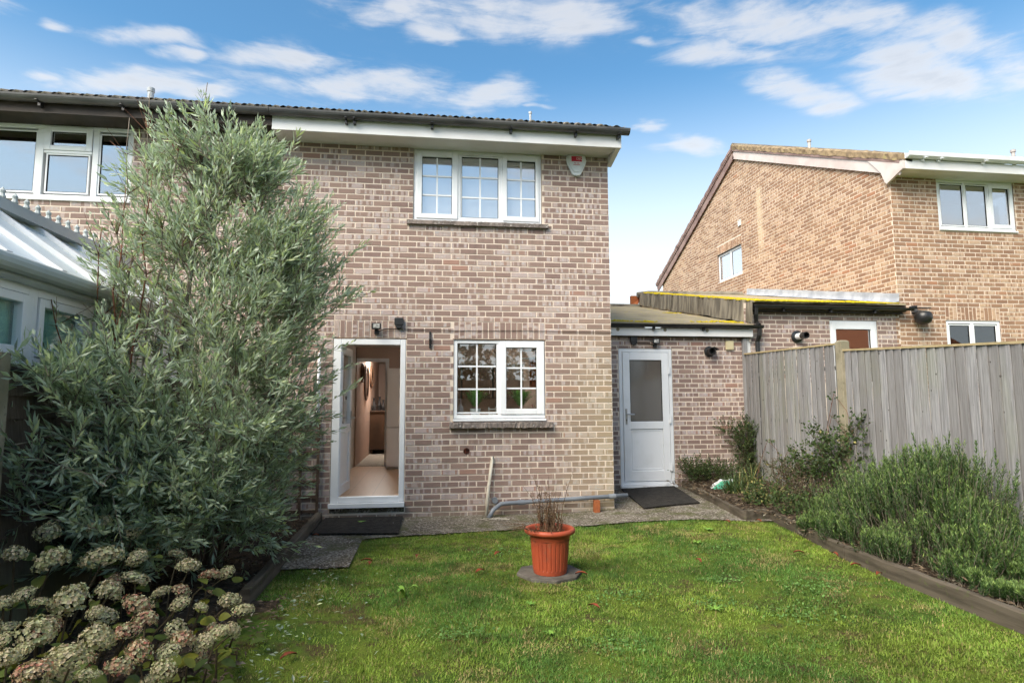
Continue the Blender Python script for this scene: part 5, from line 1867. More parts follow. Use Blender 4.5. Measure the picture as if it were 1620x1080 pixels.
def fence_panel(root, y0, y1, zt0, zt1, zb, seed, bw=0.105):
    r = random.Random(seed)
    n = int(abs(y1 - y0) / bw)
    st = (y1 - y0) / n
    for i in range(n):
        a, b = y0 + st * i, y0 + st * (i + 1) + (0.018 if st > 0 else -0.018)
        z0 = zt0 + (zt1 - zt0) * i / n + r.uniform(-0.006, 0.004)
        z1 = zt0 + (zt1 - zt0) * (i + 1) / n + r.uniform(-0.006, 0.004)
        x = FX - 0.02 + r.uniform(-0.005, 0.005)
        ln = r.uniform(-0.008, 0.008)
        q = MB()
        q.add([(x, a, zb), (x - 0.022, b, zb), (x - 0.022 + 0.010, b, zb), (x + 0.012, a, zb),
               (x, a + ln, z0), (x - 0.022, b + ln, z1), (x - 0.012, b + ln, z1), (x + 0.012, a + ln, z0)],
              [(3, 2, 1, 0), (4, 5, 6, 7), (0, 1, 5, 4), (1, 2, 6, 5), (2, 3, 7, 6), (3, 0, 4, 7)])
        q.build('board', fence_m, root)
    q = MB()
    q.beam((FX - 0.02, y0, zt0 + 0.012), (FX - 0.02, y1, zt1 + 0.012), 0.055, 0.022)
    q.build('capping', capping_m, root)
    for z in (0.35, 1.05, 1.75):
        q = MB()
        q.beam((FX + 0.035, y0, z), (FX + 0.035, y1, z), 0.04, 0.05)
        q.build('rail', fence_m, root)
    q = MB()
    q.box(FX - 0.03, FX + 0.02, min(y0, y1), max(y0, y1), -0.25, zb - 0.004)
    q.build('gravel_board', post_m, root)


fence_panel(fence, 1.46, -0.845, 2.085, 2.035, 0.08, 1, 0.098)
fence_panel(fence, -0.935, -3.335, 1.945, 1.815, 0.05, 2, 0.110)
fence_panel(fence, -3.46, -5.70, 1.80, 1.72, 0.05, 3, 0.110)
fence_panel(fence, -5.86, -8.1, 1.72, 1.68, 0.0, 4, 0.110)
for y, z in ((-0.89, 2.085), (-3.38, 1.93), (-5.78, 1.83), (-8.2, 1.8)):
    q = MB()
    q.add([(FX - 0.065, y - 0.055, -0.3), (FX + 0.055, y - 0.055, -0.3), (FX + 0.055, y + 0.055, -0.3), (FX - 0.065, y + 0.055, -0.3),
           (FX - 0.065, y - 0.055, z - 0.02), (FX + 0.055, y - 0.055, z - 0.02), (FX + 0.055, y + 0.055, z - 0.02), (FX - 0.065, y + 0.055, z - 0.02),
           (FX - 0.045, y - 0.035, z), (FX + 0.035, y - 0.035, z), (FX + 0.035, y + 0.035, z), (FX - 0.045, y + 0.035, z)],
          [(0, 1, 5, 4), (1, 2, 6, 5), (2, 3, 7, 6), (3, 0, 4, 7), (4, 5, 9, 8), (5, 6, 10, 9), (6, 7, 11, 10), (7, 4, 8, 11), (8, 9, 10, 11)])
    q.build('post', post_m, fence, bevel=0.006)
q = MB()
q.box(FX - 0.05, FX + 0.02, 1.44, 1.492, 0.0, 2.36)
q.build('end_post', fence_m, fence)

lf = thing('slatted_fence', 'dark brown horizontal slat fence behind the olive shrub', 'fence', (-2.45, -4.5, -0.1))
for k in range(11):
    for (a, b) in ((-8.2, -6.05), (-5.95, -4.12), (-4.04, -2.2), (-2.12, -0.3)):
        q = MB()
        z = 0.0 + k * 0.138
        q.add([(-2.44, a, z), (-2.44, b, z), (-2.46, b, z + 0.15), (-2.46, a, z + 0.15), (-2.455, a, z), (-2.455, b, z), (-2.472, b, z + 0.15), (-2.472, a, z + 0.15)],
              [(0, 1, 2, 3), (7, 6, 5, 4), (0, 4, 5, 1), (3, 2, 6, 7), (0, 3, 7, 4), (1, 5, 6, 2)])
        q.build('slat', darkfence_m, lf)
for y in (-6.0, -4.08, -2.16):
    q = MB()
    q.box(-2.44, -2.36, y - 0.04, y + 0.04, -0.2, 1.62)
    q.build('post', post_m, lf)
q = MB()
q.box(-2.50, -2.41, -8.2, -0.3, 1.535, 1.565)
q.build('capping', darkfence_m, lf)
# fence at the end of the garden, behind the camera: the lower window mirrors it
rf = thing('end_fence', 'brown fence closing the garden end, mirrored in the lower window', 'fence', (1.3, -10.5, 0))
brownf_m = wood_fence_material('brown_fence', (0.15, 0.09, 0.05, 1), (0.22, 0.14, 0.08, 1), (0.12, 0.075, 0.045, 1), 0.2)
for i in range(5):
    q = MB()
    x = -4.0 + i * 1.85
    for k in range(17):
        q.box(x + k * 0.107, x + k * 0.107 + 0.104, -10.52 + 0.01 * (k % 2), -10.50 + 0.01 * (k % 2), -0.1, 2.0)
    o = q.build('fence_panel', brownf_m, rf)
    setp(o, kind='stuff')
    q = MB()
    q.box(x - 0.05, x + 0.0, -10.55, -10.45, -0.1, 2.1)
    q.build('post', brownf_m, rf)


hr = np.random.default_rng(12)
hp = np.stack([hr.uniform(-6, 9, 2600), -11.6 + hr.normal(0, 0.35, 2600), hr.uniform(0.2, 4.2, 2600) * (0.75 + 0.4 * hr.random(2600))], 1)
hd_ = np.stack([hr.normal(0, 0.5, 2600), hr.uniform(0.2, 1.0, 2600), hr.normal(0.3, 0.4, 2600)], 1)
hd_ /= np.linalg.norm(hd_, axis=1, keepdims=True)
HEDGE = (hp, hd_)


hb = thing('house_across', 'orange-roofed brick house across the gardens, mirrored in the neighbour garage window', 'house', (27, -30, 0))
q = MB()
q.box(17, 38, -36, -27, -0.3, 4.4)
q.build('wall', plain('far_brick', (0.34, 0.20, 0.13), (0.27, 0.16, 0.11), 9, 0.9, 0.1), hb)
q = MB()
q.add([(16.6, -26.5, 4.3), (38.4, -26.5, 4.3), (38.4, -31.5, 7.4), (16.6, -31.5, 7.4), (16.6, -36.5, 4.3), (38.4, -36.5, 4.3)], [(0, 1, 2, 3), (3, 2, 5, 4), (0, 3, 4), (1, 5, 2)])
q.build('roof', plain('orange_tiles', (0.40, 0.14, 0.06), (0.32, 0.11, 0.05), 14, 0.9, 0.1), hb)


def edging(name, label, p, q_, w, h, zb, mat=timber_m, seed=1, zb1=None):
    p, q_ = Vector((*p, 0)), Vector((*q_, 0))
    n = 24
    d = (q_ - p).normalized()
    s = Vector((d.y, -d.x, 0)) * (w / 2)
    V, F = [], []
    r = random.Random(seed)
    for i in range(n + 1):
        c = p + (q_ - p) * i / n
        z = zb + ((zb1 if zb1 is not None else zb) - zb) * i / n
        j = r.uniform(-0.004, 0.004)
        for (sd_, zz) in ((-1, -0.08), (-1, h - 0.012), (-0.7, h), (0.7, h), (1, h - 0.012), (1, -0.08)):
            V.append(c + s * sd_ + Vector((0, 0, z + zz + j + r.uniform(-0.003, 0.003))))
    for i in range(n):
        for k in range(6):
            a, b = i * 6 + k, i * 6 + (k + 1) % 6
            F.append((a, b, b + 6, a + 6))
    F.append(tuple(range(6)))
    F.append(tuple(n * 6 + k for k in reversed(range(6))))
    V = np.array([tuple(v) for v in V])
    org = np.array([p.x, p.y, zb])
    o = link(name, mk_mesh(name, V - org, F), mat, loc=tuple(org))
    return setp(o, label, 'edging board', 'timber bed edgings')


edging('edging_board', 'grey timber edging between the olive shrub bed and the path', (-1.31, -0.08), (-1.285, -3.16), 0.075, 0.11, -0.09, seed=1)
edging('edging_board', 'dark timber edging beside the mat at the garage door', (3.98, 1.46), (3.56, -1.20), 0.045, 0.11, -0.02, seed=2)
edging('edging_board', 'short mossy cross board at the corner of the right bed', (3.55, -1.22), (3.87, -1.16), 0.04, 0.125, -0.02, seed=3)
edging('edging_board', 'long dark timber edging along the rosemary bed and lawn', (3.90, -1.14), (3.67, -2.75), 0.05, 0.11, -0.02, seed=4, zb1=-0.055)
edging('edging_board', 'near length of timber edging in front of the rosemary, at the frame edge', (3.67, -2.76), (3.64, -6.5), 0.05, 0.11, -0.055, seed=5, zb1=-0.10)


# =================================================================== mats, pot, bag
def door_mat(label, pts, seed):
    r = np.random.default_rng(seed)
    n, m = 40, 30
    V, F = [], []
    P = [np.array(p) for p in pts]
    for i in range(n + 1):
        for j in range(m + 1):
            a, b = i / n, j / m
            p = P[0] * (1 - a) * (1 - b) + P[1] * a * (1 - b) + P[2] * a * b + P[3] * (1 - a) * b
            V.append((p[0], p[1], float(gz(p[0], p[1])) + 0.028 + 0.003 * r.random()))
    for i in range(n):
        for j in range(m):
            k = i * (m + 1) + j
            F.append((k, k + m + 1, k + m + 2, k + 1))
    V = np.array(V)
    org = V.mean(0)
    o = link('door_mat', mk_mesh('door_mat', V - org, F), mat_m, loc=tuple(org))
    md = o.modifiers.new('thick', 'SOLIDIFY')
    md.thickness = 0.012
    return setp(o, label, 'mat', 'black door mats')


door_mat('black rubber mat on the path at the open back door', [(-1.24, -0.03), (-0.315, -0.05), (-0.315, -1.04), (-1.25, -0.92)], 1)
door_mat('black mat lying askew in front of the garage door', [(2.93, 1.34), (3.80, 1.40), (3.52, -0.12), (2.72, -0.22)], 2)
q = MB()
for i in range(12):
    q.add([(-0.78 + 0.05 * math.cos(i / 12 * 6.28) * (1 + 0.25 * math.sin(i * 2.6)), -0.33 + 0.045 * math.sin(i / 12 * 6.28), -0.062 + 0.006 * math.sin(i * 1.7))], [])
q.add([(-0.78, -0.33, -0.05)], [(i, (i + 1) % 12 - 12 if False else (i + 1) % 12, 12) for i in range(0)])
q.f = [(i, (i + 1) % 12, 12) for i in range(12)]
setp(q.build('fallen_leaf', weed_m, org=(-0.78, -0.33, -0.06)), 'pale green leaf lying on the back door mat', 'leaf', 'fallen leaves')
q = MB()
q.add([(-0.46, -0.44, -0.066), (-0.40, -0.46, -0.058), (-0.38, -0.50, -0.066), (-0.42, -0.49, -0.06), (-0.44, -0.52, -0.066)], [(0, 1, 3), (1, 2, 3), (0, 3, 4)])
setp(q.build('feather', whiteprint_m, org=(-0.42, -0.48, -0.066)), 'small white feather lying on the back door mat', 'feather')

PX, PY = 1.01, -2.70
PZ = -0.10
q = MB()
pts = [(PX + 0.30 * math.cos(a) * (0.93 + 0.1 * math.sin(a * 3)), PY + 0.02 + 0.27 * math.sin(a)) for a in np.linspace(0, 6.283, 9)[:-1]]
q.add([(x, y, PZ - 0.03) for x, y in pts] + [(x, y, PZ + 0.022) for x, y in pts], [tuple(range(8, 16))] + [(i, (i + 1) % 8, 8 + (i + 1) % 8, 8 + i) for i in range(8)])
setp(q.build('paving_slab', plain('dark_slab', (0.075, 0.068, 0.058), (0.13, 0.12, 0.105), 9, 0.9, 0.2, 0.8, 60), bevel=0.006, org=(PX, PY, PZ)), 'grey stone slab in the lawn under the flower pot', 'slab')
pot = thing('flower_pot', 'terracotta-coloured plastic flower pot with ribbed sides on the lawn', 'flower pot', (PX, PY, PZ + 0.025))


def flute(r, z, a):
    if 0.03 < z < 0.27 and r > 0.12:
        s = (a / (2 * math.pi) * 26) % 1
        return r - (0.006 if s < 0.16 else 0.0)
    return r


B0 = PZ + 0.025
q = MB()
q.lathe([(0.0, 0.0), (0.136, 0.0), (0.142, 0.03), (0.144, 0.04), (0.162, 0.265), (0.164, 0.275), (0.170, 0.30), (0.172, 0.318)], (PX, PY, B0), 208, flute)
body = q.build('pot_body', terr_m, pot)
q = MB()
q.lathe([(0.165, 0.315), (0.200, 0.318), (0.212, 0.328), (0.214, 0.342), (0.208, 0.356), (0.195, 0.362), (0.182, 0.358), (0.172, 0.34), (0.160, 0.25)], (PX, PY, B0), 72)
q.build('rim', terr_m, pot, smooth=True)
q = MB()
q.lathe([(0.0, 0.29), (0.08, 0.285), (0.166, 0.27)], (PX, PY, B0), 32, lambda r, z, a: r * (1 + 0.02 * math.sin(a * 9)))
q.build('pot_soil', soil_m, pot)
pl = thing('dead_plant', 'dry brown dead stems standing in the terracotta pot', 'plant', (PX, PY, B0 + 0.28))
q = MB()
leafV = []
for i in range(95):
    a, rr = random.uniform(0, 6.28), random.uniform(0, 0.12)
    x, y = PX + rr * math.cos(a), PY + rr * math.sin(a)
    h = random.choice([random.uniform(0.10, 0.30)] * 3 + [random.uniform(0.30, 0.62)])
    lx, ly = random.gauss(0, 0.10) + 0.25 * (x - PX), random.gauss(0, 0.08)
    pts = [(x + lx * s * s * h * 1.6 + random.gauss(0, 0.004), y + ly * s * s * h * 1.6, B0 + 0.27 + h * s) for s in (0, 0.25, 0.5, 0.75, 1)]
    q.tube(pts, [0.0032, 0.003, 0.0026, 0.002, 0.0012], 4)
    for k in range(int(h * 44)):
        s = random.uniform(0.15, 1)
        c = Vector(pts[min(4, int(s * 4))]) + Vector((random.gauss(0, 0.006), random.gauss(0, 0.006), random.uniform(-0.05, 0.05)))
        d = Vector((random.gauss(0, 1), random.gauss(0, 1), random.gauss(-0.6, 0.6))).normalized() * random.uniform(0.010, 0.030)
        sd_ = d.cross(Vector((0.3, 0.5, 1))).normalized() * random.uniform(0.003, 0.009)
        leafV.append((c, c + d * 0.5 + sd_, c + d, c + d * 0.5 - sd_))
q.build('stem', straw_m, pl)
q = MB()
for L4 in leafV:
    q.add(L4, [(0, 1, 2), (0, 2, 3)])
setp(q.build('withered_leaves', plain('withered', (0.10, 0.055, 0.035), (0.22, 0.14, 0.08), 60, 0.85, 0.15), pl), kind='stuff')
q = MB()
for i in range(26):
    a = random.uniform(2.2, 4.6)
    x, y = PX + 0.13 * math.cos(a), PY + 0.13 * math.sin(a)
    q.tube([(x, y, B0 + 0.27), (x + 0.10 * math.cos(a), y + 0.1 * math.sin(a), B0 + 0.38), (x + random.uniform(0.16, 0.30) * math.cos(a), y + 0.18 * math.sin(a), B0 + random.uniform(0.33, 0.42))], [0.003, 0.002, 0.001], 4)
setp(q.build('trailing_stems', straw_m, pl), kind='stuff')

# crumpled compost bag in the bed
r = np.random.default_rng(77)
t = thing('compost_bag', 'crumpled white and green plastic bag lying in the bed by the garage', 'bag', (4.33, 0.75, 0.04))
n, m = 26, 20
V, F = [], []
for i in range(n + 1):
    for j in range(m + 1):
        a, b = i / n * 2 - 1, j / m * 2 - 1
        h = 0.13 * (1 - abs(a) ** 3) * (1 - abs(b) ** 3) * (0.6 + 0.8 * float(fbm(a * 3 + 5, b * 3 + 2, 5, 3)))
        V.append((4.33 + a * 0.24 + 0.05 * b, 0.75 + b * 0.20, 0.05 + h))
for i in range(n):
    for j in range(m):
        k = i * (m + 1) + j
        F.append((k, k + m + 1, k + m + 2, k + 1))
bagm, nt = newmat('bag_plastic')
P = pos(nt)
x, y, z = N(nt, 'ShaderNodeSeparateXYZ', {0: P}).outputs
cc = MIXC(nt, SMOOTH(nt, MATH(nt, 'ADD', y, MATH(nt, 'MULTIPLY', noise(nt, P, 9, 2), 0.2)), 0.80, 0.76), (0.72, 0.74, 0.75, 1), (0.07, 0.34, 0.22, 1))
cc = MIXC(nt, MATH(nt, 'MULTIPLY', SMOOTH(nt, noise(nt, stretch(nt, P, (14, 34, 6)), 1.6, 2), 0.56, 0.60), SMOOTH(nt, y, 0.70, 0.80)), cc, (0.02, 0.02, 0.03, 1))
finish(nt, cc, 0.3, 0.5)
link('bag_skin', mk_mesh('bag_skin', V, F, smooth=False), bagm, t)


# =================================================================== plants
def norm(a):
    return a / np.maximum(np.linalg.norm(a, axis=-1, keepdims=True), 1e-9)


def sprigs(P, D, Ls, nleaf, ll, lw, r, alpha=(30, 60), t0=0.12, tipcol=0.15, pair=True, fold=0.35, droop=0.0):
    """leafy twigs. P base, D direction, Ls length; returns V,F,lc"""
    S = len(P)
    t = np.linspace(t0, 1.0, nleaf)[None, :] + r.uniform(-0.02, 0.02, (S, nleaf))
    ref = norm(r.normal(size=(S, 3)))
    s1 = norm(np.cross(D, ref))
    s2 = np.cross(D, s1)
    idx = np.arange(nleaf)[None, :]
    phi = (idx % 2) * np.pi + (idx // 2) * (np.pi / 2) + r.normal(0, 0.45, (S, nleaf))
    side = s1[:, None] * np.cos(phi)[..., None] + s2[:, None] * np.sin(phi)[..., None]
    al = np.radians(r.uniform(alpha[0], alpha[1], (S, nleaf)) * (1.0 - 0.55 * (t - t0)))[..., None]
    d = norm(D[:, None] * np.cos(al) + side * np.sin(al) + np.array([0, 0, -droop]))
    base = P[:, None] + D[:, None] * (t * Ls[:, None])[..., None]
    nr = norm(np.cross(d, np.cross(side, D[:, None])) + r.normal(0, 0.25, (S, nleaf, 3)))
    w = norm(np.cross(d, nr))
    nr = np.cross(w, d)
    lg = (ll * r.uniform(0.50, 1.30, (S, nleaf)) * (1.0 - 0.35 * np.clip(t - 0.75, 0, 1) / 0.25))[..., None]
    wd = lw * r.uniform(0.8, 1.2, (S, nleaf))[..., None]
    v0 = base
    v1 = base + d * lg * 0.48 + w * wd + nr * wd * fold
    v2 = base + d * lg
    v3 = base + d * lg * 0.48 - w * wd + nr * wd * fold
    V = np.stack([v0, v1, v2, v3], 2).reshape(-1, 3)
    n = S * nleaf
    k = np.arange(n)[:, None] * 4
    F = np.concatenate([k + np.array([[0, 1, 2]]), k + np.array([[0, 2, 3]])])
    lc = np.stack([r.random((S, nleaf)), np.clip(r.normal(0.5, 0.22, (S, nleaf)), 0, 1), np.where(r.random((S, nleaf)) < tipcol * (0.4 + t), r.random((S, nleaf)), 0)], -1)
    lc = np.repeat(lc[:, :, None, :], 4, 2).reshape(-1, 3)
    return V, F, lc


def twig_tubes(P, D, Ls, rad, bend=None):
    """thin three-sided twigs"""
    ref = norm(np.cross(D, np.array([0.31, 0.17, 0.93])))
    s2 = np.cross(D, ref)
    V = []
    for j, (tt, rr) in enumerate(((0.0, 1.0), (1.0, 0.35))):
        c = P + D * (Ls * tt)[:, None]
        for k in range(3):
            a = 2 * math.pi * k / 3
            V.append(c + (ref * math.cos(a) + s2 * math.sin(a)) * (rad * rr))
    V = np.stack(V, 1).reshape(-1, 3)
    b = np.arange(len(P))[:, None] * 6
    F = np.concatenate([b + np.array([[k, (k + 1) % 3, 3 + (k + 1) % 3, 3 + k]]) for k in range(3)])
    return V, F


def ellipsoid_points(els, n, r, shell=2.4):
    w = np.array([e[6] for e in els], float)
    w /= w.sum()
    pick = r.choice(len(els), n, p=w)
    E = np.array([e[:6] for e in els])[pick]
    u = norm(r.normal(size=(n, 3)))
    rad = r.random((n, 1)) ** (1 / shell)
    return E[:, :3] + u * rad * E[:, 3:6], u


# --- olive shrub
def olive():
    r = np.random.default_rng(5)
    t = thing('olive_tree', 'tall grey-green olive shrub filling the left of the garden', 'tree', (-1.85, -2.15, -0.1))
    els = [(-1.98, -2.15, 3.42, 0.48, 0.45, 0.40, 1.0), (-2.28, -2.2, 3.20, 0.40, 0.40, 0.32, 0.6), (-1.62, -2.1, 3.25, 0.34, 0.35, 0.36, 0.6), (-1.85, -2.0, 2.55, 0.75, 0.5, 0.4, 1.1),
           (-1.92, -2.2, 2.95, 0.80, 0.60, 0.62, 1.7), (-1.34, -2.1, 2.60, 0.42, 0.45, 0.60, 0.95), (-1.00, -2.1, 2.40, 0.22, 0.25, 0.36, 0.22),
           (-1.95, -2.2, 2.25, 0.92, 0.75, 0.75, 2.0), (-1.45, -2.1, 1.50, 0.42, 0.50, 0.95, 1.6), (-2.05, -2.45, 1.35, 0.90, 0.75, 0.75, 2.1),
           (-2.30, -3.25, 1.42, 0.42, 0.62, 0.40, 0.9), (-2.40, -3.9, 1.25, 0.32, 0.55, 0.36, 0.5), (-1.85, -2.9, 0.85, 0.62, 0.60, 0.50, 1.1), (-1.58, -2.2, 0.75, 0.34, 0.6, 0.5, 0.6),
           (-2.1, -3.5, 0.80, 0.42, 0.6, 0.40, 0.5), (-1.70, -2.5, 0.42, 0.50, 0.60, 0.36, 1.2), (-1.9, -3.2, 0.5, 0.45, 0.5, 0.35, 0.7)]
    n = 5000
    P, u = ellipsoid_points(els, n, r)
    P = P[(P[:, 0] > -2.9) & (P[:, 2] > 0.05)]
    P = P[~((P[:, 1] > -0.45))]
    rat = P[:, 0] / (P[:, 1] + 7.83)
    P = P[~((rat < -0.50) & (P[:, 2] > 1.55))]
    # leave gaps: drop sprigs where a 3D-ish noise is low
    g = fbm(P[:, 0] * 4.4 + P[:, 1] * 1.9, P[:, 2] * 4.4 + P[:, 1] * 1.1, 33, 3)
    P = P[g > np.where(P[:, 2] > 2.2, 0.455, 0.42)]
    S = len(P)
    axis = np.array([-1.85, -2.25, 0.0])
    out = P - axis
    out[:, 2] = 0
    D = norm(norm(out) * 0.45 + np.array([0, 0, 0.85]) * (0.35 + 0.65 * sstep(0.6, 2.6, P[:, 2]))[:, None] + r.normal(0, 0.42, (S, 3)))
    Ls = r.uniform(0.20, 0.40, S)
    V, F, lc = sprigs(P, D, Ls, 15, 0.094, 0.0098, r, (26, 56), tipcol=0.14)
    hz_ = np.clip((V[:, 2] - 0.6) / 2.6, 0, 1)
    lc[:, 0] = np.clip(lc[:, 0] * 0.65 + 0.1 + 0.35 * hz_, 0, 1)  # brighter light on the crown top, put into the leaf colour by height
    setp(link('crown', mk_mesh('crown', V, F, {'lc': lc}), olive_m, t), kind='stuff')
    V, F = twig_tubes(P, D, Ls, 0.0032)
    setp(link('twigs', mk_mesh('twigs', V, F), bark_m, t), kind='stuff')
    # stems
    limbs = [[(-1.88, -2.15, -0.1), (-1.86, -2.15, 0.5), (-1.78, -2.12, 1.2), (-1.64, -2.12, 2.0), (-1.62, -2.1, 2.8), (-1.72, -2.1, 3.7)],
             [(-1.93, -2.2, -0.1), (-2.05, -2.25, 0.7), (-2.12, -2.3, 1.6), (-2.10, -2.25, 2.5), (-2.05, -2.2, 3.4), (-2.1, -2.2, 3.9)],
             [(-1.82, -2.12, -0.1), (-1.66, -2.1, 0.6), (-1.42, -2.08, 1.3), (-1.28, -2.08, 2.1), (-1.12, -2.08, 2.8)],
             [(-1.95, -2.3, -0.1), (-2.15, -2.7, 0.5), (-2.3, -3.2, 1.0), (-2.38, -3.7, 1.35)],
             [(-1.90, -2.3, -0.1), (-1.88, -2.6, 0.4), (-1.85, -3.0, 0.8)], [(-1.80, -2.0, 0.0), (-1.5, -2.1, 0.5), (-1.35, -2.2, 1.0)]]
    rad = [0.038, 0.032, 0.028, 0.024, 0.018, 0.018]
    pts_all = []
    for L_, rd in zip(limbs, rad):
        q = MB()
        fine = []
        for i in range(len(L_) - 1):
            for s in np.linspace(0, 1, 5)[:-1]:
                fine.append(np.array(L_[i]) * (1 - s) + np.array(L_[i + 1]) * s + r.normal(0, 0.010, 3))
        fine.append(np.array(L_[-1]))
        k = len(fine)
        q.tube([tuple(p) for p in fine], [rd * (1 - 0.75 * i / (k - 1)) for i in range(k)], 8)
        q.build('trunk', bark_m, t, smooth=True)
        pts_all += fine
    PA = np.array(pts_all)
    q = MB()
    for i in r.choice(S, 300, replace=False):
        p = P[i]
        low = PA[PA[:, 2] < p[2] - 0.1]
        if not len(low):
            continue
        a = low[np.argmin(np.linalg.norm((low - p) * np.array([1, 1, 0.75]), axis=1))]
        mid = (a + p) / 2 + r.normal(0, 0.04, 3) + np.array([0, 0, 0.05])
        q.tube([tuple(a), tuple((a + mid) / 2 + r.normal(0, 0.015, 3)), tuple(mid), tuple((mid + p) / 2 + r.normal(0, 0.015, 3)), tuple(p)], [0.0085, 0.0075, 0.006, 0.005, 0.0035], 5, cap=False)
    setp(q.build('branches', bark_m, t, smooth=True), kind='stuff')
    # single bright sprays near the camera, one object each
    spots = [(-0.80, -2.05, 1.42), (-1.02, -2.05, 3.0), (-0.74, -2.1, 2.72), (-1.30, -2.1, 3.72), (-1.75, -3.0, 1.25), (-1.9, -3.1, 1.05), (-1.65, -2.9, 1.55), (-1.95, -3.3, 1.6), (-1.55, -2.8, 0.95), (-2.1, -3.6, 1.3), (-2.0, -3.4, 0.9), (-1.4, -2.7, 1.3)]
    for i, s in enumerate(spots):
        d = norm(np.array([[0.75, -0.1, 0.55] if i in (0, 2) else [0.3, 0, 0.9] if i < 4 else [r.normal(0, 0.6), -0.5, 0.6]]))
        l_ = np.array([0.30 if i < 4 else 0.26])
        V, F, lc = sprigs(np.array([s]) - d * 0.12, d, l_, 15, 0.100, 0.0105, r, (25, 50), tipcol=0.3)
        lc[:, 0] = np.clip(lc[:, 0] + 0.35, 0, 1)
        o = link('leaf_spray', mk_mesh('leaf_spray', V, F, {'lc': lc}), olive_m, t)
        V, F = twig_tubes(np.array([s]) - d * 0.45, d, l_ + 0.33, 0.0032)
        link('twig', mk_mesh('twig', V, F), bark_m, o)


olive()


# --- bare shrub with red-brown stems left of the olive
def bare_shrub():
    r = np.random.default_rng(15)
    t = thing('bare_shrub', 'nearly leafless shrub with red-brown upright stems against the conservatory', 'shrub', (-2.55, -2.75, -0.1))
    tips = [(-2.62, -2.7, 2.75), (-2.42, -2.75, 2.62), (-2.50, -2.6, 3.1), (-2.28, -2.6, 3.3), (-2.75, -3.0, 2.1), (-2.2, -2.3, 3.9), (-2.45, -2.35, 4.05), (-2.05, -2.2, 4.25), (-2.6, -2.4, 3.8)]
    P, D, L_ = [], [], []
    for i, tp in enumerate(tips):
        b = np.array([-2.45 + r.normal(0, 0.06), -2.7 + r.normal(0, 0.06), -0.1])
        tp = np.array(tp)
        pts = []
        for s in np.linspace(0, 1, 12):
            pts.append(b * (1 - s) + tp * s + np.array([0.10 * math.sin(s * 3.1) * r.normal(0, 1), 0, 0]) * 0.4 + r.normal(0, 0.008, 3))
        q = MB()
        q.tube([tuple(p) for p in pts], list(np.linspace(0.014, 0.003, 12)), 7)
        q.build('stem', redstem_m if i < 5 else bark_m, t, smooth=True)
        for k in range(16 if i < 5 else 26):
            s = r.uniform(0.45, 1.0)
            p = pts[int(s * 11)]
            d = norm(np.array([r.normal(0, 0.6), r.normal(0, 0.4), r.uniform(0.4, 1.0)]))
            P.append(p)
            D.append(d)
            L_.append(r.uniform(0.12, 0.34))
    P, D, L_ = np.array(P), np.array(D), np.array(L_)
    V, F = twig_tubes(P, D, L_, 0.0035)
    setp(link('twigs', mk_mesh('twigs', V, F), redstem_m, t), kind='stuff')
    m = r.random(len(P)) < 0.55
    m &= P[:, 2] < 2.9
    V, F, lc = sprigs(P[m], D[m], L_[m] * 0.7, 7, 0.06, 0.010, r, (25, 60), tipcol=0.4)
    lc[:, 0] = np.clip(lc[:, 0] * 0.5, 0, 1)
    setp(link('leaves', mk_mesh('leaves', V, F, {'lc': lc}), olive_m, t), kind='stuff')


V, F, lc = sprigs(HEDGE[0], HEDGE[1], np.full(len(HEDGE[0]), 0.35), 12, 0.16, 0.05, np.random.default_rng(2), (30, 80))
setp(link('hedge', mk_mesh('hedge', V, F, {'lc': lc}), MATS['bed_leaf'], loc=(0, 0, 0)), 'tall dark hedge behind the garden end, mirrored in the lower window', 'hedge', kind='stuff')
bare_shrub()


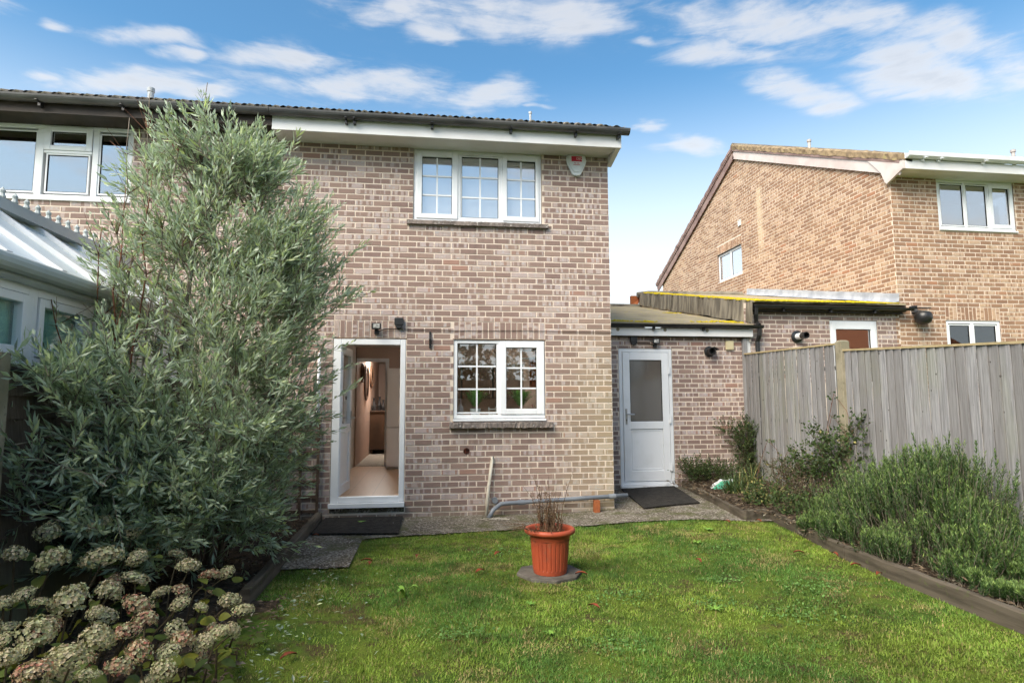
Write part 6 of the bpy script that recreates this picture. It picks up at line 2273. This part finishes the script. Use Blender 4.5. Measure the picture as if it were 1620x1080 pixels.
# --- rosemary
def rosemary():
    r = np.random.default_rng(25)
    t = thing('rosemary_bush', 'big bushy rosemary with upright needle-leaved shoots by the fence', 'bush', (4.4, -2.8, 0.0))
    cl_n = 125
    cy = r.uniform(-4.9, -1.85, cl_n)
    cx = r.uniform(3.76, 4.88, cl_n)
    ch = np.interp(cy, [-5.0, -4.2, -3.85, -3.5, -3.1, -2.7, -2.2, -1.8], [0.24, 0.28, 0.42, 0.78, 1.02, 0.98, 0.76, 0.50]) * np.interp(cx, [3.75, 3.9, 4.15, 4.42, 4.9], [0.30, 0.48, 0.80, 1.0, 0.96]) * r.uniform(0.72, 1.06, cl_n)
    ch = ch * np.interp(cx / (cy + 7.83), [0.93, 0.99, 1.04, 1.12], [1.0, 0.80, 0.42, 0.26])
    per = 44
    n = cl_n * per
    ci = np.repeat(np.arange(cl_n), per)
    ang_ = r.uniform(0, 2 * np.pi, n)
    th_ = np.abs(r.normal(0, 0.42, n)).clip(0, 1.05)
    D0 = np.stack([np.sin(th_) * np.cos(ang_), np.sin(th_) * np.sin(ang_), np.cos(th_)], 1)
    B = np.stack([cx[ci] + r.normal(0, 0.05, n), cy[ci] + r.normal(0, 0.05, n), np.full(n, 0.0)], 1)
    tip = B + D0 * (ch[ci] * r.uniform(0.62, 1.0, n) ** 0.7)[:, None]
    tip[:, 0] = np.minimum(tip[:, 0], 5.04)
    tip[:, 2] = np.maximum(tip[:, 2], 0.10)
    hmax = tip[:, 2]
    Ls = np.minimum(r.uniform(0.16, 0.30, n), np.maximum(hmax * 0.85, 0.08))
    D = norm(D0 * 0.6 + np.array([-0.05, 0, 0.55]) + r.normal(0, 0.13, (n, 3)))
    P = tip - D * Ls[:, None]
    P[:, 2] = np.maximum(P[:, 2], 0.03)
    NL = 46
    V, F, lc = sprigs(P, D, Ls, NL, 0.041, 0.0034, r, (40, 74), t0=0.02, tipcol=0.05, fold=0.2)
    tt = np.tile(np.repeat(np.linspace(0, 1, NL), 4), n)
    lc[:, 0] = np.clip(lc[:, 0] * 0.5 + 0.5 * tt, 0, 1)
    lc[:, 2] = np.where(tt > 0.80, np.maximum(lc[:, 2], 0.55 * r.random(len(tt))), lc[:, 2])
    setp(link('foliage', mk_mesh('foliage', V, F, {'lc': lc}), rose_m, t), kind='stuff')
    V, F = twig_tubes(B, norm(P - B), np.linalg.norm(P - B, axis=1), 0.0035)
    V2, F2 = twig_tubes(P, D, Ls, 0.0026)
    V3 = np.concatenate([V, V2])
    F3 = np.concatenate([F, F2 + len(V)])
    setp(link('stems', mk_mesh('stems', V3, F3), bark_m, t), kind='stuff')
    # tall single shoots that stand up out of the bush
    for i, (x, y, h) in enumerate([(4.40, -2.75, 1.02), (4.35, -2.95, 0.98), (4.45, -3.1, 1.06), (4.5, -3.30, 0.99), (4.62, -3.35, 0.93), (4.75, -3.42, 0.84), (4.3, -2.5, 0.86), (4.1, -3.3, 0.62), (4.05, -3.5, 0.58), (4.0, -3.75, 0.50),
                                   (3.95, -3.0, 0.40), (3.92, -3.95, 0.34), (4.0, -4.1, 0.45), (4.15, -4.2, 0.50), (3.9, -2.55, 0.42), (4.0, -2.3, 0.44)]):
        d = norm(np.array([[r.normal(0, 0.08), r.normal(0, 0.10), 1.0]]))
        l_ = np.array([min(0.40, h * 0.7)])
        p = np.array([[x, y, h]]) - d * l_[:, None]
        V, F, lc = sprigs(p, d, l_, 110, 0.042, 0.0036, r, (38, 72), t0=0.0, tipcol=0.10, fold=0.2)
        lc[:, 0] = np.clip(lc[:, 0] * 0.5 + 0.5, 0, 1)
        o = link('shoot', mk_mesh('shoot', V, F, {'lc': lc}), rose_m, t)
        setp(o, kind='stuff')


rosemary()


# --- hydrangea
def hydrangea():
    r = np.random.default_rng(35)
    heads = [(-2.024, -4.443, 0.591, 0.065), (-1.861, -4.429, 0.554, 0.084), (-1.773, -4.131, 0.491, 0.103), (-1.679, -3.937, 0.44, 0.06), (-1.753, -4.81, 0.503, 0.051), (-1.723, -4.993, 0.518, 0.045), (-1.645, -4.889, 0.488, 0.043), (-1.59, -4.77, 0.453, 0.09), (-1.574, -4.453, 0.4, 0.076), (-1.614, -4.089, 0.362, 0.079), (-1.447, -4.837, 0.419, 0.044), (-1.398, -4.548, 0.358, 0.077), (-1.28, -4.74, 0.346, 0.056), (-1.261, -4.952, 0.373, 0.059), (-1.437, -5.272, 0.492, 0.082), (-1.286, -5.158, 0.419, 0.073), (-1.453, -5.429, 0.519, 0.039), (-1.347, -5.507, 0.506, 0.04), (-1.263, -5.411, 0.46, 0.061), (-1.208, -5.482, 0.453, 0.065), (-1.343, -5.58, 0.516, 0.042), (-1.23, -5.634, 0.493, 0.066), (-1.133, -5.138, 0.356, 0.061), (-1.1, -5.376, 0.387, 0.053), (-1.121, -5.535, 0.43, 0.042), (-1.431, -3.831, 0.356, 0.079), (-1.379, -3.594, 0.238, 0.07), (-1.328, -3.435, 0.21, 0.063), (-1.284, -4.331, 0.29, 0.051), (-1.192, -4.294, 0.255, 0.047), (-1.125, -4.039, 0.205, 0.063), (-1.023, -4.128, 0.18, 0.062), (-1.007, -4.612, 0.227, 0.054), (-0.968, -4.509, 0.201, 0.052), (-1.078, -4.837, 0.285, 0.058), (-1.009, -4.784, 0.25, 0.059), (-1.064, -5.027, 0.309, 0.048), (-0.997, -5.243, 0.317, 0.053)]
    red = {11, 12, 13, 22, 23, 26, 34, 21}
    heads += [(-2.10, -4.05, 0.62, 0.07), (-1.98, -3.75, 0.60, 0.075), (-1.85, -3.60, 0.52, 0.07), (-2.15, -4.7, 0.66, 0.07), (-1.98, -4.95, 0.60, 0.06), (-1.60, -3.55, 0.36, 0.06), (-1.75, -3.35, 0.40, 0.06), (-1.45, -4.15, 0.30, 0.06), (-1.22, -4.55, 0.24, 0.05), (-1.35, -4.95, 0.34, 0.055), (-1.62, -5.25, 0.50, 0.06), (-1.85, -5.1, 0.56, 0.06), (-1.5, -4.65, 0.34, 0.06)]
    for (x, y, z, s_) in list(heads[3:38:2]):
        heads.append((x - 0.07 + r.normal(0, 0.06), y + r.normal(0, 0.08), z - r.uniform(0.06, 0.14), s_ * r.uniform(0.6, 0.85)))
    red |= {51, 53, 54, 56, 58, 60, 62, 63, 65, 67}
    t = thing('hydrangea', 'faded hydrangea with green and pink dried flower heads in the left foreground', 'shrub', (-1.5, -4.7, -0.1))

    def head_mesh(seed, tone):
        rr = np.random.default_rng(seed)
        V, F, A = [], [], []
        n = 170
        for i in range(n):
            a = i * 2.39996
            zc = 1 - 1.55 * (i + 0.5) / n
            rc = math.sqrt(max(0, 1 - zc * zc))
            if rr.random() < 0.10:
                continue
            nrm = Vector((rc * math.cos(a), rc * math.sin(a), zc)) + Vector(rr.normal(0, 0.12, 3))
            nrm.normalize()
            c = Vector((nrm.x, nrm.y, nrm.z * 0.72)) * rr.uniform(0.70, 1.10)
            s = nrm.cross(Vector((0.2, 0.4, 0.9))).normalized()
            u = nrm.cross(s)
            a0 = rr.uniform(0, 1.57)
            tone_i = [rr.random(), float(np.clip(rr.normal(0.5, 0.28), 0, 1)), float(np.clip(tone + rr.normal(0, 0.28), 0, 1)) if rr.random() < tone * 1.2 + 0.06 else 0.0]
            for k in range(4):
                ang_ = a0 + k * math.pi / 2
                d = s * math.cos(ang_) + u * math.sin(ang_)
                w = s * -math.sin(ang_) + u * math.cos(ang_)
                sz = rr.uniform(0.12, 0.20)
                cup = nrm * rr.uniform(0.02, 0.14)
                b = len(V)
                V += [tuple(c), tuple(c + d * sz * 0.55 + w * sz * 0.48 + cup * 0.6), tuple(c + d * sz + cup), tuple(c + d * sz * 0.55 - w * sz * 0.48 + cup * 0.6)]
                F.append((b, b + 1, b + 2, b + 3))
                A += [tone_i] * 4
        me = mk_mesh('flower_head', V, F, {'lc': A})
        me.materials.append(hyf_m)
        return me

    pale = [head_mesh(100 + i, 0.05) for i in range(5)]
    pink = [head_mesh(200 + i, 0.50) for i in range(4)]
    L = Vector(t.location)
    for i, (x, y, z, s) in enumerate(heads):
        me = pink[i % 4] if i in red else pale[i % 5]
        o = bpy.data.objects.new('flower_head', me)
        C.objects.link(o)
        o.parent = t
        o.location = Vector((x, y, z)) - L
        k = s * 0.92
        o.scale = (k * r.uniform(0.78, 1.08), k * r.uniform(0.78, 1.08), k * r.uniform(0.62, 1.0))
        o.rotation_euler = (r.normal(0.25, 0.25), r.normal(0.1, 0.25), r.uniform(0, 6.28))
        b = Vector((x - 0.12 + r.normal(0, 0.06), y + r.normal(0, 0.10), -0.08))
        q = MB()
        mid = (b + Vector((x, y, z))) / 2 + Vector((r.normal(0, 0.03), r.normal(0, 0.03), 0.05))
        q.tube([b, mid, (x, y, z - s * 0.3)], [0.006, 0.005, 0.004], 6)
        q.build('stem', dstem_m, t)
    # leaves: ovate with a raised rim and toothed edge
    leafs = []
    for v in range(5):
        V, F, A = [], [], []
        n = 9
        col = [r.random(), r.uniform(0.3, 0.8), [0.0, 0.1, 0.0, 0.75, 0.3][v]]
        for i in range(n + 1):
            s = i / n
            w = 0.36 * math.sin(math.pi * min(1, s ** 0.8)) ** 0.8 + (0.012 if i % 2 else 0)
            if i in (0, n):
                w = 0.002
            z = -0.25 * s * s
            V += [(-w, s, z + 0.10 * w), (0, s, z - 0.02), (w, s, z + 0.10 * w)]
        for i in range(n):
            for k in range(2):
                a = i * 3 + k
                F.append((a, a + 1, a + 4, a + 3))
        A = [col] * len(V)
        me = mk_mesh('leaf', V, F, {'lc': A}, smooth=True)
        me.materials.append(hyl_m)
        leafs.append(me)
    for i in range(300):
        hx_, hy_, hz_, s = heads[int(r.integers(len(heads)))]
        o = bpy.data.objects.new('leaf', leafs[int(r.integers(5))])
        C.objects.link(o)
        o.parent = t
        o.location = Vector((min(hx_ + r.normal(0, 0.11) - 0.05, -0.98), hy_ + r.normal(0, 0.13), max(-0.03, hz_ - r.uniform(0.05, 0.30)))) - L
        k = r.uniform(0.055, 0.10)
        o.scale = (k, k, k)
        o.rotation_euler = (r.normal(0.25, 0.4), r.normal(0, 0.4), r.uniform(0, 6.28))
    for i, (x, y, z) in enumerate([(-1.62, -5.0, 0.62), (-1.55, -5.1, 0.72), (-1.7, -4.9, 0.66)]):
        pass


hydrangea()


# --- mixed small plants of the right bed
def blades(P, H, W, r, spread, col3=0.2, curve=0.6):
    """strap leaves as 3-segment strips"""
    n = len(P)
    a = r.uniform(0, 2 * np.pi, n)
    d = np.stack([np.cos(a), np.sin(a), np.zeros(n)], 1)
    w = np.stack([-np.sin(a), np.cos(a), np.zeros(n)], 1) * W[:, None]
    o = r.uniform(0.15, 1.0, n)[:, None] * spread
    V = []
    for s in (0, 0.35, 0.7, 1.0):
        c = P + d * o * H[:, None] * s ** 1.6 + np.array([0, 0, 1]) * (H * (s - curve * 0.5 * s * s * o[:, 0] / max(spread, 1e-6)))[:, None]
        k = 1 - s ** 2
        V += [c - w * k, c + w * k]
    V = np.stack(V, 1).reshape(-1, 3)
    b = np.arange(n)[:, None] * 8
    F = np.concatenate([b + np.array([[i * 2, i * 2 + 1, i * 2 + 3, i * 2 + 2]]) for i in range(3)])
    lc = np.stack([r.random(n), np.clip(r.normal(0.5, 0.2, n), 0, 1), np.where(r.random(n) < col3, r.uniform(0.4, 1, n), 0)], 1)
    return V, F, np.repeat(lc, 8, 0)


def strap_plant(label, x, y, n, h, w, seed, spread=0.9, col3=0.35):
    r = np.random.default_rng(seed)
    t = thing('iris_clump', label, 'plant', (x, y, 0.03))
    P = np.stack([x + r.normal(0, 0.05, n), y + r.normal(0, 0.05, n), np.full(n, 0.03)], 1)
    V, F, lc = blades(P, h * r.uniform(0.55, 1.1, n), w * r.uniform(0.7, 1.2, n), r, spread, col3)
    setp(link('strap_leaves', mk_mesh('strap_leaves', V, F, {'lc': lc}), bed_m, t), kind='stuff')


strap_plant('clump of yellowing strap leaves beside the fence corner', 4.62, 0.55, 34, 0.50, 0.011, 1, 0.9, 0.55)
strap_plant('dark green grassy clump spilling over the garage edging', 4.10, 0.10, 150, 0.34, 0.006, 2, 1.1, 0.05)
strap_plant('tuft of dark green blades near the compost bag', 4.28, 0.28, 120, 0.42, 0.006, 3, 0.9, 0.08)


def bushy(name, label, cat, els, n, ll, lw, seed, mat, L=(0.12, 0.25), nleaf=10, up=0.7, stems=None, tipcol=0.05, twr=0.0025, twmat=None):
    r = np.random.default_rng(seed)
    P, u = ellipsoid_points(els, n, r, 2.0)
    P[:, 2] = np.maximum(P[:, 2], 0.0)
    D = norm(u * 0.5 + np.array([0, 0, up]) + r.normal(0, 0.4, (n, 3)))
    Ls = r.uniform(L[0], L[1], n)
    e0 = els[0]
    t = thing(name, label, cat, (e0[0], e0[1], 0.0))
    V, F, lc = sprigs(P, D, Ls, nleaf, ll, lw, r, (35, 75), tipcol=tipcol)
    setp(link('leaves', mk_mesh('leaves', V, F, {'lc': lc}), mat, t), kind='stuff')
    V, F = twig_tubes(P, D, Ls, twr)
    base = np.array([e0[0], e0[1], 0.02])
    q = MB()
    for i in r.choice(n, min(n, 26), replace=False):
        a = base + np.array([r.normal(0, 0.10), r.normal(0, 0.10), 0])
        m_ = (a + P[i]) / 2 + r.normal(0, 0.05, 3)
        q.tube([tuple(a), tuple(m_), tuple(P[i])], [0.005, 0.004, 0.0025], 5, cap=False)
    b0 = len(V)
    V = np.concatenate([V, np.array(q.v)])
    Fl = [tuple(f) for f in F.tolist()] + [tuple(i + b0 for i in f) for f in q.f]
    setp(link('twigs', mk_mesh('twigs', V, Fl), twmat or dstem_m, t), kind='stuff')
    return t


bushy('climber', 'dark small-leaved climber on the garage wall at the fence end', 'plant', [(4.98, 1.30, 0.62, 0.13, 0.13, 0.42, 1.0), (4.72, 1.38, 0.86, 0.10, 0.07, 0.08, 0.12), (4.95, 1.2, 0.2, 0.25, 0.2, 0.15, 0.4)], 330, 0.035, 0.011, 61, bed_m)
bushy('low_shrub', 'low dark shrub between garage door and compost bag', 'shrub', [(4.10, 1.25, 0.22, 0.24, 0.16, 0.16, 1.0), (4.45, 1.3, 0.20, 0.28, 0.14, 0.14, 0.8)], 300, 0.03, 0.010, 62, bed_m)
bushy('bramble', 'tangled bramble climbing the fence around the concrete post', 'bramble', [(4.92, -0.75, 0.62, 0.14, 0.42, 0.34, 1.0), (4.85, -0.3, 0.35, 0.2, 0.6, 0.28, 0.7), (5.02, -1.15, 0.85, 0.05, 0.2, 0.28, 0.25)], 330, 0.050, 0.017, 63, bed_m, nleaf=6, up=0.3)
bushy('green_herb', 'bright green low herb beside the short cross board', 'plant', [(4.05, -0.75, 0.12, 0.20, 0.20, 0.09, 1.0)], 90, 0.045, 0.015, 64, weed_m and bed_m, tipcol=0.3)
bushy('ground_cover', 'grey-green ground cover at the far end of the rosemary', 'plant', [(4.15, -1.35, 0.09, 0.26, 0.22, 0.06, 1.0)], 110, 0.035, 0.014, 65, bed_m)
bushy('dry_plant', 'dry brown stalky plant against the fence', 'plant', [(4.75, -0.10, 0.28, 0.28, 0.45, 0.20, 1.0), (4.55, -0.9, 0.2, 0.25, 0.3, 0.14, 0.6)], 210, 0.03, 0.007, 66, litter_m, up=0.5, tipcol=0.25)
# bramble canes arching over the fence face
t = thing('bramble_cane', 'thin bramble canes arching across the fence panel by the garage', 'bramble', (4.95, 0.4, 0.05))
r = np.random.default_rng(8)
for (y, h, yy) in ((0.95, 0.75, 0.55), (0.45, 0.62, 0.05), (-0.55, 1.15, -0.95), (-0.6, 1.42, -1.02), (0.1, 0.55, -0.4)):
    q = MB()
    q.tube([(4.9, y, 0.05), (4.98, y - 0.05, h * 0.6), (5.02, (y + yy) / 2, h), (5.03, yy, h * 0.85), (5.02, yy - 0.12, h * 0.62)], [0.005, 0.004, 0.0035, 0.003, 0.002], 5)
    q.build('cane', redstem_m, t)
    P = np.array([[5.01, y - 0.05 + (yy - y) * s, h * (0.6 + 0.4 * math.sin(s * 3.1))] for s in np.linspace(0, 1, 7)]) + r.normal(0, 0.02, (7, 3)) * np.array([0.3, 1, 1])
    D = norm(r.normal(0, 1, (7, 3)) * np.array([0.4, 1, 0.6]))
    V, F, lc = sprigs(P, D, np.full(7, 0.07), 4, 0.045, 0.014, r, (30, 70))
    setp(link('leaves', mk_mesh('leaves', V, F, {'lc': lc}), bed_m, t), kind='stuff')
# pale stick lying in the bed
for i, (a, b, lab) in enumerate([((4.42, -0.62, 0.14), (4.28, -1.18, 0.12), 'pale stick lying in the bed behind the short cross board'), ((4.45, -4.25, 0.22), (4.85, -3.95, 0.42), 'pale broken branch at the near end of the rosemary'), ((3.98, -3.35, 0.06), (3.80, -3.85, 0.06), 'bare twig lying under the rosemary by the edging')]):
    q = MB()
    q.tube([a, tuple((np.array(a) + np.array(b)) / 2 + 0.01), b], [0.010, 0.009, 0.006], 6)
    setp(q.build('stick', plain('stick%d' % i, (0.34, 0.25, 0.17), (0.24, 0.17, 0.11), 30, 0.9, 0.1), org=a), lab, 'stick', 'sticks in the bed')


# --- leaf litter as loose stuff in both beds
def litter(name, label, n, fx, seed, mat=litter_m, size=(0.012, 0.035)):
    r = np.random.default_rng(seed)
    P = fx(r, n)
    n = len(P)
    d = norm(r.normal(size=(n, 3)) * np.array([1, 1, 0.25]))
    up = norm(np.array([0, 0, 1.0]) + r.normal(0, 0.35, (n, 3)))
    w = norm(np.cross(d, up))
    s = r.uniform(size[0], size[1], n)[:, None]
    V = np.stack([P - d * s, P + w * s * 0.4 + up * s * 0.2, P + d * s, P - w * s * 0.4 + up * s * 0.2], 1).reshape(-1, 3)
    k = np.arange(n)[:, None] * 4
    F = np.concatenate([k + np.array([[0, 1, 2]]), k + np.array([[0, 2, 3]])])
    lc = np.stack([r.random(n), np.clip(r.normal(0.5, 0.25, n), 0, 1), np.where(r.random(n) < 0.12, r.random(n), 0)], 1)
    o = link(name, mk_mesh(name, V, F, {'lc': np.repeat(lc, 4, 0)}), mat)
    return setp(o, label, 'leaf litter', kind='stuff')


def right_bed(r, n):
    x, y = r.uniform(3.65, 5.05, n), r.uniform(-5, 1.45, n)
    return np.stack([x, y, gz(x, y) + 0.095 + 0.05 * sstep(3.6, 4.6, x) + r.uniform(0, 0.03, n)], 1)


def left_bed(r, n):
    x, y = r.uniform(-2.4, -0.85, n), r.uniform(-6, -0.1, n)
    k = x < np.where(y > -3.1, -1.36, -0.98)
    x, y = x[k], y[k]
    return np.stack([x, y, gz(x, y) + 0.035 + r.uniform(0, 0.035, len(x))], 1)


litter('leaf_litter', 'brown leaf litter covering the soil of the rosemary bed', 5200, right_bed, 1)
litter('leaf_litter', 'dark leaf litter under the olive shrub and hydrangea', 4200, left_bed, 2, size=(0.010, 0.03))


def lawn_bits(r, n):
    x, y = -1.0 + abs(r.normal(0, 0.28, n)), r.uniform(-5.0, -2.3, n)
    return np.stack([x, y, gz(x, y) + 0.022 + r.uniform(0, 0.012, n)], 1)


litter('dropped_leaves', 'pale narrow leaves dropped on the lawn edge by the hydrangea', 170, lawn_bits, 3, olive_m, (0.012, 0.026))


# --- grass
def grass():
    r = np.random.default_rng(45)
    n = 300000
    # more blades near the camera
    y = -0.75 - 4.7 * r.random(n)
    x = r.uniform(-1.35, 3.75, n)
    edge = path_edge(x) + 0.06 * (fbm(x * 6, y * 6, 9) - 0.5) * 2
    keep = y < edge - 0.02 + 0.05 * (r.random(n) < 0.25)
    keep &= x > np.where(y > -3.1, -1.235, -1.10 + 0.22 * (fbm(y * 4, x * 4, 6) - 0.3))
    keep &= ~((x < -0.655) & (y > -2.28))
    keep &= x < np.interp(y, [-6.5, -4.4, -2.75, -1.1], [3.60, 3.60, 3.635, 3.86])
    keep &= ~((x > 3.50) & (y > -1.26))
    keep &= ((x - PX) ** 2 + (y - PY - 0.02) ** 2) > 0.29 ** 2
    sh = sstep(-0.25, -1.0, x) * sstep(-2.9, -3.5, y)                 # thin by the hydrangea
    keep &= r.random(n) > 0.72 * sh
    bare = fbm(x * 2.2, y * 2.2, 71, 4)
    keep &= r.random(n) > 0.75 * sstep(0.56, 0.70, bare)
    keep &= r.random(n) > 0.8 * sstep(0.66, 0.78, fbm(x * 8, y * 9, 72, 3))
    x, y = x[keep], y[keep]
    n = len(x)
    z = gz(x, y) + 0.002
    H = (0.008 + 0.018 * fbm(x * 3.1, y * 3.1, 14, 3)) * r.uniform(0.5, 1.5, n)
    a = r.uniform(0, 2 * np.pi, n)
    tilt = r.uniform(0.2, 1.35, n)
    W = r.uniform(0.0016, 0.0042, n)
    w = np.stack([-np.sin(a), np.cos(a), np.zeros(n)], 1) * W[:, None]
    P = np.stack([x, y, z], 1)
    d = np.stack([np.cos(a) * np.sin(tilt), np.sin(a) * np.sin(tilt), np.cos(tilt)], 1)
    V = np.stack([P - w, P + w, P + d * H[:, None] * 1.25], 1).reshape(-1, 3)
    F = np.arange(n * 3).reshape(-1, 3)
    patch = fbm(x * 1.1 + 3, y * 1.1, 51, 4)
    fine = fbm(x * 5, y * 5, 52, 3)
    hue = np.clip(0.5 + (patch - 0.5) * 2.6 + (fine - 0.5) * 1.2 + r.normal(0, 0.16, n), 0, 1)
    moss = sstep(0.9, 0.35, np.hypot((x + 0.75) / 1.0, (y + 4.0) / 0.9))
    hue = np.clip(hue + 0.55 * moss, 0, 1)
    brown = np.where(r.random(n) < 0.12 + 0.55 * sstep(0.54, 0.70, fbm(x * 3.3, y * 3.3, 53, 4)), r.uniform(0.3, 1, n), 0)
    val = np.clip(0.5 + (fbm(x * 2.0, y * 2.0, 54, 4) - 0.5) * 1.0 + (fbm(x * 9, y * 11, 55, 3) - 0.5) * 1.3 + r.normal(0, 0.24, n), 0, 1)
    lc = np.stack([hue, val, brown], 1)
    o = link('grass', mk_mesh('grass', V, F, {'lc': np.repeat(lc, 3, 0)}), grass_m)
    setp(o, 'short mossy green grass of the back lawn', 'grass', kind='stuff')


grass()


def clover():
    r = np.random.default_rng(88)
    cs = [(1.45, -3.35, 0.30), (2.0, -3.6, 0.22), (2.35, -3.1, 0.2), (1.1, -4.2, 0.25), (2.75, -2.2, 0.25), (0.2, -3.9, 0.22), (2.5, -3.9, 0.3), (0.75, -1.9, 0.3), (2.9, -3.4, 0.3)]
    P = []
    for (x, y, s_) in cs:
        n = int(900 * s_)
        P.append(np.stack([x + r.normal(0, s_ * 0.5, n), y + r.normal(0, s_ * 0.35, n)], 1))
    P = np.concatenate(P)
    n = len(P)
    z = gz(P[:, 0], P[:, 1]) + r.uniform(0.012, 0.024, n)
    V = []
    sz = r.uniform(0.004, 0.009, n)
    tx, ty = r.normal(0, 0.35, n), r.normal(0, 0.35, n)
    for k in range(6):
        a = k * math.pi / 3
        V.append(np.stack([P[:, 0] + sz * math.cos(a), P[:, 1] + sz * math.sin(a), z + sz * (tx * math.cos(a) + ty * math.sin(a))], 1))
    V = np.stack(V, 1).reshape(-1, 3)
    F = np.arange(n * 6).reshape(-1, 6)
    lc = np.stack([r.random(n) * 0.5, np.clip(r.normal(0.6, 0.22, n), 0, 1), np.zeros(n)], 1)
    o = link('clover', mk_mesh('clover', V, F, {'lc': np.repeat(lc, 6, 0)}), clover_m)
    setp(o, 'patches of small-leaved clover in the lawn', 'clover', kind='stuff')


clover()


# --- single weeds and fallen leaves on the lawn
def rosette(label, x, y, n, l_, w, seed, erect=0.4):
    rr = random.Random(seed)
    t = thing('lawn_weed', label, 'weed', (x, y, float(gz(x, y))), 'weeds in the lawn')
    z0 = float(gz(x, y)) + 0.01
    for i in range(n):
        a = i / n * 6.28 + rr.uniform(-0.3, 0.3)
        ll = l_ * rr.uniform(0.7, 1.1)
        V, F = [], []
        for k in range(6):
            s = k / 5
            ww = w * math.sin(math.pi * (0.12 + 0.85 * s)) ** 0.8
            c = Vector((x + math.cos(a) * ll * s, y + math.sin(a) * ll * s, z0 + ll * erect * math.sin(s * 2.2)))
            sd_ = Vector((-math.sin(a), math.cos(a), 0)) * ww
            V += [c - sd_, c + Vector((0, 0, -0.003)), c + sd_]
        for k in range(5):
            for j in range(2):
                b = k * 3 + j
                F.append((b, b + 1, b + 4, b + 3))
        q = MB()
        q.add(V, F)
        q.build('leaf', weed_m, t, smooth=True)


rosette('bright green two-leaved weed in the middle of the lawn', -0.17, -3.12, 3, 0.10, 0.020, 1, 0.8)
rosette('small weed rosette in the lawn right of the pot', 2.62, -2.0, 7, 0.06, 0.010, 2)
rosette('grey-green weed rosette far right of the lawn', 2.95, -1.55, 8, 0.07, 0.010, 3)
rosette('weed rosette near the front centre of the lawn', 0.75, -4.0, 7, 0.045, 0.007, 4)
rosette('small weed rosette left of the front centre', 0.72, -3.45, 6, 0.045, 0.007, 5)
rosette('weed rosette in the right front of the lawn', 1.95, -3.75, 8, 0.06, 0.008, 6)

LV = [(1.13, -3.63, 'rust-red fallen leaf in the lawn in front of the pot'), (0.64, -2.08, 'dark red fallen leaf left of the flower pot'), (-0.54, -2.15, 'red-brown leaf at the corner of the concrete slab'), (-0.50, -2.25, 'smaller brown leaf beside the concrete slab corner'),
      (-0.10, -2.06, 'dark curled leaf behind the two-leaved weed'), (-0.76, -4.18, 'red stick-like leaf near the hydrangea on the lawn'), (3.27, -1.34, 'dark brown leaf at the far right lawn corner'), (3.62, -1.38, 'red leaf lying against the short cross board'), (3.58, -2.72, 'red leaf against the long edging, farther one'),
      (3.54, -3.04, 'orange-red leaf resting upright on the long edging'), (3.56, -3.28, 'rusty leaf at the foot of the long edging, nearer one'), (3.30, -2.62, 'small brown leaf in the grass near the long edging'), (1.24, -2.84, 'dark red leaf on the slab beside the pot'), (2.34, -2.64, 'faded orange leaf in the lawn right of the pot'),
      (0.43, -2.64, 'tiny dark leaf in the lawn left of the pot'), (-1.18, -1.02, 'orange leaf on the corner of the back door mat')]
for i, (x, y, lab) in enumerate(LV):
    rr = random.Random(i)
    a = rr.uniform(0, 6.28)
    l_, w = rr.uniform(0.035, 0.055), rr.uniform(0.013, 0.022)
    z = float(gz(x, y)) + 0.032
    V, F = [], []
    for k in range(6):
        s = k / 5
        ww = w * math.sin(math.pi * (0.06 + 0.9 * s))
        V += [(math.cos(a) * l_ * (s - .5) * 2 - math.sin(a) * ww * e_, math.sin(a) * l_ * (s - .5) * 2 + math.cos(a) * ww * e_, 0.016 * math.sin(s * 3) + abs(e_) * 0.010) for e_ in (-1, 0, 1)]
    for k in range(5):
        for j in range(2):
            b = k * 3 + j
            F.append((b, b + 1, b + 4, b + 3))
    o = link('fallen_leaf', mk_mesh('fallen_leaf', V, F, smooth=True), fallen_m, loc=(x, y, z))
    setp(o, lab, 'leaf', 'fallen leaves')
